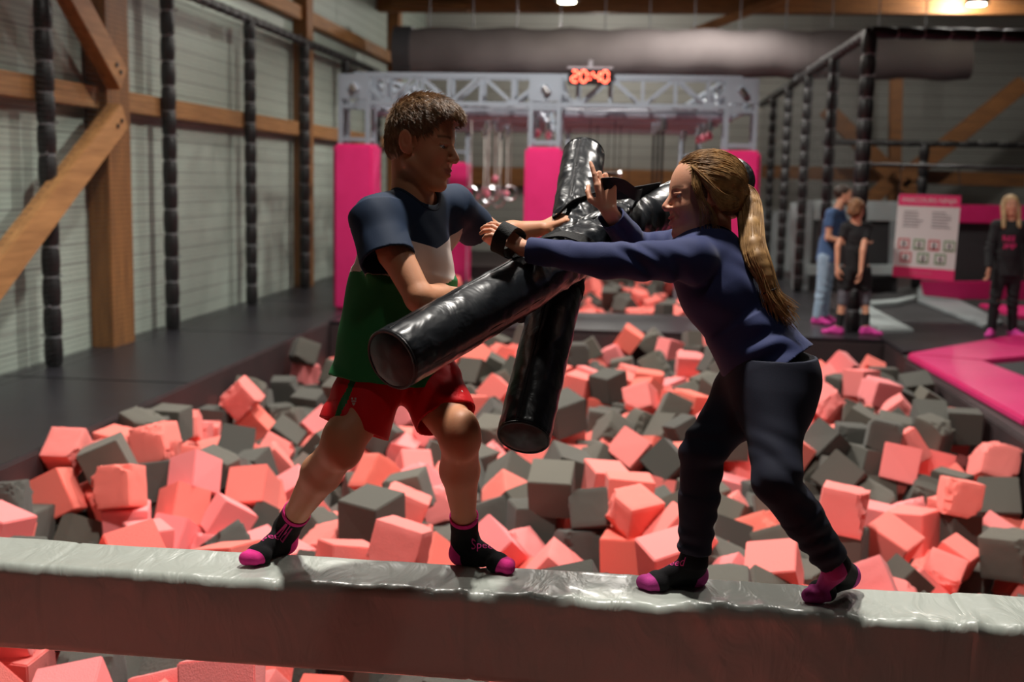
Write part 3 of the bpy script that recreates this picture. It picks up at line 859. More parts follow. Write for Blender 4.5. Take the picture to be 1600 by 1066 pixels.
# hanging ropes with pink grips, rings, straps, each tied to a cross tube
random.seed(11)
def hang(px, k, zbot, kind, label, group):
    y = TUBES[k]; ztop = 2.56
    x = GY(px, 260, y)[0]
    e = empty('hanging_' + {'rope': 'rope', 'rings': 'rings', 'strap': 'strap', 'bar': 'trapeze'}[kind], (x, y, zbot), label, {'rope': 'rope', 'rings': 'rings', 'strap': 'strap', 'bar': 'trapeze'}[kind], group)
    if kind == 'rope':
        MB().tube([(x, y, ztop), (x, y, zbot)], .012, 6).build('cord', MATS['rope'], e)
        MB().tube([(x, y, zbot), (x, y, zbot + .05), (x, y, zbot + .1)], [.03, .05, .03], 10).build('knob', MATS['grip_pink'], e, smooth=True)
        MB().tube([(x, y - .1, ztop - .2), (x, y - .1, ztop - .08)], .04, 10).build('swivel', MATS['chrome'], e, smooth=True)
    elif kind == 'strap':
        MB().bar((x, y, ztop), (x, y, zbot), .07, .03).build('webbing', MATS['black_web'], e)
        MB().tube([(x, y - .1, ztop - .2), (x, y - .1, ztop - .04)], .045, 10).build('swivel', MATS['chrome'], e, smooth=True)
    elif kind == 'rings':
        for s in (-.12, .12):
            MB().bar((x + s, y, ztop), (x + s, y, zbot + .2), .025, .008).build('strap', MATS['rope'], e)
            pts = [(x + s + .1 * math.cos(a), y, zbot + .1 + .1 * math.sin(a)) for a in np.linspace(.01, 6.28, 17)]
            MB().tube(pts, .014, 8, cap=False).build('ring', MATS['chrome'], e, smooth=True)
    else:
        for s in (-.16, .16): MB().bar((x + s, y, ztop), (x + s, y, zbot), .03, .01).build('strap', MATS['black_web'], e)
        MB().tube([(x - .22, y, zbot), (x + .22, y, zbot)], .022, 10).build('handle', MATS['foam_sleeve'], e, smooth=True)
        for s in (-.24, .24): MB().tube([(x + s - .02, y, zbot), (x + s + .02, y, zbot)], .035, 10).build('end_cap', MATS['chrome'], e, smooth=True)
wh = ['nearest', 'second', 'third', 'fourth', 'fifth', 'sixth', 'seventh', 'farthest']
for i, px in enumerate([750, 762, 774, 785, 792, 757, 768, 782]):
    kd = 'rings' if i % 3 == 0 else 'rope'
    hang(px, i, random.uniform(1.15, 1.7), kd, ('pale pair of rings' if i % 3 == 0 else 'pale rope with pink knob') + ' hanging in the left bay, ' + wh[i] + ' from the camera', 'pale ropes and rings of the left bay')
for px, k, z, kd, lb in [(940, 0, 1.8, 'bar', 'just right of the upright bat'), (950, 2, 1.6, 'bar', 'second row behind the upright bat'), (1034, 0, 1.45, 'strap', 'nearest one above the girl'),
                         (1027, 1, 1.4, 'strap', 'second one above the girl'), (1020, 2, 1.4, 'strap', 'third one above the girl'), (966, 4, 1.5, 'bar', 'left of the forehead of the girl'),
                         (1088, 4, 1.35, 'strap', 'right above the hair of the girl'), (1066, 5, 1.4, 'strap', 'fourth one above the girl'), (1050, 6, 1.5, 'bar', 'far behind above the girl'), (905, 6, 1.6, 'bar', 'farthest one behind the bats')]:
    hang(px, k, z, kd, ('black padded strap' if kd == 'strap' else 'black trapeze bar') + ' hanging in the right bay, ' + lb, 'black straps and bars of the right bay')
for px, k, lb in ((838, 0, 'at the middle rig column'), (856, 1, 'just behind the middle rig column'), (1106, 0, 'nearest under the right girder'), (1098, 1, 'second under the right girder'), (1090, 2, 'third under the right girder')):
    hang(px, k, 2.25, 'rope', 'short rope with a pink knob ' + lb, 'short knobs under the girders')

# digital clock
p = GY(922, 120, RY0 - .32)
e = empty('digital_clock', p, 'digital wall clock with glowing red digits reading 20:40', 'clock')
W, H = .52, .19
MB().box(p + (-W / 2, -.03, -H / 2), p + (W / 2, .04, H / 2)).build('case', MATS['clock_case'], e, bevel=.008)
MB().box(p + (-W / 2 - .01, -.035, H / 2 - .005), p + (W / 2 + .01, .045, H / 2 + .02)).build('trim', MATS['clock_trim'], e)
MB().bar(p + (0, .0, H / 2), p + (0, .1, H / 2 + .1), .05, .03).build('bracket', MATS['clock_trim'], e)
SEG = {'2': 'abged', '0': 'abcdef', '4': 'fgbc'}
def digit(ch, x):
    mb = MB(); w, h, t = .075, .125, .017
    S = {'a': ((0, h), (w, h)), 'b': ((w, h), (w, h / 2)), 'c': ((w, h / 2), (w, 0)), 'd': ((0, 0), (w, 0)), 'e': ((0, 0), (0, h / 2)), 'f': ((0, h / 2), (0, h)), 'g': ((0, h / 2), (w, h / 2))}
    for s in SEG[ch]:
        (x0, z0_), (x1, z1) = S[s]
        a = p + (x + x0 - w / 2, -.036, z0_ - h / 2); b = p + (x + x1 - w / 2, -.036, z1 - h / 2)
        d = nrm(b - a) * .012
        mb.bar(a + d, b - d, t, t)
    mb.build('digit', MATS['led'], e)
for ch, x in zip('2040', (-.18, -.075, .075, .18)): digit(ch, x)
MB().box(p + (-.009, -.04, .02), p + (.009, -.034, .038)).box(p + (-.009, -.04, -.038), p + (.009, -.034, -.02)).build('colon', MATS['led'], e)

# resting places of the foam cubes: x y z (2 mm), turn about x y z (0.2 mrad), size (0.1 mm), colour and wear code
PILE_DATA = [
-1667,3219,-389,-7326,-6117,-8135,2415,0,1053,3487,-396,3030,8435,286,2076,2,-1711,3303,-278,2307,946,14461,2343,2,-1712,4731,-259,402,-1361,6662,2469,2,
-1691,5781,-262,26,15687,-3701,2373,0,-1465,1816,-284,-2486,-9404,-10363,2375,0,-1483,3201,-291,8076,-5167,8166,2427,3,-1556,5849,-271,3035,6464,-4668,2266,2,
-1360,3218,-335,-3481,-9547,-2404,2430,3,-1323,4713,-292,9544,-2418,354,2257,1,-1220,3283,-280,-23,-13808,6928,2418,11,-769,4975,-271,14951,528,-3768,2411,1,
-576,3489,-268,14580,-119,1788,2068,10,-272,3369,-272,9181,8144,2669,2221,0,-301,4398,-252,-541,7923,-339,2152,1,-124,3170,-289,1871,7787,-11589,2416,2,
-135,3459,-273,-552,-8211,-10666,2355,0,-11,3088,-278,974,6054,1151,2325,2,107,2176,-273,-7930,-16,13695,2414,0,177,2049,-285,5510,6950,-4509,2138,2,
306,3461,-311,-356,10735,9599,2123,0,299,2543,-269,-4705,5279,2091,2152,0,498,3635,-280,-3377,-7145,8569,2126,3,660,2254,-274,-14427,-5460,-3224,2404,0,
475,2639,-281,-2356,5770,-2661,2462,3,687,2370,-264,2127,5997,9632,1791,1,882,3507,-304,4316,10731,-6692,2313,3,1120,3497,-298,-15151,-4856,1047,2110,11,
1002,3613,-287,-7984,-7862,4767,2229,3,1241,2288,-298,-13306,8481,1377,2365,2,1238,3472,-298,5180,7875,-10026,2273,0,1210,4628,-282,27,123,-15130,2221,1,
1238,4749,-296,-8599,7662,-743,2378,1,-1688,1658,-160,6473,-1667,-9601,2323,2,-1705,2616,-168,-14555,5099,265,2288,1,-1711,2969,-151,-9786,-111,-1042,2174,3,
-1599,3188,-215,3384,-5243,5703,2271,8,-1715,3376,-196,-5237,-11020,-5383,1904,2,-1719,4616,-159,7604,-7672,7988,2206,8,-1684,5814,-150,7263,-504,-11125,2111,11,
-1550,1673,-200,-3022,-5930,-12338,2141,1,-1572,1893,-263,-1751,8135,-864,2129,0,-1465,3212,-172,-7836,-37,-14284,2336,9,-1587,3348,-139,1305,9452,-11008,2323,9,
-1287,5126,-206,6805,168,-3274,2474,0,-1334,5261,-180,-29,316,-4164,2428,1,-1526,5842,-155,9385,1020,6962,2374,10,-1408,1750,-160,12284,253,6756,2174,2,
-1398,2112,-196,-8989,7193,6793,2408,0,-1368,3120,-197,-11820,8310,-95,2082,9,-1345,3274,-233,39,-4555,6488,2218,9,-1460,3441,-230,-6331,13275,-791,2285,2,
-1154,4469,-177,279,-14023,1355,2298,8,-1456,4683,-238,9629,-4419,-1584,2440,8,-1211,4933,-169,12617,8246,1272,2347,1,-1254,1658,-145,11764,6840,-1409,2339,3,
-1262,2032,-143,7803,-900,11611,2280,1,-1237,2171,-175,-4541,-7641,-3283,2491,9,-1200,2298,-188,-8146,180,-15165,2238,1,-1220,2416,-159,1641,-7365,-8664,2434,3,
-1210,3341,-181,-15345,-5028,2636,2137,9,-912,3918,-242,-6785,1468,8782,2182,1,-920,4059,-237,-5850,-13561,-646,2100,0,-1033,4972,-159,-8518,-1804,8476,2471,3,
-1006,5096,-175,12632,-5660,3908,2208,1,-931,5235,-181,5377,1405,986,2494,1,-932,6593,-176,89,7630,-15614,2297,2,-901,2910,-174,-8901,7861,3149,2433,9,
-694,4767,-223,-10539,969,-4940,2300,3,-746,4989,-161,6330,8778,1070,2068,8,-855,5072,-189,816,7657,11704,2192,2,-779,1662,-169,-12938,6141,2831,2371,0,
-708,2143,-197,-4614,-1762,-2877,2203,11,-954,2461,-181,-4567,5154,-2220,2392,3,-703,2932,-167,-5817,-6235,-10787,2137,1,-822,3296,-209,1364,6643,10100,2326,1,
-912,3425,-242,-12796,917,-7123,2451,10,-573,4115,-164,-6972,9254,-1448,2318,8,-625,1684,-140,6512,134,3638,2374,1,-744,2396,-231,14260,-272,3697,2121,2,
-755,2695,-194,-6805,-2011,14236,2347,2,-633,3167,-189,-14,-30,7128,2323,1,-683,3537,-265,-7748,537,-2868,2116,2,-452,4110,-198,6129,381,-7527,2121,11,
-423,6066,-174,-5491,7254,7676,2427,1,-382,6391,-198,7838,-21,-10997,2055,3,-463,1660,-190,2768,9530,8164,2361,0,-608,2492,-272,2199,8185,9119,2266,10,
-530,2594,-234,-13864,417,-771,2099,0,-274,3115,-277,-2014,-4196,-13496,2372,11,-302,3385,-157,-8790,-7565,2684,2327,8,-278,4426,-138,-3705,8715,-8226,2432,9,
-115,4493,-223,5153,-13146,860,2071,1,-264,5151,-158,-1606,7777,-3143,2222,0,-215,6105,-215,3507,10737,-4303,2383,3,-289,1660,-166,14624,-7091,1419,2103,0,
-379,1819,-168,-8687,-8576,-1314,2306,3,-349,2101,-186,5702,-8442,-303,2101,2,-332,2220,-186,8733,82,-2125,2255,2,-480,2448,-281,-11451,-485,-5486,2055,2,
-414,2551,-193,6943,-1728,-3196,2329,2,-144,3182,-170,-1086,8930,8932,2345,10,-91,3499,-163,-6917,-1359,13152,2196,2,-104,4272,-186,475,8245,-14314,2113,0,
-168,4363,-170,1822,-7782,-750,1844,10,-8,4815,-170,-8181,1056,-1257,2330,3,-8,3116,-157,-5333,7860,1670,2491,9,46,3257,-176,7845,-5,-2427,2175,3,
17,3466,-189,-13149,-6177,1960,2169,0,23,4220,-184,897,5186,-7317,2387,0,-25,1910,-275,9644,7662,1533,2493,3,49,2043,-181,-7730,-120,-1523,2379,1,
302,3692,-203,-1593,10940,3491,2197,8,224,4111,-203,-1363,-5417,510,2062,9,254,4208,-168,-4,-78,14226,1985,9,216,4408,-193,-11526,-8111,2152,2496,2,
165,5422,-139,-3648,7126,-10745,2155,3,167,6448,-163,228,-15566,-1020,2356,0,320,2039,-299,-5046,-3671,11655,2149,1,241,2152,-204,-1686,-6004,-15133,2332,1,
273,3493,-208,-3949,5456,-10515,2207,8,438,4023,-215,10095,7082,-4334,2373,10,500,4145,-181,9651,-6981,-1537,2439,11,380,4250,-177,14264,-2062,-4575,2439,9,
384,5830,-152,-824,-6141,-1119,2353,1,268,6551,-135,-2533,-7859,7159,2475,3,638,2123,-273,-7748,10054,-1503,2248,0,382,2186,-264,9875,-9604,924,2269,0,
356,3020,-196,3574,-380,-3129,2070,3,427,3351,-278,-3459,-5430,-11714,2102,1,560,3654,-171,-5870,5718,-8876,2247,8,634,4150,-158,12450,1133,-7143,2380,8,
568,4273,-161,4843,-7799,-4751,2492,1,705,2271,-164,-5661,8410,1094,2171,0,523,2373,-251,-5614,6900,3132,2395,0,594,2643,-252,-3261,-5508,10790,2154,2,
497,2779,-271,1421,-585,1280,2456,3,446,2922,-208,7769,-10593,4790,2274,0,544,3117,-263,42,20,13885,2378,3,759,3688,-188,-7855,-21,-3056,1993,9,
807,3995,-178,8151,-6272,7775,2230,8,783,5555,-154,2775,-5771,5961,2358,0,670,5746,-183,-14534,511,847,2053,1,665,5864,-175,-12048,-7896,-3562,2366,2,
764,2126,-287,2456,-699,14652,2348,1,945,2309,-285,3040,-3966,1920,2242,0,960,3938,-171,-6222,-1316,6810,2262,10,960,4202,-204,4048,9927,3028,2155,3,
913,5578,-164,-12779,-10499,-130,2208,3,779,5845,-156,10297,7792,2537,2191,3,875,2678,-279,6,14564,-443,2256,2,784,3259,-281,2105,-3671,15496,2378,9,
1001,3483,-292,-7847,228,4611,1818,8,983,3637,-180,-6,-2,10047,2054,8,1004,3797,-182,8003,-41,3848,2090,3,1100,4487,-178,6615,-286,-5567,2299,0,
1029,5499,-155,-4837,-7512,9544,2419,1,1128,2700,-167,1059,10668,2958,2206,0,1238,2984,-280,700,1004,6626,2463,3,1233,3118,-276,-5918,-203,9983,2060,1,
1248,3253,-306,-8254,-4680,-9853,2038,1,1211,3473,-185,11234,6009,2661,2268,3,1242,3606,-177,5193,-143,-15038,2194,3,1181,4610,-165,4070,9538,5629,2495,11,
1188,6216,-166,3080,5887,4010,2304,3,-1689,2049,-54,8099,-7308,-7688,2309,0,-1719,2334,-68,10759,-5632,-2637,2252,2,-1711,2641,-58,-1276,-1506,-6870,2120,1,
-1721,2744,-179,-7451,106,6676,2178,2,-1689,2949,-44,5451,-8887,-4394,2123,10,-1722,3073,-271,-8043,1,-3,2138,1,-1721,3448,-107,1677,-15707,1,2159,2,
-1718,3699,-62,-15353,513,-1057,2256,11,-1708,4148,-181,1339,-14709,-424,2094,3,-1715,4497,-200,508,8042,-6153,2205,11,-1714,5630,-266,-483,-13,-15706,2435,0,
-1685,5790,-41,4697,-5521,5919,2277,10,-1379,6592,-296,7694,7421,-2325,2315,1,-1573,1897,-145,14205,5145,-2649,2425,0,-1482,3192,-55,5278,-6132,10324,2350,11,
-1574,3333,-17,7963,-9968,1452,2404,8,-1687,3580,-60,938,-9075,-1117,2110,3,-1594,3697,-53,8842,-10050,1226,2240,0,-1449,4098,-135,-1004,-2926,-5951,2266,8,
-1289,4127,-331,3999,-2386,1429,2382,2,-1490,4921,-216,-1987,1044,7028,2133,10,-1284,5029,-82,8277,2705,-10778,2360,10,-1479,5156,-186,-9165,-6828,-7078,2366,8,
-1429,1863,-152,4125,-12259,2571,2102,1,-1408,1981,-90,-9479,7180,6745,2450,0,-1395,2115,-82,434,-4931,-9456,2090,1,-1509,3077,-261,-2991,-75,-7752,2061,2,
-1357,3357,-154,-3505,-5164,7926,2200,9,-1482,3458,-105,-753,-6687,11469,2378,8,-1348,3810,-186,-4732,176,880,2108,2,-1066,4028,-278,-7212,2196,-1420,2271,10,
-1061,4565,-95,-7953,2746,1752,2414,8,-1580,4681,-187,-8500,-11622,796,2350,9,-1187,4939,-64,-6688,8247,1287,1928,10,-1106,5107,-82,10118,-3812,3969,2479,11,
-1038,5246,-75,6746,-2602,1327,2364,0,-1301,1774,-71,-169,12078,1150,2204,1,-1274,1995,-35,-8426,-5808,8635,2056,0,-1242,2151,-65,-1297,10161,-7933,1953,11,
-1145,2281,-78,14517,1490,-4545,2122,2,-1184,3503,-139,8781,-3459,-8791,2374,9,-1284,3900,-265,-11878,4786,-2836,2193,2,-908,3797,-206,-4306,153,2288,2105,8,
-856,4289,-149,-7857,-4,-8486,2316,1,-1008,4602,-207,5036,3143,12986,2424,2,-1023,4842,-120,-3952,3953,-13515,2427,8,-876,5115,-66,9176,-1582,-7298,2389,8,
-822,5297,-115,12745,-2660,-7688,2078,2,-1046,6588,-158,921,-361,14731,2288,2,-1061,2961,-239,-3015,-2215,-10421,2485,2,-956,3710,-354,-8785,11747,-1453,2486,2,
-708,3765,-174,4590,2403,13488,2425,11,-670,4002,-225,-12509,2522,508,2105,3,-695,4103,-156,13781,-788,-6577,2239,8,-713,4433,-168,7774,-4885,-6409,2421,3,
-699,4886,-117,8206,689,11569,2204,11,-744,5126,-126,2055,12168,963,2077,10,-752,6392,-104,-6372,104,10324,2130,11,-790,6583,-82,1739,329,5518,2080,8,
-719,1950,-75,920,9762,9623,2484,9,-875,2091,-170,-8996,2220,8560,2370,11,-1021,2520,-99,5055,1440,8462,2193,3,-805,3012,-158,5619,1740,13462,2460,11,
-886,3174,-164,-1426,2826,-2931,2372,10,-977,3376,-160,-10802,768,11061,2068,11,-542,4385,-115,-396,-9406,6756,2279,10,-528,5248,-159,4191,-2476,8101,2424,1,
-626,1679,-37,6,24,15507,1754,3,-622,2294,-261,-1372,-12237,-9152,2136,9,-807,2402,-127,2813,-6315,13329,2471,2,-879,2579,-116,2253,-4205,14421,2215,3,
-598,2894,-176,580,-423,-11024,2156,2,-429,3068,-271,12563,143,-6037,2270,2,-638,3153,-73,312,-13777,376,2336,11,-754,3645,-225,5543,5174,9733,2194,3,
-302,4936,-224,-11531,8719,-2648,2158,3,-246,5692,-177,9107,-3139,1002,2487,0,-223,5842,-179,-2045,-5016,-12288,2320,1,-506,5892,-150,5186,-2394,-11813,2226,1,
-345,6398,-88,-7856,-28,-13865,2352,10,-583,6557,-163,9033,10043,3460,2378,1,-597,2554,-134,-2291,-6225,14719,2183,2,-524,2647,-125,-14257,-460,-6244,2273,0,
-403,2947,-264,-7183,3594,1560,2275,3,-201,3027,-194,-860,-3332,-15393,2474,11,-316,3227,-216,4303,-769,-9799,2461,11,-239,3368,-43,7849,-6044,-7907,2329,8,
-217,3500,-148,1273,8537,-1523,2237,3,-198,4078,-260,15694,2769,2900,2234,3,-276,4358,-16,-4240,6360,6683,2468,8,-89,4575,-135,-3859,3367,12592,2344,10,
-165,4631,-216,-10954,2752,4424,2119,3,-136,5136,-149,-4358,7421,9496,2469,9,-225,5257,-38,-1425,-15038,6387,2068,11,-189,6245,-213,11656,3053,3320,2216,2,
-341,1685,-54,9206,6525,3226,2491,1,-418,1791,-59,15562,292,-7064,2190,3,-414,2337,-241,10780,-2155,-3541,2262,2,-121,3210,-60,2378,15128,496,2068,10,
-17,3365,-60,-1729,-8210,-13378,2452,9,-83,3473,-51,-2418,-8649,12128,2206,9,117,3873,-295,-8899,6551,1103,2321,3,-127,4128,-165,-5843,-12434,2434,2452,8,
-221,4235,-181,-2,152,1374,2412,1,32,4671,-126,-7839,9990,2245,2447,10,19,4842,-46,9995,-2512,-10192,2227,11,-73,5303,-55,9170,-1175,7466,1887,3,
-170,1663,-167,-8079,2024,8824,2365,3,-65,2250,-80,-4699,-1836,-588,2314,1,-309,2473,-166,-4236,-3075,6371,2184,3,1,3125,-40,6801,6479,10160,2202,11,
113,3359,-192,4592,789,-9246,2154,2,95,4070,-227,1030,-954,15607,2121,9,113,4103,-124,3460,1581,6444,2214,8,284,4947,-124,10099,-1436,10810,2117,3,
216,5097,-81,6133,3863,9377,2230,10,52,5400,-72,1078,-7444,-1494,2457,11,59,6473,-169,-7847,14570,451,2058,0,-131,6590,-114,-13873,5488,149,2205,11,
5,1928,-157,500,6450,14573,2161,3,-115,2014,-168,2261,-10860,5841,2437,2,50,2067,-62,1771,-6666,-10679,2098,1,-78,2425,-67,13043,4219,4356,2321,0,
-9,2949,-290,12633,4695,-1640,2162,1,314,3825,-240,10911,402,-9376,2421,11,328,4105,-222,7144,-43,-9327,2060,9,160,4280,-157,-8285,8148,-1570,2267,11,
180,4426,-83,1774,-5651,-14755,1960,8,361,4860,-141,-4616,581,2738,2292,2,317,5206,-57,-2883,-8770,7576,2490,8,225,6007,-170,8257,8240,-5018,2121,0,
149,6245,-219,-1118,-1678,11964,2243,0,83,6587,-41,-7889,-11931,99,2469,10,1,1676,-137,-698,-15221,7107,1961,3,198,2071,-100,3461,9862,-6767,2459,3,
144,2423,-95,1549,20,-8661,2337,2,36,2580,-139,11843,-5658,-5723,2036,1,443,3695,-172,10276,6073,-5638,2277,8,570,3929,-191,1587,5733,-12890,2086,8,
523,4109,-67,6014,10749,8,2309,9,340,4199,-65,-602,7999,-7879,2082,10,438,4312,-54,976,-4767,-10567,2208,10,307,4486,-63,-2189,-11582,2421,2305,9,
420,5140,-63,-2570,5493,-13134,2184,11,455,5266,-44,233,-15479,-3503,2439,9,418,5683,-54,-7985,5624,-6318,2300,10,380,5807,-35,5156,-317,-5918,2306,8,
394,5997,-42,-6644,5908,9447,2364,10,316,6153,-47,2247,-7140,9503,2333,8,305,6577,-21,6588,215,1691,2079,8,215,1803,-197,-14203,-710,-8150,2481,0,
456,2082,-279,-7174,-344,2753,2263,0,392,2340,-261,-4075,5702,11742,2226,1,175,2670,-164,-13395,450,-6655,2398,1,229,3048,-155,-14495,2015,31,2263,10,
446,3205,-281,-9051,5076,5276,2229,0,650,3745,-176,-8925,4,6029,2055,1,660,4152,-43,-11098,1751,-5057,2181,8,570,4274,-37,11405,5382,-4014,2491,11,
491,4517,-78,-2585,-4038,-15357,2257,2,560,4891,-51,-14099,-5427,-676,2482,9,588,5702,-62,7554,802,-5599,2358,9,519,5812,-45,7822,9,9745,2187,8,
489,5916,-46,-9195,-663,-12819,2070,3,433,6541,-18,-7865,20,-11577,2321,9,762,2111,-169,-6958,-3049,11361,2132,2,839,2248,-160,2540,1979,-12933,2066,0,
642,2478,-242,-7024,-3182,928,2111,1,708,2660,-241,-5191,6123,-6230,2295,1,408,2697,-159,-6158,12102,4352,2477,1,429,2849,-121,9210,-1135,-1710,2123,10,
553,3387,-221,5559,-3180,9360,2271,8,887,4007,-74,2110,-9529,-11145,2337,9,801,4135,-113,7810,-954,-13253,2383,8,767,4260,-47,97,-15570,87,2073,10,
737,4407,-101,8481,-642,1396,2213,1,603,4512,-43,-5871,548,-7530,2339,11,714,4917,-87,8596,-5669,7545,2435,3,799,5706,-148,3230,3315,-14493,2377,11,
672,5828,-46,-15140,1092,-6735,2498,9,999,2340,-196,2477,2102,8285,2072,0,974,2458,-268,11607,-533,-10788,2208,0,620,2823,-190,-12130,1973,-1044,1852,1,
685,3076,-252,1411,10572,-8642,2443,11,721,3360,-167,-6758,-5396,-3858,2434,9,1078,3959,-285,10622,2387,-455,2253,2,1101,4183,-204,-2965,3703,7950,2370,1,
959,4243,-71,11057,-761,-8334,2251,9,872,4634,-59,-9927,863,6829,2312,3,923,4856,-107,9594,-4910,-863,2140,0,926,5151,-145,-2848,10859,4063,2305,0,
925,5546,-67,-373,-15195,-3831,1809,10,906,5868,-99,-12039,-3980,-258,2447,11,835,1780,-184,12237,955,-6186,2144,3,976,2054,-272,-12208,4755,-4508,2292,2,
1125,2384,-204,744,-12442,-7646,2384,2,981,2580,-270,-15699,431,6363,2291,3,1089,2909,-282,7732,523,-7405,2200,0,886,3171,-301,9286,308,-12743,2320,3,
928,3424,-211,-15495,2319,-3285,1825,9,981,3618,-77,11720,-6806,4053,2084,11,1103,4482,-63,1131,-69,4463,2299,10,1011,4683,-91,4206,3500,-3827,2169,2,
1118,5216,-55,4753,5501,13037,2014,8,1152,5647,-87,-10993,1571,-3431,2067,2,1246,2290,-187,-10422,8915,-2341,2065,3,1005,2768,-283,7705,-15295,457,2247,2,
1234,3065,-166,5710,-6265,3983,2258,3,1167,3353,-274,2486,-456,3910,2230,1,1073,3414,-181,-7315,549,-11035,2401,10,1105,3679,-264,-2146,7103,10383,2282,2,
1126,4639,-45,-8033,-5509,-7358,2335,8,1239,5165,-74,5324,556,-7101,2158,8,1222,6332,-114,10036,-1877,7027,2082,9,-1723,1891,-96,7625,332,-7874,2084,2,
-1597,2305,-83,-5335,9589,-7653,2279,2,-1606,2751,-67,2224,9375,982,2348,9,-1716,3089,-159,-7854,-184,-7853,2367,8,-1721,3373,-3,-7857,4281,7851,2143,11,
-1697,3867,-38,-14073,-692,5559,2453,10,-1719,4024,-90,-878,-1524,1122,2110,0,-1713,4139,-71,-39,1,15403,2321,8,-1719,4392,-168,25,-14877,7696,2132,11,
-1722,4845,-168,196,3003,8344,1958,1,-1556,6289,-277,386,7040,-12822,2348,1,-1719,6576,-250,-7058,-2657,-8660,2105,3,-1542,6597,-229,-1570,12795,-978,2113,8,
-1674,1776,-136,-11251,9800,-2164,2222,3,-1575,1980,-16,-7545,240,6032,2075,1,-1460,3730,-113,1522,-540,15697,2134,11,-1365,4274,-212,4202,2318,220,2345,11,
-1611,4261,-229,275,-3769,-2929,2286,3,-1386,4587,-331,-143,12032,-4822,2398,2,-1442,5041,-246,7135,-15045,-849,2194,2,-1595,4950,-278,3690,6765,-12785,2147,1,
-1578,5053,-221,-7646,-13,-5198,2101,10,-1350,5922,-270,8489,-11070,-1733,2254,3,-1429,6351,-274,8128,2270,8327,2076,1,-1272,6591,-250,-2219,2425,14152,2348,1,
-1476,1803,-48,11395,-10279,468,2384,3,-1372,1867,-8,10608,-11589,-1027,2150,0,-1266,2253,13,-6713,-1493,11834,2327,10,-1349,3439,-75,-2937,-4987,8718,2196,9,
-1520,3548,-9,13270,5903,-2890,2386,11,-1328,3669,-250,-11208,6320,-4673,2488,2,-1045,4046,-161,4139,-4951,3352,2398,11,-1017,4164,-179,10755,9175,869,2424,3,
-1494,4355,-240,-10207,2931,820,2099,3,-944,4694,-112,-9916,1192,5970,2208,11,-1257,4585,-254,-7627,3910,-823,2393,8,-1618,4647,-65,-547,-11618,800,2391,11,
-1015,5129,-4,-530,4916,-13365,2114,9,-1014,5375,-153,6747,10690,2318,2214,1,-849,5455,-115,-8122,-4729,-1721,2233,3,-908,5592,-95,-5844,6143,-11240,2300,10,
-1179,6591,-190,-4269,5238,3559,2066,10,-1011,1824,-151,5505,-3054,-8714,2490,3,-1022,1988,-145,-5042,-5980,-9563,2424,9,-1075,2172,-155,-8656,6317,7838,2128,10,
-1201,2391,-38,502,-9387,-4600,2470,11,-1127,3901,-245,-9856,-1874,8841,2358,8,-836,3721,-130,3026,1092,11238,2373,11,-834,4162,-149,-3723,-6730,-4829,2089,9,
-746,4205,-73,-1809,3596,-3043,1789,11,-1161,4618,-190,763,-4180,719,2106,2,-749,5327,-40,-5359,-15,13495,2254,8,-1056,5870,-164,8680,5898,8323,2396,3,
-1147,6587,-63,-7295,-13786,-161,2235,9,-853,1850,-184,2628,3,5899,2188,2,-1059,2307,-238,5089,-13031,2068,2262,10,-1255,2997,-246,8940,-891,-8324,2089,1,
-869,3678,-281,899,-3945,-1550,2178,1,-573,3900,-166,274,13864,-672,2197,8,-571,3770,-208,-9105,3014,-2512,2075,10,-422,3921,-172,4193,-3124,7365,2449,8,
-738,4638,-209,6458,-1667,8414,2171,0,-584,4792,-147,-3197,1223,-6627,2391,8,-618,5122,-86,5272,-4313,969,2237,9,-720,5249,-173,-2411,-2857,-9932,2422,0,
-547,5665,-81,6107,10110,-2245,2382,9,-622,6575,-25,15257,1214,-978,2457,8,-737,1785,-87,-7445,1069,8090,2267,2,-858,1973,-167,7654,-3828,575,2242,3,
-1129,2504,-27,-14445,4305,-2963,2228,9,-898,2683,-174,7545,2295,9071,2260,1,-792,2838,-168,-8356,-4161,6164,2059,0,-1035,3322,-256,3273,11895,-6207,2096,8,
-645,3279,-54,-498,-6421,-15500,2201,10,-376,4272,-169,-5555,553,-14922,2155,11,-408,4321,-70,13423,609,3099,2395,9,-502,5095,-142,-4013,3952,-14660,2384,3,
-382,5207,-102,14310,-5031,-136,2491,8,-439,5366,-69,6836,-5390,-1540,2073,8,-328,5400,-166,13582,-4351,-4922,2479,2,-555,1788,-117,-5623,1885,-3957,2252,2,
-895,2474,-30,1840,-6791,12323,2235,9,-957,2642,-52,9612,4488,-577,2131,10,-677,2677,-79,-3331,-9021,-9270,2291,9,-512,2787,-238,3199,2049,15622,2400,2,
-760,3443,-225,-11354,-529,8215,2453,0,-448,3461,-187,1584,5817,-2651,2462,10,-352,3553,-164,-15011,3989,-2893,2090,8,-468,4553,-136,7720,-5429,-6702,2186,2,
-337,5045,-123,14777,1605,-3822,2062,0,-256,5148,-50,7728,-943,13893,2090,9,-247,5985,-219,-3264,4904,14924,2106,0,-374,6537,-159,-4792,1966,-7291,2273,3,
-659,2459,-155,-508,9804,11534,2280,2,-537,2638,-10,-3806,-6483,3062,2296,11,-132,2896,-230,1075,2903,-15164,2115,0,-381,3141,-164,4499,12075,1315,2302,9,
-526,3351,-248,8155,5964,2315,2359,8,-206,3541,-33,-2771,10095,-840,2412,8,-299,4600,-145,1574,-11526,3697,2292,3,-138,4814,-150,7702,607,214,2488,10,
-127,5105,-33,-15581,-1217,4184,2272,8,-83,6131,-187,1677,757,8707,2228,0,-222,6379,-208,-3746,3811,13187,2364,2,-475,1911,-171,-1274,-6276,-8487,2231,3,
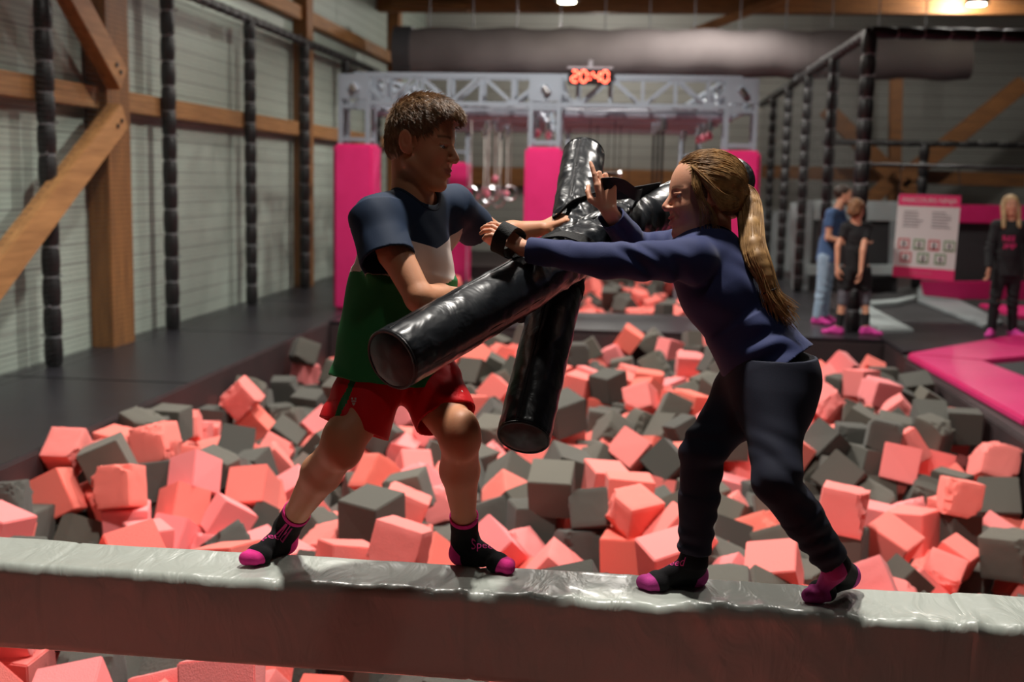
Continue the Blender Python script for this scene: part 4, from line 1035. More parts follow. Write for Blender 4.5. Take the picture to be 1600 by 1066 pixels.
-505,2253,-288,-7496,-1327,5742,2157,1,110,3575,-176,-2441,-10733,-2849,2390,8,-326,4097,-223,-7215,3649,-6987,2153,2,-16,4144,-102,4695,11808,2775,2199,9,
78,4461,-180,-10210,-5782,4741,2184,9,145,4671,-46,-3135,-5161,3713,2091,10,-127,4942,-162,7685,-184,13983,2215,2,-45,5035,-161,-8469,-588,-8674,2364,2,
162,5666,-157,-1085,731,11267,2478,9,-41,6274,-182,2990,-6525,-249,2099,11,-228,6590,-176,2083,-10556,-9,1819,1,-202,1701,-61,-187,-10392,9849,1887,1,
-107,2159,-9,0,-3515,-11354,2405,2,-199,2303,-135,2824,-2888,-11487,2487,0,-375,2804,-189,500,-2521,13289,2261,1,173,3549,-298,-2677,5744,-5653,2268,1,
-33,4016,-213,-6214,-1989,-14503,2346,2,86,3782,-219,-1191,13910,1409,2170,0,212,4779,-52,-747,-14880,4662,2384,11,157,4901,-66,-7147,-15183,-904,2119,1,
342,4973,-28,1963,-6072,-6129,2387,8,240,5867,-190,7249,-715,-14745,2447,1,93,6334,-127,1437,13212,-279,2458,10,-78,6422,-161,1328,6612,841,2279,10,
-273,6596,-88,-23,-2704,39,2132,8,-19,1897,-44,-191,-8,9225,2428,3,-252,2046,-184,4823,11015,-4995,2063,0,-191,2148,-139,-998,12287,-9500,2233,1,
79,2321,-47,-1703,-6883,7167,1971,1,-111,2327,-2,6038,-2867,8545,2142,8,217,3347,-260,7695,2465,11529,2465,3,419,3909,-244,12072,-6326,-4176,1903,0,
225,3908,-197,5784,5618,9326,2446,8,120,4555,-117,1059,-11882,3179,2243,8,36,5172,-90,939,3901,-11927,2484,9,48,6171,-218,-10292,2566,9419,2310,0,
167,6456,-53,14712,221,-4429,2070,9,-54,6591,-19,-562,-2770,15377,2164,9,164,2029,-5,-7922,233,3242,1913,2,231,2228,-65,-1692,1688,-11711,2290,3,
204,2522,-55,939,14839,7512,2410,10,94,2767,-56,-8463,1115,-13885,2414,9,89,2944,-193,-5041,-1736,-5391,2197,2,521,3796,-228,-5678,625,8599,2368,2,
678,3904,-105,12021,-4332,1352,2370,8,687,4018,-137,9551,9852,2848,2266,0,297,4352,-85,-9551,10579,-2358,2107,8,440,4637,-40,-1022,182,14621,2464,1,
435,4765,-52,8950,-6039,-888,2283,3,491,5555,-86,2610,-14428,97,2408,3,256,5980,-58,-1444,-182,-15499,2468,11,565,1998,-274,-8926,191,12403,2316,2,
408,2488,-141,3792,-7301,-11568,2428,1,528,2502,-268,-9447,-5640,-7824,1921,2,257,2906,-157,-10643,3431,241,2372,11,124,3030,-72,-4328,242,8516,2386,9,
408,3309,-170,-3914,5127,-5289,2099,10,395,3558,-216,-2514,2471,4975,2378,11,765,3832,-175,-3588,10313,-6646,2167,10,402,4504,4,-2615,908,9322,2258,9,
573,4691,-79,-5910,-8084,-8372,2420,11,567,6023,-37,-7393,1197,12641,2435,11,536,2153,-197,14860,2588,905,1980,0,506,2237,-300,-10243,3888,998,2138,2,
796,2809,-198,-2485,2379,1832,2114,2,298,2629,-99,4302,-4074,-3732,2148,8,334,2724,-50,-5657,-5301,-10867,2216,9,734,2921,-234,-3408,-887,8845,2096,2,
579,3243,-145,-3801,-7928,-5697,2331,8,572,3237,-28,596,435,6739,2365,11,859,3755,-191,5862,-50,4510,2071,11,1060,4034,-153,-8231,442,-2784,2178,8,
854,4144,-8,-2861,-6898,2234,2151,10,817,4380,-17,7887,-5383,-1833,2073,8,714,4599,6,2222,-3018,2902,2469,11,680,4785,-74,8311,-184,13815,1807,1,
902,5703,-88,3955,13029,-48,2365,9,780,5982,-79,2435,-982,4271,2177,8,904,2183,-235,8656,-2201,-7140,2255,0,818,2369,-213,276,-4539,-11668,2116,2,
829,2557,-239,3514,5033,-5533,2459,3,603,2980,-164,-5327,13417,-598,2411,11,733,3185,-209,-14537,3471,2179,1819,8,845,3609,-187,8707,-8245,-3959,2487,9,
1209,4014,-187,-8149,3275,6947,2455,8,1066,4336,-160,8934,1161,8532,2395,9,831,4512,-33,1064,-5776,6377,2058,8,1042,4805,-49,-3522,-661,7218,2160,11,
1029,5131,-29,9819,-6722,-147,2433,11,1018,5480,-37,-7966,-320,-4483,2247,9,991,5855,-23,-6560,-12446,-3198,2079,9,1053,2191,-184,8359,45,-1215,2439,3,
1104,2527,-170,-5448,4859,5380,1860,3,1025,2629,-152,475,-6537,-5990,2298,3,889,2876,-266,-8095,-3570,-8806,2236,1,869,3325,-233,-9404,3030,-10647,1968,11,
954,4484,-60,-2566,9034,-3536,2325,10,884,5388,-194,349,1715,-12393,2103,0,1235,2157,-239,1697,11761,9539,2241,3,1231,2273,-74,-4,-7,-7223,2448,0,
1241,2790,-87,-14738,623,34,2322,2,1214,2924,-152,-599,1179,-6627,2352,0,1067,3151,-309,-1241,-14396,-880,2292,2,1235,3458,-70,-1801,724,12914,2331,3,
1140,3805,-260,-5302,-5092,-5127,2218,9,1233,3942,-294,2404,3872,8995,2206,11,1207,4124,-250,2292,-4223,-8509,2445,3,1234,4161,-94,5355,1517,106,2497,11,
1234,4571,-43,156,-91,-687,2296,8,1238,4746,-68,-12539,-7537,-1553,2092,1,1218,5286,-30,-5625,-5732,-9727,2273,8,1238,6093,-120,-7858,244,7833,2460,8,
1107,6424,-157,-5083,2001,5518,2064,2,-1721,2818,-82,1951,-899,-15036,2058,3,-1692,3213,-103,-6543,13369,1118,2470,9,-1710,4276,-113,-5377,15245,1237,2183,11,
-1676,5425,-170,8175,-7435,-7233,2276,10,-1637,6589,-127,5829,-32,-7740,2352,11,-1717,1774,-1,-10117,6302,4868,2302,0,-1488,2184,-37,7226,-602,-11072,2388,3,
-1586,2747,-198,1249,-748,7399,2487,3,-1336,3697,-140,11136,6319,-4671,2038,0,-1318,4107,-192,-1312,-4291,-12913,2188,11,-1208,4177,-259,-8244,-3727,3242,2352,8,
-1507,4203,-203,-5770,1233,9246,2339,2,-1481,4473,-275,-13957,3913,-3963,2196,0,-1693,4971,-118,-3399,606,496,2467,10,-1706,5106,-180,-745,14793,-7859,2334,0,
-1584,5528,-271,-12894,-258,-6542,2116,1,-1391,6214,-254,1867,-14481,1732,2351,2,-1098,1674,-126,-5812,2053,-11575,2110,3,-1356,2399,-72,-4922,797,1929,2159,1,
-1337,3585,-93,15691,1678,-647,2237,10,-1302,3462,-237,5583,-461,-2493,2480,0,-1208,3626,-211,798,-9980,-3930,2440,1,-1336,3957,-184,-6733,992,-8912,2192,8,
-1031,4141,-42,-8373,-5922,539,2403,9,-926,4169,-91,10418,889,7269,2221,10,-1172,4342,-252,-7649,2764,-1062,2478,10,-878,4791,-141,8480,-2449,4383,1916,8,
-1148,4774,-151,11964,-4981,4572,2246,0,-1345,4822,-220,-2950,2972,11277,2499,9,-785,5626,-21,4003,-2970,14723,2440,9,-1257,6303,-251,-843,-1821,-4136,2462,3,
-1378,6593,-148,7887,9689,52,2274,11,-1021,1674,-202,-8513,-11709,272,2108,2,-1207,1771,-156,6722,14,-7874,2155,2,-1135,1878,-89,-3997,12248,-6059,2347,9,
-1092,2409,-162,-462,45,-15288,2121,3,-1444,2798,-221,-9705,-2872,-5173,2316,2,-1501,2950,-263,-1283,12166,7092,2164,2,-1130,3764,-203,-5477,-2794,289,2161,9,
-1094,3806,-312,6555,12002,149,2080,3,-591,3592,-168,-9292,-1929,-478,2210,11,-754,3920,-148,11760,429,2403,2069,11,-987,4340,-188,-9266,608,1016,2213,3,
-878,4919,-188,-2625,-3183,-950,2112,3,-670,5463,-34,8625,2404,634,2016,8,-1485,6580,-109,-10460,-301,-10555,2306,10,-1000,2164,-267,-1269,-1113,-13964,2179,3,
-907,2211,-167,5251,13549,-833,2256,2,-1133,3453,-236,5148,-1910,-5479,2316,8,-413,3765,-192,-4103,11852,-2118,2351,11,-517,4238,-192,-4713,11887,1503,2306,11,
-635,4280,-143,-603,-14422,-2959,2262,10,-540,4678,-169,-3655,-1493,12767,2291,0,-442,4949,-111,11331,-2675,-3409,2435,9,-633,5260,-87,1738,-1383,-6615,2364,10,
-562,5414,-51,3571,4905,-13047,2425,8,-411,5500,-83,14305,-4639,530,2192,9,-901,5740,-69,-3142,6142,-11888,2407,9,-630,6333,-195,8208,2478,-10656,2294,1,
-460,6576,-79,-3591,4887,-2714,2404,9,-884,1719,-114,-8071,424,-2080,1802,0,-766,2270,-178,7791,3089,7689,2284,1,-914,2324,-166,-7079,-3248,689,2156,1,
-1066,2636,-138,3078,15558,4055,2339,1,-530,3009,-191,-4519,-3312,-12413,2479,9,-1045,3135,-217,3015,-198,5475,2158,9,-686,2978,-46,1957,8634,-8176,2428,8,
-432,4469,-186,8166,-2424,8852,1905,1,-595,4982,-166,2006,-3110,14056,2246,0,-484,5256,-45,-4265,-13612,-1262,2195,8,-522,6432,-169,-2076,-1465,11323,2297,11,
-675,6481,-133,-3225,5671,-8821,2288,9,
]

# ------------------------------------------------------------------ foam cubes
def foam_mat(name, rgb, rgb2):
    m = mat(name, rgb, .92, spec=.15, sheen=.1)
    nt = m.node_tree; bs = nt.nodes['Principled BSDF']
    tc = nt.nodes.new('ShaderNodeTexCoord'); oi = nt.nodes.new('ShaderNodeObjectInfo')
    mx = nt.nodes.new('ShaderNodeMix'); mx.data_type = 'RGBA'; mx.inputs[6].default_value = lin(rgb) + (1,); mx.inputs[7].default_value = lin(rgb2) + (1,)
    nt.links.new(oi.outputs['Random'], mx.inputs[0]); nt.links.new(mx.outputs[2], bs.inputs['Base Color'])
    v = nt.nodes.new('ShaderNodeTexVoronoi'); v.inputs['Scale'].default_value = 55
    n = nt.nodes.new('ShaderNodeTexNoise'); n.inputs['Scale'].default_value = 26; n.inputs['Detail'].default_value = 6
    ad = nt.nodes.new('ShaderNodeMath'); ad.operation = 'ADD'
    nt.links.new(tc.outputs['Object'], v.inputs['Vector']); nt.links.new(tc.outputs['Object'], n.inputs['Vector'])
    nt.links.new(v.outputs['Distance'], ad.inputs[0]); nt.links.new(n.outputs['Fac'], ad.inputs[1])
    bp = nt.nodes.new('ShaderNodeBump'); bp.inputs['Strength'].default_value = .22; bp.inputs['Distance'].default_value = .01
    nt.links.new(ad.outputs[0], bp.inputs['Height']); nt.links.new(bp.outputs[0], bs.inputs['Normal'])
    return m
foam_mat('pink_foam', (255, 150, 152), (252, 128, 112))
foam_mat('grey_foam', (106, 103, 94), (80, 80, 76))

def foam_mesh(seed, torn, col):
    """unit cube of foam; torn ones have chewed corners and edges"""
    rng = random.Random(seed)
    bm = bmesh.new(); bmesh.ops.create_cube(bm, size=1)
    if not torn:
        for v in bm.verts: v.co += Vector([rng.uniform(-.03, .03) for _ in range(3)])
        bmesh.ops.bevel(bm, geom=bm.edges[:], offset=.022, segments=2, affect='EDGES')
    else:
        bmesh.ops.subdivide_edges(bm, edges=bm.edges[:], cuts=11, use_grid_fill=True)
        off = Vector([rng.uniform(-9, 9) for _ in range(3)])
        cuts = []
        for _ in range(rng.choice([2, 3, 4, 5])):
            n = Vector([rng.choice([-1, 1]) * rng.uniform(.35, 1) for _ in range(3)]).normalized()
            if rng.random() < .4: n[rng.randrange(3)] *= .15; n.normalize()
            corner = Vector([math.copysign(.5, c) for c in n])
            cuts.append((n, corner.dot(n) * rng.uniform(.66, .84)))
        for v in bm.verts:
            p = v.co.copy()
            r = max(abs(p.x), abs(p.y), abs(p.z))
            q = Vector([math.copysign(min(abs(c), .485), c) for c in p])
            e2 = sorted([abs(c) for c in p])
            if e2[1] > .47: p *= .965
            rough = 0
            for n, d in cuts:
                ex = p.dot(n) - d + .05 * noise.noise(p * 4 + off)
                if ex > 0: p -= n * ex; rough = 1
            nn = noise.noise(p * 7 + off) * (.07 if rough else .01) + noise.noise(p * 16 - off) * (.05 if rough else .006)
            p += p.normalized() * nn
            v.co = p
    me = bpy.data.meshes.new('foam_cube'); bm.to_mesh(me); bm.free()
    me.materials.append(MATS[col]); angle_smooth(me, 28)
    return me
FM = {}
for col in ('pink_foam', 'grey_foam'):
    FM[col, 0] = [foam_mesh(i, False, col) for i in range(5)]
    FM[col, 1] = [foam_mesh(40 + i, True, col) for i in range(12)]

def euler_m(e):
    return np.array(Matrix.Rotation(e[2], 3, 'Z') @ Matrix.Rotation(e[1], 3, 'Y') @ Matrix.Rotation(e[0], 3, 'X'))
PILE = np.array(PILE_DATA, float).reshape(-1, 8)
# columns: x y z (mm/2), rotation xyz (1/5000 rad), size (1/10000 m), colour and wear code
LAND = [("the left foot of the boy at left", 430, 870), ("the boy's right-hand sock", 760, 880), ("the girl's front foot", 1060, 905), ("the girl's back foot", 1290, 920),
        ("the lowest bat end", 820, 690), ("the bottom left photo corner", 60, 1040), ("the beam underside below the boy", 500, 1040), ('the left end of the beam', 60, 830), ('the left edge of the pit', 170, 690),
        ("the right photo edge", 1580, 880), ("the pink pad corner", 1450, 620), ("the chrome tube at right", 1570, 720), ("the left knee of the boy", 560, 720), ("the gap between the girl's legs", 1150, 790),
        ("the gap between both children", 950, 800), ("the red shorts", 640, 690), ("the gap between the boy's legs", 620, 820), ("the far left pit corner", 440, 590), ("the left pit edge's middle", 290, 640),
        ("the girl's rear knee", 1300, 760), ("the girl's hips", 1290, 610), ("the girl's front thigh", 1010, 640), ("the girl's rear heel", 1440, 860), ("the boy's left foot, from its left", 290, 790), ("the right pit half's middle", 1420, 740),
        ("the beam between both children", 890, 870), ("the dark strip under the beam", 180, 1050), ("the boy's right-hand shin", 690, 760), ("the far pit end", 960, 580), ("the left front pit part", 110, 760)]
ORD = ['closest to', 'second closest to', 'third closest to', 'fourth closest to', 'fifth closest to', 'sixth closest to', 'seventh closest to', 'eighth closest to', 'ninth closest to', 'tenth closest to', 'eleventh closest to', 'twelfth closest to']
near, far = [], []
for i, r in enumerate(PILE):
    (near if r[7] >= 8 else far).append((i, r))
def cube_tf(r):
    loc = r[:3] * .002; s = r[6] * 1e-4 * 1.05
    return loc, euler_m(r[3:6] / 5000), s
cnt = {}
info = []
for i, r in near:
    loc, R, s = cube_tf(r)
    px, py, d = PX(loc + (0, 0, .1))
    li = min(range(len(LAND)), key=lambda k: (LAND[k][1] - px) ** 2 + (1.3 * (LAND[k][2] - py)) ** 2)
    info.append((li, (LAND[li][1] - px) ** 2 + (LAND[li][2] - py) ** 2, i, r, loc, R, s))
info.sort(key=lambda t: (t[0], t[1]))
for li, dd, i, r, loc, R, s in info:
    code = int(r[7]) % 8; pink = code & 1; torn = (code >> 1) & 1
    col = 'pink_foam' if pink else 'grey_foam'
    L = FM[col, torn]
    o = bpy.data.objects.new('foam_cube', L[i % len(L)]); COL.objects.link(o)
    o.location = loc; o.rotation_euler = [v / 5000 for v in r[3:6]]; o.scale = (s, s, s)
    key = (li, pink, torn); k = cnt.get(key, 0); cnt[key] = k + 1
    adj = ('salmon pink' if pink else 'dark grey') + (' torn foam cube, ' if torn else ' clean-cut foam cube, ')
    lb = adj + ORD[min(k, 11)] + ' ' + LAND[li][0]
    tag(o, lb, 'foam cube', 'foam cubes in the near pit')
# the small far ones and the unseen added bounce cubes: one object
V, Fc, Mi = [], [], []
nv = 0
def geo(me):
    v = np.empty(len(me.vertices) * 3, np.float32); me.vertices.foreach_get('co', v)
    return v.reshape(-1, 3).astype(float), [tuple(p.vertices) for p in me.polygons]
GEO = {k: [geo(m_) for m_ in (L if k[1] == 0 else L[:6])] for k, L in FM.items()}
for shift in (0, 1, 2):
    for i, r in (far if shift == 0 else far + near):
        loc, R, s = cube_tf(r)
        if shift == 2:  # unseen copies towards the camera, added to bounce light onto the beam front
            if loc[1] > 5.35: continue
            loc = loc + np.array([0, -2.2, -.02])
        if shift == 1:
            loc = loc + np.array([0, 11.9, 0])
            if any(abs(loc[0] - x_) < .42 and abs(loc[1] - RY1) < .42 for x_ in RXB): continue
            if loc[0] > QX1 - .2 or loc[1] > QY1 - .15 or loc[1] < QY0 + .12: continue
        code = int(r[7]) % 8; pink = code & 1; torn = (code >> 1) & 1
        L = GEO['pink_foam' if pink else 'grey_foam', torn]
        v, f = L[i % len(L)]
        V.append((v * s) @ R.T + loc); Fc += [tuple(a + nv for a in q) for q in f]; Mi += [0 if pink else 1] * len(f); nv += len(v)
me = bpy.data.meshes.new('foam_cubes_far_and_bounce'); me.from_pydata(np.concatenate(V).tolist(), [], Fc)
me.materials.append(MATS['pink_foam']); me.materials.append(MATS['grey_foam'])
me.polygons.foreach_set('material_index', Mi); angle_smooth(me, 35)
tag(link('distant_and_bounce_foam_cubes', me), 'small distant foam cubes in the pit and under the rig, with unseen added bounce cubes', 'foam cubes', None, 'stuff')

# ------------------------------------------------------------------ padded balance beam
def vinyl(name, rgb, rough, bscale, bstr, coat=.0, stretch=(1, 1, 1)):
    m = mat(name, rgb, rough, coat=coat)
    nt = m.node_tree; bs = nt.nodes['Principled BSDF']
    tc = nt.nodes.new('ShaderNodeTexCoord'); mp = nt.nodes.new('ShaderNodeMapping'); mp.inputs['Scale'].default_value = stretch
    n = nt.nodes.new('ShaderNodeTexNoise'); n.inputs['Scale'].default_value = bscale; n.inputs['Detail'].default_value = 3; n.inputs['Distortion'].default_value = .8
    bp = nt.nodes.new('ShaderNodeBump'); bp.inputs['Strength'].default_value = bstr; bp.inputs['Distance'].default_value = .02
    nt.links.new(tc.outputs['Object'], mp.inputs[0]); nt.links.new(mp.outputs[0], n.inputs['Vector'])
    nt.links.new(n.outputs['Fac'], bp.inputs['Height']); nt.links.new(bp.outputs[0], bs.inputs['Normal'])
    return m
vinyl('beam_vinyl', (172, 178, 170), .34, 7, .5, .15, (1.7, .8, .8))
vinyl('bat_vinyl', (25, 28, 32), .32, 11, .28, .15)
mat('bat_end', (26, 20, 21), .42, bump=(12, .3))
mat('piping', (22, 22, 24), .35)

BZ = .62
def beam():
    e = empty('balance_beam', (-.4, 3.09, BZ - .26), 'long grey vinyl padded balance beam on which both children stand', 'balance beam')
    x0, x1 = -3.75, 2.85
    nx, hw, hh, rad = 830, .125, .125, .028
    sec = []
    def arc(cx, cz, a0):
        for k in range(6):
            a = a0 + k * math.pi / 2 / 5; sec.append((cx + rad * math.cos(a), cz + rad * math.sin(a)))
    def side(p, q, n):
        for k in range(1, n): sec.append((p[0] + (q[0] - p[0]) * k / n, p[1] + (q[1] - p[1]) * k / n))
    arc(hw - rad, hh - rad, 0); side((hw - rad, hh), (-hw + rad, hh), 9)
    arc(-hw + rad, hh - rad, math.pi / 2); side((-hw, hh - rad), (-hw, -hh + rad), 9)
    arc(-hw + rad, -hh + rad, math.pi); side((-hw + rad, -hh), (hw - rad, -hh), 4)
    arc(hw - rad, -hh + rad, 1.5 * math.pi); side((hw, -hh + rad), (hw, hh - rad), 5)
    S = np.array(sec); n = len(S)
    N = np.zeros_like(S)
    for i in range(n):
        t = S[(i + 1) % n] - S[i - 1]; N[i] = nrm([t[1], -t[0]])
    xs = np.linspace(x0, x1, nx)
    V = []
    for x in xs:
        yc = 3.1 - .012 * (x + .4)
        seam = sum(math.exp(-((x - s) / .006) ** 2) for s in (-1.62, -.42, .86, 1.9)) * .004
        wild = .35 + .65 * min(1, max(0, (x + .9) / .5))
        for (a, z), nn in zip(S, N):
            top = max(0, nn[1]); front = max(0, -nn[0])
            edge = math.exp(-((a + hw) ** 2 + (z - hh) ** 2) / .0022)
            q = Vector((x * 9 + z * 5, a * 4, z * 3))
            w = (1 - abs(noise.noise(q)) * 2) * .009 * wild * (edge * 1.4 + .35 * top + .3 * front)
            w += noise.noise(Vector((x * 3.1, a * 6, z * 6 + 4))) * .007 * (top + front)
            w += noise.noise(Vector((x * 26, a * 9, z * 9))) * .005 * edge * wild
            sag = -.006 * top * (1 - (a / hw) ** 2)
            V.append((x, yc + a + nn[0] * (w - seam), BZ - hh - .003 + z + nn[1] * (w - seam) + sag))
    Fc = [(i * n + k, i * n + (k + 1) % n, (i + 1) * n + (k + 1) % n, (i + 1) * n + k) for i in range(nx - 1) for k in range(n)]
    Fc += [tuple(range(n)), tuple(range((nx - 1) * n, nx * n))[::-1]]
    mb = MB().add(V, Fc)
    mb.build('cover', MATS['beam_vinyl'], e, smooth=True)
    for x in (x0 + .06, x1 - .12):
        MB().box((x - .06, 2.98, .002), (x + .06, 3.22, BZ - .258)).build('support', MATS['foam_sleeve'], e, bevel=.02)
beam()

# ------------------------------------------------------------------ the two crossed bats
def ribbon(pts, wdir, w, th, m, name, parent):
    pts = [np.asarray(p, float) for p in pts]; V = []
    K = len(pts)
    for i, p in enumerate(pts):
        t = nrm(pts[min(i + 1, K - 1)] - pts[max(i - 1, 0)])
        d = np.asarray(wdir[i] if len(np.shape(wdir)) > 1 else wdir, float)
        d = nrm(d - t * (d @ t)); n = np.cross(t, d)
        for a, b in ((-1, -1), (1, -1), (1, 1), (-1, 1)): V.append(p + d * a * w / 2 + n * b * th / 2)
    Fc = [(i * 4 + k, i * 4 + (k + 1) % 4, (i + 1) * 4 + (k + 1) % 4, (i + 1) * 4 + k) for i in range(K - 1) for k in range(4)]
    Fc += [(3, 2, 1, 0), (4 * K - 4, 4 * K - 3, 4 * K - 2, 4 * K - 1)]
    o = MB().add(V, Fc).build(name, m, parent, smooth=True)
    return o
def spline(pts, n):
    """smooth curve through points"""
    P = np.array(pts, float); P = np.vstack([2 * P[0] - P[1], P, 2 * P[-1] - P[-2]])
    out = []
    S = len(P) - 3
    for i in range(n):
        u = i / (n - 1) * S; k = min(int(u), S - 1); t = u - k
        p0, p1, p2, p3 = P[k:k + 4]
        out.append(.5 * (2 * p1 + (p2 - p0) * t + (2 * p0 - 5 * p1 + 4 * p2 - p3) * t * t + (3 * p1 - p0 - 3 * p2 + p3) * t ** 3))
    return np.array(out)
def bat(ctrl, r, label, seed, mid, mouth):
    """padded vinyl bat along ctrl; mid = (t0, t1) bunched grip section"""
    C = spline(ctrl, 200)
    e = empty('padded_bat', C[0], label, 'padded bat', 'the crossed padded bats')
    seg = np.linalg.norm(np.diff(C, axis=0), axis=1); L = seg.sum(); s = np.concatenate([[0], np.cumsum(seg)]) / L
    nT, nA = 420, 72
    T = np.linspace(0, 1, nT)
    P = np.stack([np.interp(T, s, C[:, k]) for k in range(3)], 1)
    t0 = nrm(P[1] - P[0]); x = nrm(np.cross(t0, (0, 0, 1)))
    V = []; fr = []
    for i in range(nT):
        t = nrm(P[min(i + 1, nT - 1)] - P[max(i - 1, 0)]); x = nrm(x - t * (x @ t)); y = np.cross(t, x); fr.append((t, x.copy(), y))
        dist = min(T[i], 1 - T[i]) * L
        g = 1 / (1 + math.exp(-(T[i] - mid[0]) * 60)) * 1 / (1 + math.exp((T[i] - mid[1]) * 60))
        rad = r * (1 - .12 * g)
        if dist < .02: rad *= .93 + .07 * math.sqrt(max(0, 1 - (1 - dist / .02) ** 2))
        for k in range(nA):
            a = 2 * math.pi * k / nA
            dr = -.0028 * sum(math.exp(-(math.atan2(math.sin(a - b), math.cos(a - b)) / .035) ** 2) for b in (.4, 2.2, 4.6))
            q = Vector((T[i] * L * 14 + seed, math.cos(a) * 1.2, math.sin(a) * 1.2))
            dr += (1 - 2 * abs(noise.noise(q))) * (.0022 + .008 * g)
            q = Vector((T[i] * L * 34 + math.cos(a) * 2, math.cos(a) * 2 + seed, math.sin(a) * 2))
            dr += noise.noise(q) * (.0006 + .0045 * g)
            e_ = math.exp(-dist / .05)
            dr += math.sin(a * 22 + 2 * math.sin(a * 3)) * .0011 * e_
            V.append(P[i] + (x * math.cos(a) + y * math.sin(a)) * (rad + dr))
    Fc = [(i * nA + k, i * nA + (k + 1) % nA, (i + 1) * nA + (k + 1) % nA, (i + 1) * nA + k) for i in range(nT - 1) for k in range(nA)]
    MB().add(V, Fc).build('sleeve', MATS['bat_vinyl'], e, smooth=True)
    for b in (.4, 2.2, 4.6):
        pts = []
        for i in range(4, nT - 4, 5):
            t, x_, y_ = fr[i]; g = 1 / (1 + math.exp(-(T[i] - mid[0]) * 60)) * 1 / (1 + math.exp((T[i] - mid[1]) * 60))
            pts.append(P[i] + (x_ * math.cos(b) + y_ * math.sin(b)) * r * (1 - .12 * g) * .975)
        MB().tube(pts, .0032, 6).build('seam', MATS['piping'], e, smooth=True)
    for i, sg in ((0, -1), (nT - 1, 1)):
        t, x_, y_ = fr[i]; V = [P[i] + t * sg * .012]; Fc = []
        for j, rr in enumerate((.3, .6, .85, .97)):
            for k in range(36):
                a = 2 * math.pi * k / 36
                V.append(P[i] + (x_ * math.cos(a) + y_ * math.sin(a)) * r * rr + t * sg * (.012 * (1 - rr ** 4) + .003 * noise.noise(Vector((math.cos(a) * 3 * rr, math.sin(a) * 3 * rr, seed)))))
        Fc = [(0, 1 + k, 1 + (k + 1) % 36) for k in range(36)]
        for j in range(3): Fc += [(1 + j * 36 + k, 1 + j * 36 + (k + 1) % 36, 1 + (j + 1) * 36 + (k + 1) % 36, 1 + (j + 1) * 36 + k) for k in range(36)]
        cp = MB().add(V, Fc).build('end_cap', MATS['bat_end'], e, smooth=True)
        ring = [P[i] + (x_ * math.cos(a) + y_ * math.sin(a)) * r * .955 + t * sg * .001 for a in np.linspace(0, 2 * math.pi, 49)]
        MB().tube(ring, .0045, 6, cap=False).build('piping', MATS['piping'], cp, smooth=True)
    return e, P, T, fr
BAT_A, PA, TA, FA = bat([U(613, 562, 2.75), U(790, 461, 3.06), U(885, 402, 3.27), U(1000, 343, 3.56), U(1148, 281, 4.1)], .0745,
                        'shiny black padded bat held by the girl, its near end pointing to lower left', 3.1, (.36, .62), 0)
BAT_B, PB, TB, FB = bat([U(818, 683, 3.08), U(868, 470, 3.38), U(890, 380, 3.6), U(912, 243, 4.0)], .0695,
                        'shiny black padded bat of the boy, standing steeply behind the other bat', 7.7, (.42, .7), 0)
def on_bat(P, T, fr, r, t, ang):
    i = int(np.clip(t, 0, 1) * (len(P) - 1)); tt, x, y = fr[i]
    u = nrm(CU - tt * (CU @ tt)); v = nrm(np.cross(tt, u))          # u = top of the bat, v = towards the viewer or away
    if v @ CF > 0: v = -v
    return P[i] + (u * math.cos(ang) + v * math.sin(ang)) * r, tt
def band(P, T, fr, r, t, dt, a0, a1, w, name, parent):
    pts, wd = [], []
    for k in range(25):
        f = k / 24
        p, tt = on_bat(P, T, fr, r, t + dt * f, a0 + (a1 - a0) * f); pts.append(p); wd.append(tt)
    return ribbon(pts, wd, w, .003, MATS['black_web'], name, parent)
# straps of the girl's bat
band(PA, TA, FA, .078, .36, .10, -.5, 2.7, .036, 'strap', BAT_A)
a0 = on_bat(PA, TA, FA, .074, .335, .1)[0]; a1 = on_bat(PA, TA, FA, .072, .40, .15)[0]
ribbon(spline([a0, U(783, 398, 3.05), U(779, 378, 2.99), U(789, 359, 2.985), U(800, 352, 3.03), U(812, 366, 3.12), U(806, 398, 3.12), a1], 40), nrm(CR * .75 - CU * .35 + CF * .1), .036, .003, MATS['black_web'], 'hand_loop', BAT_A)
b0 = on_bat(PA, TA, FA, .072, .655, -.1)[0]; b1 = on_bat(PA, TA, FA, .072, .69, .1)[0]
ribbon(spline([b0, U(995, 305, 3.42), U(972, 290, 3.27), U(950, 286, 3.20), U(938, 292, 3.235), U(948, 300, 3.29), U(972, 303, 3.36), b1], 40), nrm(CU * .75 + CR * .1 - CF * .55), .034, .003, MATS['black_web'], 'hand_loop', BAT_A)
# straps of the boy's bat
c0 = on_bat(PB, TB, FB, .066, .73, -1.5)[0]; c1 = on_bat(PB, TB, FB, .066, .66, -1.4)[0]
ribbon(spline([on_bat(PB, TB, FB, .066, .77, 1.1)[0], U(893, 317, 3.63), U(880, 327, 3.6), U(868, 340, 3.6), U(862, 349, 3.66), U(874, 352, 3.7), on_bat(PB, TB, FB, .066, .66, 1.2)[0]], 40), nrm(CU * .5 + CR * .3 - CF * .8), .034, .003, MATS['black_web'], 'hand_loop', BAT_B)
ribbon(spline([on_bat(PB, TB, FB, .068, .40, 1.2)[0], U(822, 497, 3.32), U(796, 486, 3.33), U(780, 474, 3.33), U(790, 462, 3.36), on_bat(PB, TB, FB, .068, .5, 1.2)[0]], 40), nrm(CU * .6 - CF * .8), .034, .003, MATS['black_web'], 'hand_loop', BAT_B)
band(PB, TB, FB, .0725, .40, .02, -.6, 2.6, .034, 'strap', BAT_B)

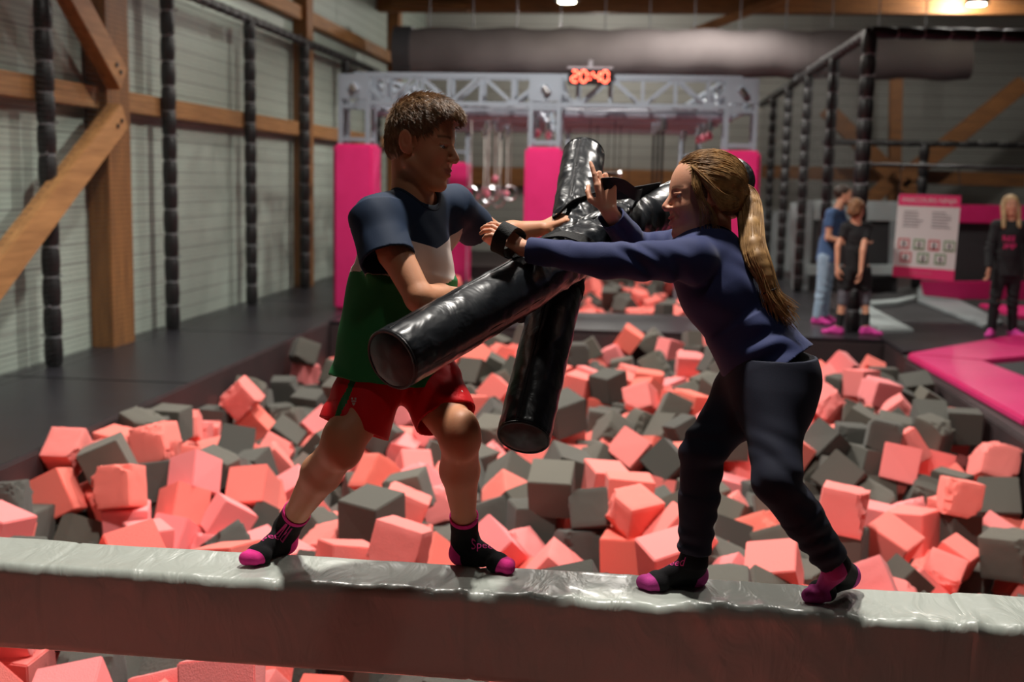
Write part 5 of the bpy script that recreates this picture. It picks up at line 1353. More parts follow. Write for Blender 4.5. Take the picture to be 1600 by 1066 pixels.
# ------------------------------------------------------------------ figures
SKIN = (205, 142, 108)
def skin_mat(name, rgb, lip):
    m = mat(name, rgb, .52, sss=.12, bump=(220, .04), spec=.4)
    nt = m.node_tree; bs = nt.nodes['Principled BSDF']
    prev = None
    base = nt.nodes.new('ShaderNodeRGB'); base.outputs[0].default_value = lin(rgb) + (1,); prev = base.outputs[0]
    for an, col in (('lip', lip), ('brow', (74, 48, 32)), ('blush', (214, 120, 92))):
        a = nt.nodes.new('ShaderNodeAttribute'); a.attribute_name = an
        mx = nt.nodes.new('ShaderNodeMix'); mx.data_type = 'RGBA'; mx.inputs[7].default_value = lin(col) + (1,)
        nt.links.new(a.outputs['Fac'], mx.inputs[0]); nt.links.new(prev, mx.inputs[6]); prev = mx.outputs[2]
    nt.links.new(prev, bs.inputs['Base Color'])
    return m
skin_mat('skin_boy', (206, 144, 108), (176, 92, 80))
skin_mat('skin_girl', (220, 160, 130), (196, 100, 92))
skin_mat('skin_adult', (206, 150, 122), (180, 100, 90))
mat('eye_white', (225, 220, 215), .25); mat('iris', (58, 40, 28), .2); mat('teeth', (235, 228, 215), .3)

class Head:
    """local frame of a head: x forward, y to its left, z up, origin between the ears"""
    def __init__(s, o, fwd, up, k=1.0):
        s.o = np.asarray(o, float); s.x = nrm(fwd); s.z = nrm(np.asarray(up) - s.x * (np.asarray(up) @ s.x)); s.y = np.cross(s.z, s.x); s.k = k
        s.R = np.stack([s.x, s.y, s.z], 1)
    def p(s, x, y, z): return s.o + s.k * (s.R @ np.array([x, y, z], float))
    def loc(s, P): return ((P - s.o) @ s.R) / s.k
    def ell(s, c, r, tilt=None):
        R = s.R
        if tilt is not None: R = s.R @ np.array(Matrix.Rotation(tilt[1], 3, tilt[0]))
        return ell(s.p(*c), np.array(r) * s.k, R)
    def cap(s, a, b, ra, rb=None, **kw): return cap(s.p(*a), s.p(*b), ra * s.k, (ra if rb is None else rb) * s.k, **kw)
    def ops(s, smile=.0, open_mouth=0, cut=0.0):
        o = [('u', 0, s.ell((-.006 + cut, 0, .036), (.092 - cut, .073, .086))),
             ('u', .02, s.ell((.026, 0, .002), (.066, .062, .085))),
             ('u', .02, s.ell((.036, 0, -.048), (.048, .05, .058))),
             ('u', .015, s.cap((.005, .05, -.05), (.062, .014, -.096), .02, .018)), ('u', .015, s.cap((.005, -.05, -.05), (.062, -.014, -.096), .02, .018)),
             ('u', .012, s.ell((.074, 0, -.098), (.017, .02, .016))),
             ('u', .01, s.cap((.078, .012, .019), (.064, .044, .014), .0085, .007)), ('u', .01, s.cap((.078, -.012, .019), (.064, -.044, .014), .0085, .007))]
        for q in (-1, 1):
            o += [('u', .025, s.ell((.058, q * .034, -.034), (.022, .02, .024))),
                  ('s', .009, s.ell((.093, q * .031, .0015), (.013, .018, .0105)))]
        o += [('u', .008, s.cap((.086, 0, .008), (.108, 0, -.026), .0065, .0095)), ('u', .006, s.ell((.1, .0105, -.032), (.0105, .0075, .007))),
              ('u', .006, s.ell((.1, -.0105, -.032), (.0105, .0075, .007))),
              ('s', .002, s.ell((.103, .007, -.0385), (.005, .003, .004))), ('s', .002, s.ell((.103, -.007, -.0385), (.005, .003, .004))),
              ('u', .012, s.ell((.072, 0, -.062), (.022, .026, .024))),
              ('u', .004, s.cap((.0945, 0, -.0575), (.084, .019, -.0605 + smile), .0058, .0035)), ('u', .004, s.cap((.0945, 0, -.0575), (.084, -.019, -.0605 + smile), .0058, .0035)),
              ('u', .004, s.cap((.0925, 0, -.0695 - open_mouth), (.083, .017, -.065 + smile), .0066, .0035)), ('u', .004, s.cap((.0925, 0, -.0695 - open_mouth), (.083, -.017, -.065 + smile), .0066, .0035)),
              ('s', .003, s.cap((.1, 0, -.0635 - open_mouth * .5), (.086, .021, -.062 + smile * 1.3), .0016 + open_mouth * .7, .0015)), ('s', .003, s.cap((.1, 0, -.0635 - open_mouth * .5), (.086, -.021, -.062 + smile * 1.3), .0016 + open_mouth * .7, .0015))]
        for q in (-1, 1):      # smile creases
            o += [('s', .01, s.cap((.091, q * .023, -.043), (.084, q * .029, -.058 + smile), .0012, .0012))]
            # ears
            o += [('u', .004, s.ell((-.004, q * .077, -.002), (.019, .007, .031), ('Y', -.2))),
                  ('u', .006, s.ell((.006, q * .071, -.022), (.011, .006, .012))),
                  ('s', .004, s.ell((-.001, q * .086, .0), (.011, .008, .019), ('Y', -.2))),
                  ('u', .003, s.ell((-.002, q * .079, .004), (.0055, .003, .012), ('Y', -.3)))]
            # lids
            o += [('u', .002, s.cap((.0868, q * .02, .0068), (.079, q * .043, .0045), .0042, .0036)), ('u', .003, s.cap((.0855, q * .02, -.0098), (.078, q * .042, -.0078), .003, .003))]
        return o
    def attrs(s, smile=0, open_mouth=0, lw=1.0, brow=True):
        def lip(P):
            L = s.loc(P)
            z0 = -.0637 + smile * np.clip(np.abs(L[:, 1]) / .02, 0, 1) - open_mouth * .5
            v = 1 - np.clip((((L[:, 1] / .021) ** 2 + ((L[:, 2] - z0) / (.0105 * lw + open_mouth)) ** 2) - .55) / .5, 0, 1)
            return v * (L[:, 0] > .07) * .75
        def brw(P):
            L = s.loc(P); y = np.abs(L[:, 1])
            z0 = .0245 - 6 * (y - .03) ** 2 - .05 * (y - .03)
            v = np.clip(1.2 - np.abs(L[:, 2] - z0) / .0042, 0, 1) * (y > .012) * (y < .05) * (L[:, 0] > .04)
            return v * (.75 if brow else .35)
        def blush(P):
            L = s.loc(P)
            c = np.exp(-(((L[:, 0] - .07) / .02) ** 2 + ((np.abs(L[:, 1]) - .042) / .018) ** 2 + ((L[:, 2] + .03) / .018) ** 2))
            n_ = np.exp(-(((L[:, 0] - .112) / .01) ** 2 + (L[:, 1] / .014) ** 2 + ((L[:, 2] + .028) / .012) ** 2))
            e_ = np.exp(-(((L[:, 0]) / .03) ** 2 + ((np.abs(L[:, 1]) - .082) / .012) ** 2 + ((L[:, 2]) / .035) ** 2))
            return np.clip(.45 * c + .4 * n_ + .4 * e_, 0, 1)
        return {'lip': lip, 'brow': brw, 'blush': blush}
    def eyes(s, parent, look=(1, 0, 0)):
        for q in (-1, 1):
            c = s.p(.0722, q * .031, -.0012)
            me = bpy.data.meshes.new('eye'); bm = bmesh.new(); bmesh.ops.create_uvsphere(bm, u_segments=20, v_segments=14, radius=.0124 * s.k)
            for v in bm.verts: v.co += Vector(c)
            bm.to_mesh(me); bm.free(); o = link('eye', me, MATS['eye_white'], parent, True)
            d = nrm(s.R @ nrm(look))
            V = [c + d * .0127 * s.k]; up = s.z; sd = nrm(np.cross(up, d)); u2 = np.cross(d, sd)
            for k in range(16):
                a = 2 * math.pi * k / 16; V.append(c + (d * .0112 + (sd * math.cos(a) + u2 * math.sin(a)) * .0058) * s.k)
            MB().add(V, [(0, 1 + k, 1 + (k + 1) % 16) for k in range(16)]).build('iris', MATS['iris'], o, smooth=True)

def hand_ops(w, D, N, side, curl=(.5, .5, .5, .5), k=1.0, thumb=.5, spread=.12, base=.3):
    """palm and five fingers. w wrist, D towards fingers, N the way the palm faces, side = +1 / -1 puts the thumb on D x N * side"""
    D = nrm(D); N = nrm(np.asarray(N, float) - D * (np.asarray(N, float) @ D)); T = np.cross(D, N) * side
    w = np.asarray(w, float); o = []
    offs = [.027, .009, -.009, -.025]; lens = [(.036, .022, .018), (.039, .025, .019), (.036, .023, .018), (.029, .018, .016)]
    plen = [.077, .079, .075, .068]
    for i in range(4):
        kn = w + (D * plen[i] + T * offs[i]) * k
        o.append(('u', .008, cap(w + (D * .01 + T * offs[i] * .55) * k, kn, .0125 * k, .0098 * k)))
    o.append(('u', .01, cap(w + (D * .025 + T * .012 + N * .004) * k, w + (D * .06 + T * .014 + N * .002) * k, .013 * k, .011 * k)))
    tips = []
    for i in range(4):
        p = w + (D * plen[i] + T * offs[i]) * k
        sp = (1.5 - i) * spread
        d0 = nrm(D * math.cos(sp) + T * math.sin(sp))
        a = base * (.5 + .5 * curl[i])
        for j, L in enumerate(lens[i]):
            dd = d0 * math.cos(a) + N * math.sin(a)
            q = p + dd * L * k
            r0 = (.0083, .0076, .0069)[j] * k; r1 = (.0077, .007, .0058)[j] * k
            o.append(('u', .002 if j else .004, cap(p, q, r0, r1)))
            p = q; a += curl[i] * (1.25 if j == 0 else .9)
        tips.append(p)
    p = w + (D * .018 + T * .02 + N * .006) * k
    d = nrm(D * .62 + T * .62 + N * .35)
    for j, (L, r0, r1) in enumerate(((.036, .0125, .0105), (.028, .0095, .0085), (.022, .0082, .0066))):
        q = p + d * L * k; o.append(('u', .006 if j == 0 else .002, cap(p, q, r0 * k, r1 * k))); p = q
        d = nrm(d + (D * .55 - T * .5 + N * .25) * thumb)
    return o

def foot_ops(ankle, heel, toe, up=(0, 0, 1), k=1.0, g=0.0):
    """heel and toe are contact points on the ground"""
    A, H, T = [np.asarray(v, float) for v in (ankle, heel, toe)]; up = nrm(up)
    d = nrm(T - H); L = np.linalg.norm(T - H); s = nrm(np.cross(up, d))
    h1 = H + up * .026 * k + d * .024 * k
    ball = H + d * (L * .7) + up * .019 * k
    tp = T + up * .0155 * k - d * .018 * k
    o = [('u', .012, cap(h1, A, .03 * k + g, .032 * k + g)), ('u', .02, cap(h1, H + d * L * .45 + up * .024 * k, .029 * k + g, .025 * k + g)),
         ('u', .018, cap(A - up * .01, ball + up * .006, .027 * k + g, .019 * k + g)),
         ('u', .012, cap(ball - s * .015 * k, ball + s * .017 * k, .0205 * k + g, .0195 * k + g)),
         ('u', .012, cap(ball - s * .014 * k, tp - s * .013 * k, .019 * k + g, .0155 * k + g)), ('u', .012, cap(ball + s * .016 * k, tp + s * .013 * k - d * .012, .018 * k + g, .0135 * k + g)),
         ('u', .01, cap(tp - s * .013 * k, tp + s * .012 * k - d * .009, .0155 * k + g, .0135 * k + g))]
    return o
def foot_zone(ankle, heel, toe, cuff, up=(0, 0, 1), side_pink=None):
    """1 where the sock is pink: toe box, heel, cuff band"""
    A, H, T = [np.asarray(v, float) for v in (ankle, heel, toe)]; d = nrm(T - H); L = np.linalg.norm(T - H); up = nrm(up)
    c, ax = cuff
    def fn(P):
        t = (P - H) @ d / L; z = (P - H) @ up
        toe_ = t + (.03 - z) * 1.6 - .80
        heel_ = .2 - t - np.clip(z - .03, 0, 1) * 6 - np.clip(-(z - .0), 0, 1)
        out = np.maximum(toe_, heel_)
        if c is not None:
            out = np.maximum(out, ((P - c) @ ax) * 12)
        return np.clip(.5 + out * 6, 0, 1)
    return fn
ramp_mat('sock_knit', 'zone', [(0, (20, 19, 21)), (.5, (228, 52, 140))], .95, bump=(420, .25))
ramp_mat('sock_knit_purple', 'zone', [(0, (22, 20, 23)), (.5, (186, 62, 140))], .95, bump=(420, .25))
mat('knit_letter', (216, 60, 136), .95)

def rim_ring(me, c, lat, fwd, up, ra, rb, m, parent):
    """ribbed collar laid on the edge of the neck hole"""
    bvh = BVHTree.FromPolygons([v.co for v in me.vertices], [tuple(p.vertices) for p in me.polygons])
    pts = []
    for a in np.linspace(0, 2 * math.pi, 49):
        p = c + lat * math.cos(a) * (ra + .006) + fwd * math.sin(a) * (rb + .006)
        h = bvh.ray_cast(Vector(p + up * .12), Vector(-up), .3)
        if h[0] is not None: pts.append(np.array(h[0]) - nrm(p - c) * .005)
    pts = np.array(pts); K = len(pts) - 1
    sm = np.array([(pts[(i - 1) % K] + pts[i % K] + pts[(i + 1) % K]) / 3 for i in range(K + 1)])
    MB().tube(list(sm), .0065, 8, cap=False).build('collar', MATS[m], parent, smooth=True)

def project_beam(px, py, h=0.0):
    return G(px, py, BZ - .004 + h)

# ================================================================ the boy
def make_boy():
    def V(px, py, d): return U(px, py, d - .1)
    Rsh, Lsh = V(588, 340, 3.19), V(706, 322, 3.43)
    Hip, Wst, Chs, Upc, Nck = V(616, 588, 3.33), V(620, 520, 3.33), V(632, 430, 3.31), V(644, 350, 3.30), V(646, 296, 3.30)
    Rel, Rwr = U(655, 466, 3.0), U(742, 468, 3.27)
    Lel, Lwr = U(776, 368, 3.58), U(846, 357, 3.60)
    Rhip, Lhip = V(585, 600, 3.30), V(664, 595, 3.36)
    Rkn, Lkn = U(534, 698, 3.1), U(719, 684, 3.1)
    Rtoe, Rheel = project_beam(404, 877), project_beam(455, 858)
    Ltoe, Lheel = project_beam(806, 895), project_beam(728, 880)
    Rheel = Rheel + (0, 0, .0); d = nrm(Rtoe - Rheel); Rtoe = Rheel + d * .19
    d = nrm(Ltoe - Lheel); Lheel = Ltoe - d * .2
    Ran = Rheel + nrm(Rtoe - Rheel) * .035 + np.array([.012, .0, .075]); Lan = Lheel + nrm(Ltoe - Lheel) * .035 + np.array([-.0, 0, .075])
    lat = nrm(Lsh - Rsh); up = nrm(Upc - Wst); lat = nrm(lat - up * (lat @ up)); fwd = np.cross(lat, up)
    hl = nrm(nrm(Lhip - Rhip) * .8 + lat * .2)
    hf = nrm(np.cross(hl, (0, 0, 1)))
    H = Head(V(655, 227, 3.28), nrm(CR * .93 - CU * .14 - CF * .33), nrm(CU * .99 + CR * .13 - CF * .04), 1.03)
    boy = empty('person', (float(Hip[0]), float(Hip[1]), BZ), 'boy with short brown hair in striped T-shirt and red shorts, gripping a bat', 'person', 'children jousting on the beam')
    # ---- body
    o = H.ops(smile=.004, cut=.006)
    o += [('u', .02, cap(H.p(-.02, 0, -.03), Nck - up * .02, .052, .056)), ('u', .03, cap(Nck - up * .03, Upc, .05, .07, fwd, .7)),
          ('u', .02, cap(Rsh, Lsh, .04)), ('u', .02, cap(Nck - up * .03, Rsh, .028, .034)), ('u', .02, cap(Nck - up * .03, Lsh, .028, .034)),
          ('u', .03, cap(Upc - up * .07, Chs, .105, .12, fwd, .66)), ('u', .03, cap(Chs, Wst, .13, .12, fwd, .68)), ('u', .03, cap(Wst, Hip + (0, 0, .045), .12, .105, hf, .7))]
    # arms
    for sh, el, wr, k in ((Rsh, Rel, Rwr, 1.05), (Lsh, Lel, Lwr, 1.0)):
        m = sh + (el - sh) * .45
        o += [('u', .02, cap(sh, m, .042 * k, .04 * k)), ('u', .015, cap(m, el, .041 * k, .034 * k)),
              ('u', .012, cap(el, el + (wr - el) * .35, .034 * k, .036 * k)), ('u', .012, cap(el + (wr - el) * .35, wr, .036 * k, .0235 * k, nrm(np.cross(wr - el, CU)), .92))]
    # legs
    for hp, kn, an, kk, c in ((Rhip, Rkn, Ran, 1.0, 1), (Lhip, Lkn, Lan, .97, -1)):
        fd = hf
        o += [('u', .03, cap(hp, kn, .08 * kk, .051 * kk)), ('u', .02, cap(kn - (0, 0, .012), kn + (0, 0, .03), .047 * kk, .049 * kk)),
              ('u', .012, cap(kn + fd * .022 - (0, 0, .03), kn + fd * .024 + (0, 0, .012), .026, .028)),
              ('u', .02, cap(kn, kn + (an - kn) * .32 - fd * .012, .05 * kk, .053 * kk)), ('u', .02, cap(kn + (an - kn) * .32 - fd * .012, kn + (an - kn) * .78, .053 * kk, .034 * kk)),
              ('u', .012, cap(kn + (an - kn) * .78, an, .034 * kk, .03 * kk)), ('u', .008, cap(kn + (an - kn) * .15 + fd * .02, kn + (an - kn) * .8 + fd * .008, .024, .018))]
    o += foot_ops(Ran, Rheel, Rtoe, g=-.003) + foot_ops(Lan, Lheel, Ltoe, g=-.003)
    # hands
    o += hand_ops(Lwr, nrm(CR * .9 + CU * .42 - CF * .0), nrm(-CU * .7 + CF * .5 + CR * .3), -1, (.7, .8, .85, .9), 1.0, .35, .05, .75)
    o += hand_ops(Rwr, nrm(CR * .95 - CU * .1 + CF * .25), nrm(CF * .8 - CU * .5), 1, (.9, .9, .9, .9), 1.0, .8, .05, .5)
    at = H.attrs(smile=.004)
    me = sdf_mesh('body', o, .0031, attrs=at)
    body = link('body', me, MATS['skin_boy'], boy, True)
    H.eyes(body, (1, -.1, -.35))
    # ---- hair
    def fringe(P):
        L = H.loc(P)
        u = np.arctan2(L[:, 1], L[:, 0]); n1 = np.sin(u * 46 + L[:, 2] * 60 + 2 * np.sin(u * 13)) + .6 * np.sin(u * 83 - L[:, 2] * 90)
        return -.0013 * n1
    ho = [('u', 0, H.ell((.0, 0, .044), (.091, .078, .086))), ('u', .02, H.ell((.03, 0, .085), (.072, .062, .042))), ('u', .015, H.ell((-.03, 0, .005), (.062, .067, .07))),
          ('u', .012, H.cap((.078, .032, .082), (.078, -.032, .082), .019)),
          ('s', .008, H.ell((.088, 0, -.015), (.05, .1, .085))), ('s', .006, H.ell((.04, 0, -.05), (.038, .11, .078))),
          ('s', .004, H.ell((.0, .08, -.012), (.022, .03, .034))), ('s', .004, H.ell((.0, -.08, -.012), (.022, .03, .034))),
          ('s', .01, H.ell((-.03, 0, -.112), (.13, .12, .06)))]
    hm = sdf_mesh('hair', ho, .003, disp=fringe)
    hair = link('hair', hm, MATS['hair_brown'], body, True)
    # short strands combed forward
    rng = np.random.RandomState(8); Pn = np.array([v.co for v in hm.vertices]); Nn = np.array([v.normal for v in hm.vertices])
    L = H.loc(Pn)
    sel = np.nonzero((L[:, 2] > -.05) & ((Nn @ H.R)[:, 2] > -.45))[0]
    sel = sel[rng.randint(0, len(sel), 9000)]
    root = Pn[sel] - Nn[sel] * .002; nn = Nn[sel]; lz = L[sel, 2]
    comb = H.x * 1.0 - H.z * .55 + (rng.rand(len(sel), 3) - .5) * .55
    side = np.clip(1 - (lz - .0) / .06, 0, 1)[:, None]
    comb = comb * (1 - side * .75) + (-H.z * .9)[None] * side * .75
    tang = comb - nn * (comb * nn).sum(1)[:, None]; tang /= np.linalg.norm(tang, axis=1)[:, None]
    ln = (.011 + .011 * np.clip(lz / .09, 0, 1) + .006 * rng.rand(len(sel)))
    K = 5; paths = np.stack([root + tang * (ln * t)[:, None] + nn * (ln * (.42 - .30 * t) * t * 1.4)[:, None] for t in np.linspace(0, 1, K)], 1)
    ring_strands(paths, .00055, 'hair_brown', 'hair_strands', hair, .7)
    # ---- T-shirt
    th = .006
    def sh(a, b, ra, rb, f, s): return (cap(a, b, ra, rb, f, s), None)
    tee_end = V(614, 593, 3.335)
    Rso, Lso = U(606, 406, 3.03), U(742, 356, 3.45)
    pr = [(.0, sh(Upc - up * .05, Chs, .125, .152, fwd, .74)), (.03, sh(Chs, Wst, .152, .158, fwd, .72)), (.04, opening(Wst + up * .15, tee_end, .136, .18, hf, .76)),
          (.03, sh(Rsh - up * .006, Lsh - up * .006, .062, .062, fwd, 1.0)),
          (.03, sh(Nck - up * .045, Rsh + up * .0, .046, .05, fwd, .9)), (.03, sh(Nck - up * .045, Lsh + up * .0, .046, .05, fwd, .9)),
          (.03, opening(Rsh + nrm(Rsh - Rso) * .01, Rso, .066, .073, CF, .9)),
          (.02, opening(Lsh + nrm(Lsh - Lso) * .01, Lso, .058, .06)), (.02, sh(Lsh - up * .03 - lat * .02, Lsh - up * .09 - lat * .045, .058, .06, fwd, .95))]
    so = [('u', k, a) for k, (a, b) in pr] + [('h', .001, b) for k, (a, b) in pr if b is not None]
    so += [('s', .004, cap(Nck + up * .08 + fwd * .01, Nck - up * .012 + fwd * .012, .062, .064, fwd, .95))]
    fl = folds([(U(640, 400, 3.2), .09, CR * .8 + CU * .25, 16, .0035), (U(690, 380, 3.25), .09, CR * .75 + CU * .5, 15, .0055), (U(560, 470, 3.25), .12, CR * .9 + CU * .3, 11, .005),
                (U(620, 530, 3.2), .14, CR * .9 - CU * .2, 9, .0055), (U(600, 370, 3.1), .09, CR * .6 + CU * .5, 16, .0025), (U(535, 560, 3.3), .09, CR * .9 + CU * .2, 13, .005),
                (U(730, 335, 3.45), .05, CR * .7 - CU * .5, 24, .0035), (U(650, 340, 3.2), .06, CR * .9, 20, .003), (U(690, 330, 3.3), .06, CR * .9 + CU * .2, 18, .004)])
    z1, z2 = U(645, 386, 3.19)[2], U(640, 447, 3.19)[2]
    latc = U(645, 386, 3.19)
    def band(P):
        hgt = P[:, 2] - .28 * np.abs((P - latc) @ lat)
        v = np.clip(.5 + (z1 - hgt) * 2.5, 0, .74)                  # above .5: below the navy yoke
        v = np.where(hgt < z2, .9, v)
        for s_, e_, r_ in ((Rsh, Rso, .08), (Lsh, Lso, .075)):
            ax = e_ - s_; L_ = np.linalg.norm(ax); ax = ax / L_
            t = (P - s_) @ ax; rr = np.linalg.norm(P - s_ - t[:, None] * ax, axis=1)
            outer = (rr < r_) & (t > .02) & (t < L_ + .004)
            if s_ is Rsh: outer &= ((P - Chs) @ lat < -.098) | ((P - s_) @ CF < t * float(ax @ CF) + .01)
            v = np.where(outer, .2, v)
        return v
    me = sdf_mesh('t_shirt', so, .0036, disp=fl, attrs={'band': band})
    link('t_shirt', me, MATS['shirt_boy'], boy, True)
    tee_mesh = me
    rim_ring(me, Nck + fwd * .012, lat, fwd, up, .066, .063, 'navy_rib', boy)
    # ---- shorts
    Rh_, Lh_ = U(553, 670, 3.17), U(697, 655, 3.18)
    wb = Hip + (0, 0, .05)
    pr = [(0, (cap(wb, Hip + (0, 0, .04), .15, .12, hf, .74), None)),
          (.02, opening(Rhip + (0, 0, .03), Rh_, .088, .098, hf, .98)),
          (.02, opening(Lhip + (0, 0, .03), Lh_, .087, .086, hf, .98))]
    so = [('u', k, a) for k, (a, b) in pr] + [('h', .001, b) for k, (a, b) in pr if b is not None] + [('s', 0, half(wb + (0, 0, .02), (0, 0, -1)))]
    fl = folds([(U(700, 610, 3.2), .08, CU * .95 + CR * .1, 13, .006), (U(560, 640, 3.15), .09, CR * .9 + CU * .4, 12, .005), (U(620, 610, 3.2), .06, CR * .9 - CU * .4, 18, .004), (U(715, 640, 3.15), .05, CU, 20, .004)])
    sideR = nrm(-hl)
    def stripe(P):
        t = (P - Rhip) @ nrm(Rh_ - Rhip)
        rr = P - Rhip - t[:, None] * nrm(Rh_ - Rhip)
        ang = np.arctan2(rr @ hf, rr @ sideR)
        on = (np.abs(ang - .62) < .1) & (rr @ sideR > .02)
        return np.where(on, .9, .1)
    me = sdf_mesh('shorts', so, .0036, disp=fl, attrs={'band': stripe})
    shorts = link('shorts', me, MATS['shorts_red'], boy, True)
    # small white emblems on the shorts
    cx = [(-.012, .006), (-.006, .0), (.0, -.001), (.016, .009), (.004, .001), (-.002, -.0055), (-.008, -.006), (-.013, -.001)]
    decal(shape2d([(x * 1.1, y * 1.1) for x, y in cx]), me, U(727, 613, 3.05), CR, CU, MATS['emblem_white'], 'emblem', shorts)
    sh_ = bpy.data.meshes.new('crest')
    v, f = [], []
    def q(poly):
        n = len(v); v.extend([(x, y, 0) for x, y in poly]); f.append(tuple(range(n, n + len(poly))))
    q([(-.007, .012), (-.002, .012), (-.002, .007), (-.007, .007)]); q([(.002, .012), (.007, .012), (.007, .007), (.002, .007)])
    q([(-.007, .005), (.007, .005), (.0065, .001), (-.0065, .001)]); q([(-.005, -.001), (.005, -.001), (.003, -.006), (0, -.009), (-.003, -.006)])
    sh_.from_pydata(v, [], f)
    decal(sh_, me, U(547, 631, 3.02), CR, CU, MATS['emblem_grey'], 'crest', shorts)
    # ---- socks
    for an, hl_, tt, kn, nm, lo in ((Ran, Rheel, Rtoe, Rkn, 'Speed', (.46, .058)), (Lan, Lheel, Ltoe, Lkn, 'Speed', (.42, .05))):
        ax = nrm(kn - an); cf = an + ax * .082
        ops = foot_ops(an, hl_, tt, g=.002) + [('u', .015, cone(an - ax * .01, cf + ax * .014, .037, .041))] + [('s', .001, cone(cf - ax * .0, cf + ax * .05, .0365, .0375))]
        me = sdf_mesh('sock', ops, .003, attrs={'zone': foot_zone(an, hl_, tt, (cf - ax * .002, ax))})
        so_ = link('sock', me, MATS['sock_knit'], boy, True)
        d = nrm(tt - hl_)
        zc = hl_ + d * np.linalg.norm(tt - hl_) * .5 + np.array([0, 0, .055])
        tm = text_mesh(nm, .032)
        side = nrm(np.cross(d, (0, 0, 1)))
        if side @ CF > 0: side = -side
        nz = nrm(side * .55 + np.array([0, 0, 1]) * .7 + d * .3)
        xd = nrm(np.cross(CU, nz)); xd = xd if xd @ CR > 0 else -xd
        decal(tm, me, zc, nrm(xd * .9 + d * .0 - CU * .35 if tt[0] < hl_[0] else xd), nrm(np.cross(nz, xd)), MATS['knit_letter'], 'lettering', so_)
    return boy
mat('hair_brown', (150, 114, 76), .42, spec=.6, noise_mix=((88, 62, 38), 40, .8))
mat('navy_rib', (24, 36, 58), .85, bump=(400, .2))
mat('emblem_white', (235, 232, 228), .6); mat('emblem_grey', (190, 178, 170), .6)
ramp_mat('shirt_boy', 'band', [(0, (25, 43, 68)), (.5, (222, 208, 200)), (.8, (34, 122, 66))], .72, bump=(500, .08), sheen=.0)
ramp_mat('shorts_red', 'band', [(0, (206, 16, 26)), (.5, (44, 112, 62))], .6, bump=(500, .06))
make_boy()

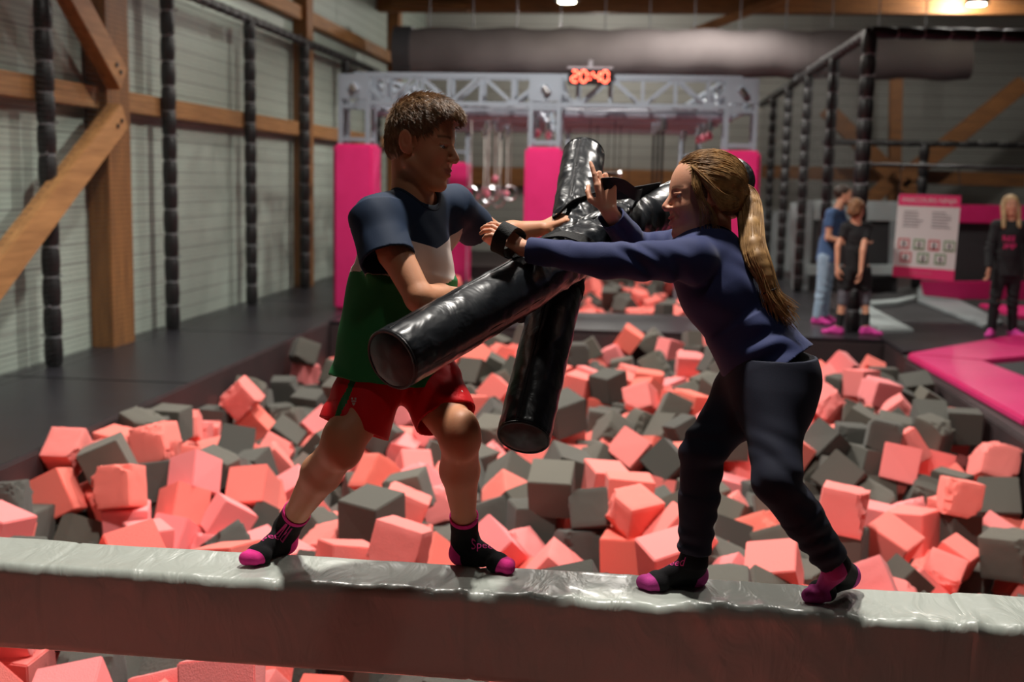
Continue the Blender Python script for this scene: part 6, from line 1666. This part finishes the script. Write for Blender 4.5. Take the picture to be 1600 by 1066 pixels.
# ================================================================ the girl
def make_girl():
    Lsh, Rsh = U(1082, 407, 3.04), U(1070, 388, 3.30)            # left arm is the near one
    Nck = U(1112, 378, 3.17)
    Upc, Chs, Wst, Hip = U(1108, 415, 3.16), U(1126, 455, 3.15), U(1166, 520, 3.14), U(1194, 582, 3.13)
    Lel, Lwr = U(945, 408, 2.98), U(817, 388, 3.06)
    Rel, Rwr = U(996, 392, 3.36), U(951, 330, 3.22)
    Lhip, Rhip = U(1206, 600, 3.06), U(1176, 598, 3.24)
    Lkn, Rkn = U(1214, 752, 2.93), U(1098, 706, 3.13)
    Ltoe, Lheel = project_beam(1256, 948), project_beam(1330, 922)
    Rtoe, Rheel = project_beam(1016, 920), project_beam(1098, 912)
    d = nrm(Ltoe - Lheel); Ltoe = Lheel + d * .19 * 1.0
    d = nrm(Rtoe - Rheel); Rtoe = Rheel + d * .19
    Lan = U(1306, 884, 3.03); Lan[2] = max(Lan[2], BZ + .07); Ran = U(1084, 876, 3.17)
    LheelUp = Lheel + np.array([0, 0, .022])
    lat = nrm(Lsh - Rsh); up = nrm(Upc - Wst); lat = nrm(lat - up * (lat @ up)); fwd = np.cross(lat, up)
    hl = nrm(Lhip - Rhip); hup = np.array([0, 0, 1.]); hf = nrm(np.cross(hl, hup))
    H = Head(U(1099, 308, 3.16), nrm(-CR * .97 - CF * .16 - CU * .02), nrm(CU * 1.0 - CR * .02), .98)
    g = empty('person', (float(Hip[0]), float(Hip[1]), BZ), 'girl with long blonde ponytail in navy top and dark trousers, leaning against a bat', 'person', 'children jousting on the beam')
    o = H.ops(smile=.006, open_mouth=.003)
    nb = H.p(-.03, 0, -.035)
    o += [('u', .02, cap(nb, Nck - up * .01, .044, .048)), ('u', .03, cap(Rsh, Lsh, .04)), ('u', .03, cap(Nck, Upc, .045, .09, fwd, .7)),
          ('u', .03, cap(Upc, Chs, .1, .1, fwd, .85)), ('u', .03, cap(Chs, Wst, .1, .095, fwd, .8)), ('u', .03, cap(Wst, Hip, .095, .1, hf, .85))]
    for sh_, el, wr in ((Rsh, Rel, Rwr), (Lsh, Lel, Lwr)):
        o += [('u', .02, cap(sh_, el, .034, .027)), ('u', .012, cap(el, el + (wr - el) * .4, .027, .027)), ('u', .012, cap(el + (wr - el) * .4, wr, .027, .0215))]
    for hp, kn, an in ((Rhip, Rkn, Ran), (Lhip, Lkn, Lan)):
        o += [('u', .03, cap(hp, kn, .07, .046)), ('u', .02, cap(kn, kn + (an - kn) * .35, .045, .044)), ('u', .02, cap(kn + (an - kn) * .35, an, .044, .028))]
    o += foot_ops(Ran, Rheel, Rtoe, g=-.003) + foot_ops(Lan, LheelUp, Ltoe, g=-.003)
    # near hand: fingers point up left through the loop, back of the hand to the viewer
    o += hand_ops(Lwr, nrm(-CR * .78 + CU * .55 + CF * .2), nrm(-CR * .4 - CU * .5 + CF * .65), -1, (.35, .42, .45, .5), .88, .7, .05, .2)
    # far hand: raised, index finger pointing up, the others folded
    o += hand_ops(Rwr, nrm(CU * .97 - CR * .12 + CF * .05), nrm(CF * .92 - CR * .35), 1, (.1, 1.0, 1.1, 1.15), .92, 1.3, .03, .25)
    me = sdf_mesh('body', o, .0031, attrs=H.attrs(smile=.006, open_mouth=.003, brow=True))
    body = link('body', me, MATS['skin_girl'], g, True)
    H.eyes(body, (1, .1, -.05))
    MB().tube([H.p(.084, -.013, -.0615), H.p(.0895, 0, -.062), H.p(.084, .013, -.0615)], [.0035, .0042, .0035], 8).build('teeth', MATS['teeth'], body, smooth=True)
    # ---- hair drawn back into a ponytail
    tie = H.p(-.102, 0, .012)
    rng = np.random.RandomState(5)
    def streak(P):
        L = H.loc(P) - np.array([-.102, 0, .012]); a = np.arctan2(L[:, 1], L[:, 2]); r = np.linalg.norm(L, axis=1)
        return -.0012 * (np.sin(a * 60 + r * 30) + .7 * np.sin(a * 117 - r * 50))
    ho = [('u', 0, H.ell((-.018, 0, .04), (.1, .08, .088))), ('u', .02, H.ell((-.055, 0, .0), (.062, .066, .07))), ('u', .02, H.cap((-.085, 0, .015), (-.112, 0, .008), .03, .022)),
          ('s', .008, H.ell((.09, 0, -.02), (.062, .1, .088))), ('s', .008, H.ell((.045, 0, -.055), (.062, .11, .082))),
          ('s', .01, H.ell((-.03, 0, -.115), (.13, .12, .058)))]
    hm = sdf_mesh('hair', ho, .003, disp=streak)
    hair = link('hair', hm, MATS['hair_blonde'], body, True)
    Pn = np.array([v.co for v in hm.vertices]); L = H.loc(Pn)
    sel = np.nonzero((L[:, 0] > -.09) & ((L[:, 0] < .04) | (L[:, 2] > .085)) & (L[:, 2] > -.02))[0]; sel = sel[rng.randint(0, len(sel), 2600)]
    K = 12; rt = L[sel]; tl = np.array([-.1, 0, .012]) + (rng.rand(len(sel), 3) - .5) * .02
    c0 = np.array([-.018, 0, .038]); R0 = np.array([.103, .083, .09])
    paths = []
    d0 = (rt - c0) / R0; d1 = (tl - c0) / R0; n0 = np.linalg.norm(d0, axis=1); n1 = np.linalg.norm(d1, axis=1)
    lift = 1 + .03 * rng.rand(len(sel)) + .07 * (rng.rand(len(sel)) > .93)
    for t in np.linspace(0, 1, K):
        dd = d0 / n0[:, None] * (1 - t) + d1 / n1[:, None] * t
        dd /= np.linalg.norm(dd, axis=1)[:, None]
        mag = (n0 * (1 - t) + n1 * t) * (1 + (lift - 1) * np.sin(math.pi * t))
        mag = np.maximum(mag, 1.0)* (1 - t * .0)
        wob = .0035 * np.sin(t * 5 + rng.rand(len(sel)) * .3 + sel * .7)[:, None] * np.array([0, 1, 1])
        paths.append((dd * mag[:, None]) * R0 + c0 + wob * math.sin(math.pi * t))
    paths = np.stack(paths, 1)
    W = H.o + H.k * (paths @ H.R.T)
    ring_strands(W, .0007 + .0006 * rng.rand(len(sel)), 'hair_blonde', 'hair_strands', hair, .2)
    # loose strands over the ear and cheek
    n = 46; K = 14; q = rng.rand(n); T_ = np.linspace(0, 1, K)
    lo = np.zeros((n, K, 3))
    for i in range(n):
        y = -.076 - .01 * rng.rand() if rng.rand() < .999 else .08
        near = -1 if (H.R @ np.array([0, -1, 0])) @ CF < 0 else 1
        x0 = .035 + .02 * rng.rand(); bw = rng.uniform(-.02, .018)
        P0 = np.array([x0, near * .066, .055 + .025 * rng.rand()]); P1 = np.array([x0 + .006 - .01 * q[i], near * .083, .01]); P2 = np.array([.02 + bw, near * .08, -.045]); P3 = np.array([.008 + bw * 1.6, near * .066, -.075 - .03 * rng.rand()])
        lo[i] = spline([P0, P1, P2, P3], K) + (rng.rand(3) - .5) * .006
    ring_strands(H.o + H.k * (lo @ H.R.T), .0007 + .0005 * rng.rand(n), 'hair_blonde', 'loose_strands', hair, .6)
    n = 420; lo = np.zeros((n, K, 3))
    for i in range(n):
        z = rng.rand()
        P0 = np.array([.055 - .03 * z, near * (.064 + .006 * rng.rand()), .075 - .035 * z]); P1 = np.array([.022 - .01 * z, near * .087, .035 - .035 * z + .01 * rng.rand()])
        P2 = np.array([-.02, near * .09, .0 - .05 * z * rng.rand()]); P3 = np.array([-.07, near * .066, -.012 - .03 * z * rng.rand()]); P4 = np.array([-.1, near * .012, .01])
        lo[i] = spline([P0, P1, P2, P3, P4], K) + (rng.rand(3) - .5) * .005
    ring_strands(H.o + H.k * (lo @ H.R.T), .0009 + .0005 * rng.rand(n), 'hair_blonde', 'side_hair', hair, .1)
    # ponytail
    n = 1700; K = 26
    A = np.array([H.p(-.098, 0, .014), H.p(-.128, 0, -.004), U(1178, 385, 3.08), U(1194, 425, 3.05), U(1206, 462, 3.04), U(1226, 494, 3.05)])
    core = spline(A, K)
    T_ = np.linspace(0, 1, K)
    wid = np.interp(T_, [0, .06, .25, .5, .7, .78, .9, 1], [.012, .017, .031, .031, .02, .017, .013, .004])
    a = rng.rand(n) * 2 * math.pi; r = np.sqrt(rng.rand(n)); ph = rng.rand(n) * 6
    P = np.zeros((n, K, 3))
    for k in range(K):
        t = nrm(core[min(k + 1, K - 1)] - core[max(k - 1, 0)]); x = nrm(np.cross(t, CF)); y = np.cross(t, x)
        aa = a + .6 * T_[k]
        w = wid[k] * r * (1 + .12 * np.sin(ph + 5 * T_[k]))
        P[:, k] = core[k] + (np.cos(aa) * w)[:, None] * x * 1.0 + (np.sin(aa) * w * .8)[:, None] * y + (np.sin(ph + 11 * T_[k]) * .0025)[:, None] * x
    stray = rng.rand(n) > .8
    P[stray, K // 2:] += (rng.rand(stray.sum(), 1, 3) - .5) * .07 * np.linspace(0, 1, K - K // 2)[None, :, None] ** 2
    pt = ring_strands(P, .0009 + .0007 * rng.rand(n), 'hair_blonde', 'ponytail', body, .6)
    po = [('u', .012, cap(core[k], core[k + 2], wid[k] * .82, wid[k + 2] * .82)) for k in range(0, K - 4, 2)]
    link('ponytail_core', sdf_mesh('ponytail_core', po, .004), MATS['hair_blonde'], pt, True)
    for kk in (1, 19):
        c = core[kk]; t = nrm(core[kk + 1] - core[kk]); x = nrm(np.cross(t, CF)); y = np.cross(t, x); rr = wid[kk] * 1.02 + .001
        MB().tube([c + x * math.cos(b) * rr + y * math.sin(b) * rr * .85 for b in np.linspace(0, 2 * math.pi, 25)], .003, 6, cap=False).build('hair_tie', MATS['hair_tie'], pt, smooth=True)
    # ---- long-sleeved top
    th = .005
    def sh(a, b, ra, rb, f=None, s=1): return (cap(a, b, ra, rb, f, s), None)
    low_end = U(1203, 578, 3.13)
    cuL, cuR = U(826, 391, 3.055), U(955, 338, 3.235)
    pr = [(0, sh(Upc, Chs, .118, .12, fwd, .88)), (.03, sh(Chs, Wst, .12, .114, fwd, .84)), (.03, opening(Wst - (low_end - Wst) * .2, low_end, .118, .156, hf, .8, depth=.03)),
          (.03, sh(Rsh, Lsh, .05, .05)), (.03, sh(Nck - up * .03, Lsh, .042, .046)), (.03, sh(Nck - up * .03, Rsh, .042, .046)),
          (.02, sh(Lsh, Lel, .058, .044)), (.015, sh(Lel, Lel + (cuL - Lel) * .5, .044, .038)), (.01, opening(Lel + (cuL - Lel) * .45, cuL, .038, .034, depth=.02)),
          (.02, sh(Rsh, Rel, .056, .048)), (.015, sh(Rel, Rel + (cuR - Rel) * .45, .048, .042)), (.01, opening(Rel + (cuR - Rel) * .4, cuR, .042, .037, depth=.02))]
    so = [('u', k, a) for k, (a, b) in pr] + [('h', .001, b) for k, (a, b) in pr if b is not None]
    so += [('s', .004, cap(Nck + up * .1, Nck + up * .0, .056, .06))]
    fl = folds([(U(1000, 400, 3.0), .10, CR * .55 + CU * .9, 17, .0045), (U(900, 400, 3.0), .09, CR * .5 + CU * .9, 17, .0035), (U(1075, 440, 3.0), .07, CR * .9 + CU * .4, 18, .004),
                (U(1140, 500, 3.0), .12, CU * .9 + CR * .3, 10, .0045), (U(1200, 550, 3.05), .09, CU * .95 - CR * .2, 14, .006), (U(960, 350, 3.25), .07, CR * .6 + CU * .7, 22, .005),
                (U(1010, 380, 3.25), .06, CR * .9 + CU * .3, 22, .005), (U(1110, 400, 3.0), .06, CR * .8 - CU * .4, 15, .0025), (U(1180, 440, 3.1), .08, CR * .4 + CU * .8, 11, .003)])
    tm_ = sdf_mesh('top', so, .0036, disp=fl)
    link('long_sleeved_top', tm_, MATS['top_navy'], g, True)
    rim_ring(tm_, Nck, lat, fwd, up, .061, .06, 'top_navy', g)
    # ---- trousers
    wb = Hip + (0, 0, .05) - hf * .012
    pr = [(0, sh(wb, Hip - (0, 0, .02) - hf * .01, .138, .148, hf, .78)), (.05, sh(Hip - hf * .045 + hl * .05 - (0, 0, .02), Lhip - hf * .025 - (0, 0, .04), .085, .085)), (.05, sh(Hip - hf * .035 - hl * .05 - (0, 0, .02), Rhip - hf * .015 - (0, 0, .04), .085, .08))]
    for hp, kn, an, ra, rk in ((Lhip, Lkn, Lan, .087, .058), (Rhip, Rkn, Ran, .082, .058)):
        mid = kn + (an - kn) * .45; ce = kn + (an - kn) * .93
        pr += [(.06, sh(hp, kn, ra, rk)), (.02, sh(kn, mid, rk, .052)), (.015, opening(mid - (an - mid) * .1, ce, .052, .044, depth=.02))]
    so = [('u', k, a) for k, (a, b) in pr] + [('h', .001, b) for k, (a, b) in pr if b is not None] + [('s', 0, half(wb + (0, 0, .0), (0, 0, -1)))]
    fl = folds([(Rkn, .09, np.array([0, 0, 1.]), 17, .0055), (Lkn + (0, 0, .0), .09, np.array([.4, 0, .9]), 16, .0055), (Ran + (0, 0, .07), .09, np.array([.2, 0, 1.]), 22, .005), (Lan + (-.03, 0, .08), .09, np.array([-.5, 0, .85]), 21, .006),
                (Rhip - (0, 0, .03), .1, np.array([.6, 0, .8]), 12, .005), (Lhip, .1, np.array([.7, 0, .5]), 9, .004)])
    link('trousers', sdf_mesh('trousers', so, .0038, disp=fl), MATS['trousers_dark'], g, True)
    for an, hl_, tt, kn, upv in ((Ran, Rheel, Rtoe, Rkn, (0, 0, 1)), (Lan, LheelUp, Ltoe, Lkn, (0, 0, 1))):
        ax = nrm(kn - an)
        ops = foot_ops(an, hl_, tt, g=.002) + [('u', .015, cone(an - ax * .01, an + ax * .05, .0345, .036))]
        me = sdf_mesh('sock', ops, .003, attrs={'zone': foot_zone(an, hl_, tt, (None, None))})
        so_ = link('sock', me, MATS['sock_knit_purple'], g, True)
        d = nrm(tt - hl_)
        zc = hl_ + d * np.linalg.norm(tt - hl_) * .5 + np.array([0, 0, .055])
        nz = nrm(-CF * .6 + np.array([0, 0, 1]) * .6 + d * .25); xd = nrm(np.cross(CU, nz)); xd = xd if xd @ CR > 0 else -xd
        xd = nrm(xd - CU * .3)
        decal(text_mesh('Speed', .028), me, zc, xd, nrm(np.cross(nz, xd)), MATS['knit_letter'], 'lettering', so_)
mat('hair_blonde', (190, 148, 96), .5, spec=.4, noise_mix=((112, 78, 46), 34, .9))
mat('hair_tie', (40, 26, 22), .6)
mat('top_navy', (27, 41, 92), .8, sheen=.1, bump=(500, .08))
mat('trousers_dark', (17, 22, 44), .85, bump=(500, .08))
make_girl()

# ================================================================ people in the background
mat('tee_blue', (66, 92, 132), .85); mat('jeans_light', (150, 172, 192), .85, noise_mix=((120, 144, 168), 14, .6)); mat('cloth_black', (20, 20, 23), .85)
mat('legging_grey', (92, 92, 100), .8); mat('print_pink', (232, 44, 122), .7); mat('hair_dark', (52, 36, 26), .6); mat('hair_light_brown', (132, 92, 58), .55, noise_mix=((92, 62, 38), 20, .8))
mat('hair_pale', (196, 164, 118), .5, noise_mix=((150, 118, 80), 25, .8)); mat('sock_magenta', (206, 60, 150), .9); mat('jacket_dark', (24, 26, 29), .8)

def adult(label, d, px, up_px, turn, cloth, hair, sock, feet_dir, group='people in the background', sleeve='short', legs='long', soft=1.0):
    """px: joint name -> (x, y, depth offset) in the photograph at about depth d"""
    J = {k: GY(v[0], v[1], d + v[2]) for k, v in px.items()}      # upright figure standing at y = d
    z0 = .036
    e = empty('person', (float(J['hip'][0]), float(J['hip'][1]), z0), label, 'person', group)
    H = Head(J['head'], turn, (0, 0, 1), 1.02)
    lat = nrm(J['lsh'] - J['rsh']); fw = nrm(np.cross(lat, (0, 0, 1)))
    o = H.ops(smile=.003) + [('u', .02, cap(H.p(-.02, 0, -.04), J['neck'], .052, .056)), ('u', .03, cap(J['rsh'], J['lsh'], .05)),
        ('u', .04, cap(J['chest'], J['waist'], .14 * soft, .125 * soft, fw, .65)), ('u', .04, cap(J['waist'], J['hip'], .125 * soft, .14 * soft, fw, .72))]
    for s in 'lr':
        o += [('u', .02, cap(J[s + 'sh'], J[s + 'el'], .046 * soft, .037 * soft)), ('u', .015, cap(J[s + 'el'], J[s + 'wr'], .037 * soft, .026 * soft))]
        wd = nrm(J[s + 'wr'] - J[s + 'el'])
        o += hand_ops(J[s + 'wr'], nrm(wd + np.array([0, 0, -.4])), nrm(np.cross(wd, CF) * (1 if s == 'l' else -1) + CF * .2), 1 if s == 'l' else -1, (.5, .6, .65, .7), 1.05, .5, .06, .4)
        hp = J['hip'] + (lat if s == 'l' else -lat) * .08
        o += [('u', .03, cap(hp, J[s + 'kn'], .082 * soft, .055 * soft)), ('u', .02, cap(J[s + 'kn'], J[s + 'an'], .054 * soft, .036))]
    ft = {}
    for s in 'lr':
        a = J[s + 'an'].copy(); fd = nrm(np.append(np.asarray(feet_dir[s], float)[:2], 0))
        hl_ = np.array([a[0], a[1], z0]) - fd * .05; tt = hl_ + fd * .24
        a[2] = z0 + .085; ft[s] = (a, hl_, tt); o += foot_ops(a, hl_, tt, k=1.15)
        o.append(('u', .02, cap(J[s + 'kn'] * .35 + a * .65, a, .042, .036)))
    body = link('body', sdf_mesh('body', o, .008, attrs=H.attrs(smile=.003)), MATS['skin_adult'], e, True)
    H.eyes(body)
    # top
    t = [('u', .04, cap(J['chest'], J['waist'], .158 * soft, .145 * soft, fw, .7)), ('u', .04, cone(J['waist'] + (0, 0, .05), J['hip'] - (0, 0, .05), .15 * soft, .17 * soft, fw, .78)),
         ('u', .03, cap(J['rsh'], J['lsh'], .062)), ('u', .03, cap(J['neck'] - (0, 0, .05), J['rsh'], .05, .05)), ('u', .03, cap(J['neck'] - (0, 0, .05), J['lsh'], .05, .05))]
    for s in 'lr':
        f = .55 if sleeve == 'short' else 1.0
        a, b = J[s + 'sh'], J[s + 'el']
        t.append(('u', .02, cone(a, a + (b - a) * f, .062 * soft, .06 * soft if f < 1 else .05)))
        if f == 1.0: t += [('u', .02, cap(b, b, .05)), ('u', .02, cone(b, b + (J[s + 'wr'] - b) * .97, .05, .042))]
    fl = folds([(J['waist'], .2, (1, 0, .4), 9, .006), (J['lel'], .12, (.3, 0, 1), 16, .005), (J['rel'], .12, (.3, 0, 1), 16, .005)])
    top = link('top', sdf_mesh('top', t, .009, disp=fl), MATS[cloth[0]], e, True)
    # trousers
    t = [('u', .03, cap(J['hip'] + (0, 0, .03), J['hip'] - (0, 0, .03), .146 * soft, .15 * soft, fw, .74))]
    u = []
    for s in 'lr':
        hp = J['hip'] + (lat if s == 'l' else -lat) * .08
        a = ft[s][0]
        if legs == 'long':
            t += [('u', .03, cap(hp, J[s + 'kn'], .092 * soft, .066 * soft)), ('u', .02, cone(J[s + 'kn'], a - (0, 0, .02), .066 * soft, .052)), ('u', .01, cap(J[s + 'kn'], J[s + 'kn'], .067 * soft))]
        else:
            m = hp + (J[s + 'kn'] - hp) * .8
            t += [('u', .03, cone(hp, m, .094, .082))]
            q = J[s + 'kn'] + (a - J[s + 'kn']) * .22
            u += [('u', .0, cone(m, J[s + 'kn'], .068, .061)), ('u', .01, cap(J[s + 'kn'], q, .06, .056))]
    fl = folds([(J['lkn'], .15, (.3, 0, 1), 12, .006), (J['rkn'], .15, (.3, 0, 1), 12, .006)])
    link('trousers' if legs == 'long' else 'shorts', sdf_mesh('legwear', t, .009, disp=fl), MATS[cloth[1]], e, True)
    for h_ in (u[:2], u[2:]):
        if h_: link('legging', sdf_mesh('legging', h_, .009), MATS['legging_grey'], e, True)
    for s in 'lr':
        a, hl_, tt = ft[s]
        sk = foot_ops(a, hl_, tt, k=1.15, g=.005)
        me = sdf_mesh('sock', sk, .007)
        so_ = link('sock', me, MATS[sock], e, True)
        if legs == 'short':
            m = a + (J[s + 'kn'] - a) * .42
            MB().tube([a - (0, 0, .02), m], [.043, .05], 14).build('sock_shaft', MATS['cloth_black'], so_, smooth=True)
    return e, body, top, H, J, lat, fw

RT = CR * 1.0
# the man in blue, seen from his right side, turned to the right
e, body, top, H, J, lat, fw = adult('bearded man in blue T-shirt and pale jeans standing beside the net post', 14.75,
    dict(head=(1319, 306, 0), neck=(1310, 326, 0), chest=(1301, 350, 0), waist=(1297, 378, 0), hip=(1293, 402, 0), lsh=(1312, 332, .16), rsh=(1298, 334, -.16),
         lel=(1322, 362, .22), lwr=(1346, 372, .1), rel=(1294, 372, -.2), rwr=(1318, 378, -.22), lkn=(1290, 452, .1), rkn=(1284, 454, -.08), lan=(1288, 497, .12), ran=(1276, 499, -.1)),
    None, nrm(CR * .95 - CF * .25), ('tee_blue', 'jeans_light'), 'hair_dark', 'sock_magenta', dict(l=CR * .8 - CF * .5, r=CR * .8 - CF * .5))
link('hair', sdf_mesh('hair', [('u', 0, H.ell((-.02, 0, .045), (.102, .08, .086))), ('s', .008, H.ell((.09, 0, -.015), (.06, .1, .085))), ('s', .01, H.ell((-.03, 0, -.115), (.13, .12, .06))), ('s', .006, H.ell((.03, 0, -.05), (.05, .11, .075)))], .006), MATS['hair_dark'], body, True)
link('beard', sdf_mesh('beard', [('u', 0, H.ell((.05, 0, -.075), (.052, .062, .052))), ('s', .006, H.ell((.05, 0, -.03), (.08, .09, .03))), ('s', .01, H.ell((-.03, 0, -.02), (.05, .12, .1)))], .006), MATS['hair_dark'], body, True)
# the shorter person in black in front of him, seen from behind
e, body, top, H, J, lat, fw = adult('person with light brown hair in black T-shirt, shorts and leggings, facing away', 13.72,
    dict(head=(1338, 328, 0), neck=(1338, 350, 0), chest=(1338, 370, 0), waist=(1336, 395, 0), hip=(1337, 418, 0), lsh=(1322, 356, -.02), rsh=(1355, 355, .04),
         lel=(1309, 385, -.05), lwr=(1308, 418, -.1), rel=(1348, 392, -.14), rwr=(1345, 424, -.2), lkn=(1318, 462, -.05), rkn=(1352, 462, .05), lan=(1310, 515, -.05), ran=(1352, 516, .0)),
    None, nrm(CF * .75 + CR * .6), ('cloth_black', 'cloth_black'), 'hair_light_brown', 'sock_magenta', dict(l=CR * .75 + CF * .3 - CR * 1.4, r=CR * 1.0 - CF * .3), sleeve='short', legs='short', soft=.86)
hm = [('u', 0, H.ell((-.018, 0, .04), (.108, .09, .092))), ('u', .02, H.ell((-.05, 0, -.02), (.075, .08, .07))), ('s', .008, H.ell((.09, 0, -.03), (.06, .1, .095)))]
hr = link('hair', sdf_mesh('hair', hm, .006, disp=lambda P: .004 * np.sin(P[:, 0] * 90 + 3 * np.sin(P[:, 2] * 60))), MATS['hair_light_brown'], body, True)
for s in 'lr':
    a = J[s + 'kn']; b = J[s + 'an']
# blonde woman at the right edge, facing the camera
e, body, top, H, J, lat, fw = adult('blonde woman in black jacket and trousers standing at the right edge of the photo', 14.0,
    dict(head=(1579, 322, 0), neck=(1579, 343, 0), chest=(1577, 368, 0), waist=(1575, 398, 0), hip=(1574, 424, 0), rsh=(1557, 352, 0), lsh=(1601, 353, 0),
         rel=(1546, 390, -.02), rwr=(1545, 420, -.1), lel=(1608, 390, -.02), lwr=(1606, 422, -.1), rkn=(1554, 472, -.04), lkn=(1582, 472, 0), ran=(1549, 514, 0), lan=(1582, 514, .05)),
    None, nrm(-CF * .97 - CR * .1), ('jacket_dark', 'cloth_black'), 'hair_pale', 'sock_magenta', dict(l=-CF * .8 + CR * .3, r=-CF * .8 - CR * .5), sleeve='long', soft=.92)
hm = [('u', 0, H.ell((-.018, 0, .042), (.104, .088, .09))), ('u', .02, cap(H.p(-.0, .075, .0), H.p(.045, .085, -.23), .032, .022)), ('u', .02, cap(H.p(-.0, -.075, .0), H.p(.05, -.08, -.24), .032, .022)),
      ('u', .03, cap(H.p(-.05, 0, 0), H.p(-.06, 0, -.2), .075, .06)), ('s', .008, H.ell((.1, 0, -.03), (.07, .058, .092)))]
link('hair', sdf_mesh('hair', hm, .006, disp=lambda P: .002 * np.sin(P[:, 0] * 260 + 2 * np.sin(P[:, 2] * 20))), MATS['hair_pale'], body, True)
tf = link('t_shirt_front', sdf_mesh('t_shirt_front', [('u', .02, cap(J['chest'] - CF * .05, J['waist'] - CF * .05, .12, .11, fw, .7)), ('u', .02, cap(J['waist'] - CF * .05, J['hip'] - CF * .045, .09, .09, fw, .85))], .008), MATS['cloth_black'], e, True)
for row, (tx, sz) in enumerate((('FREE', .085), ('JUMP', .085))):
    decal(text_mesh(tx, sz), tf.data, GY(1577, 374 + 12 * row, 13.8), (1, 0, 0), (0, 0, 1), MATS['print_pink'], 'lettering', tf, off=.004)
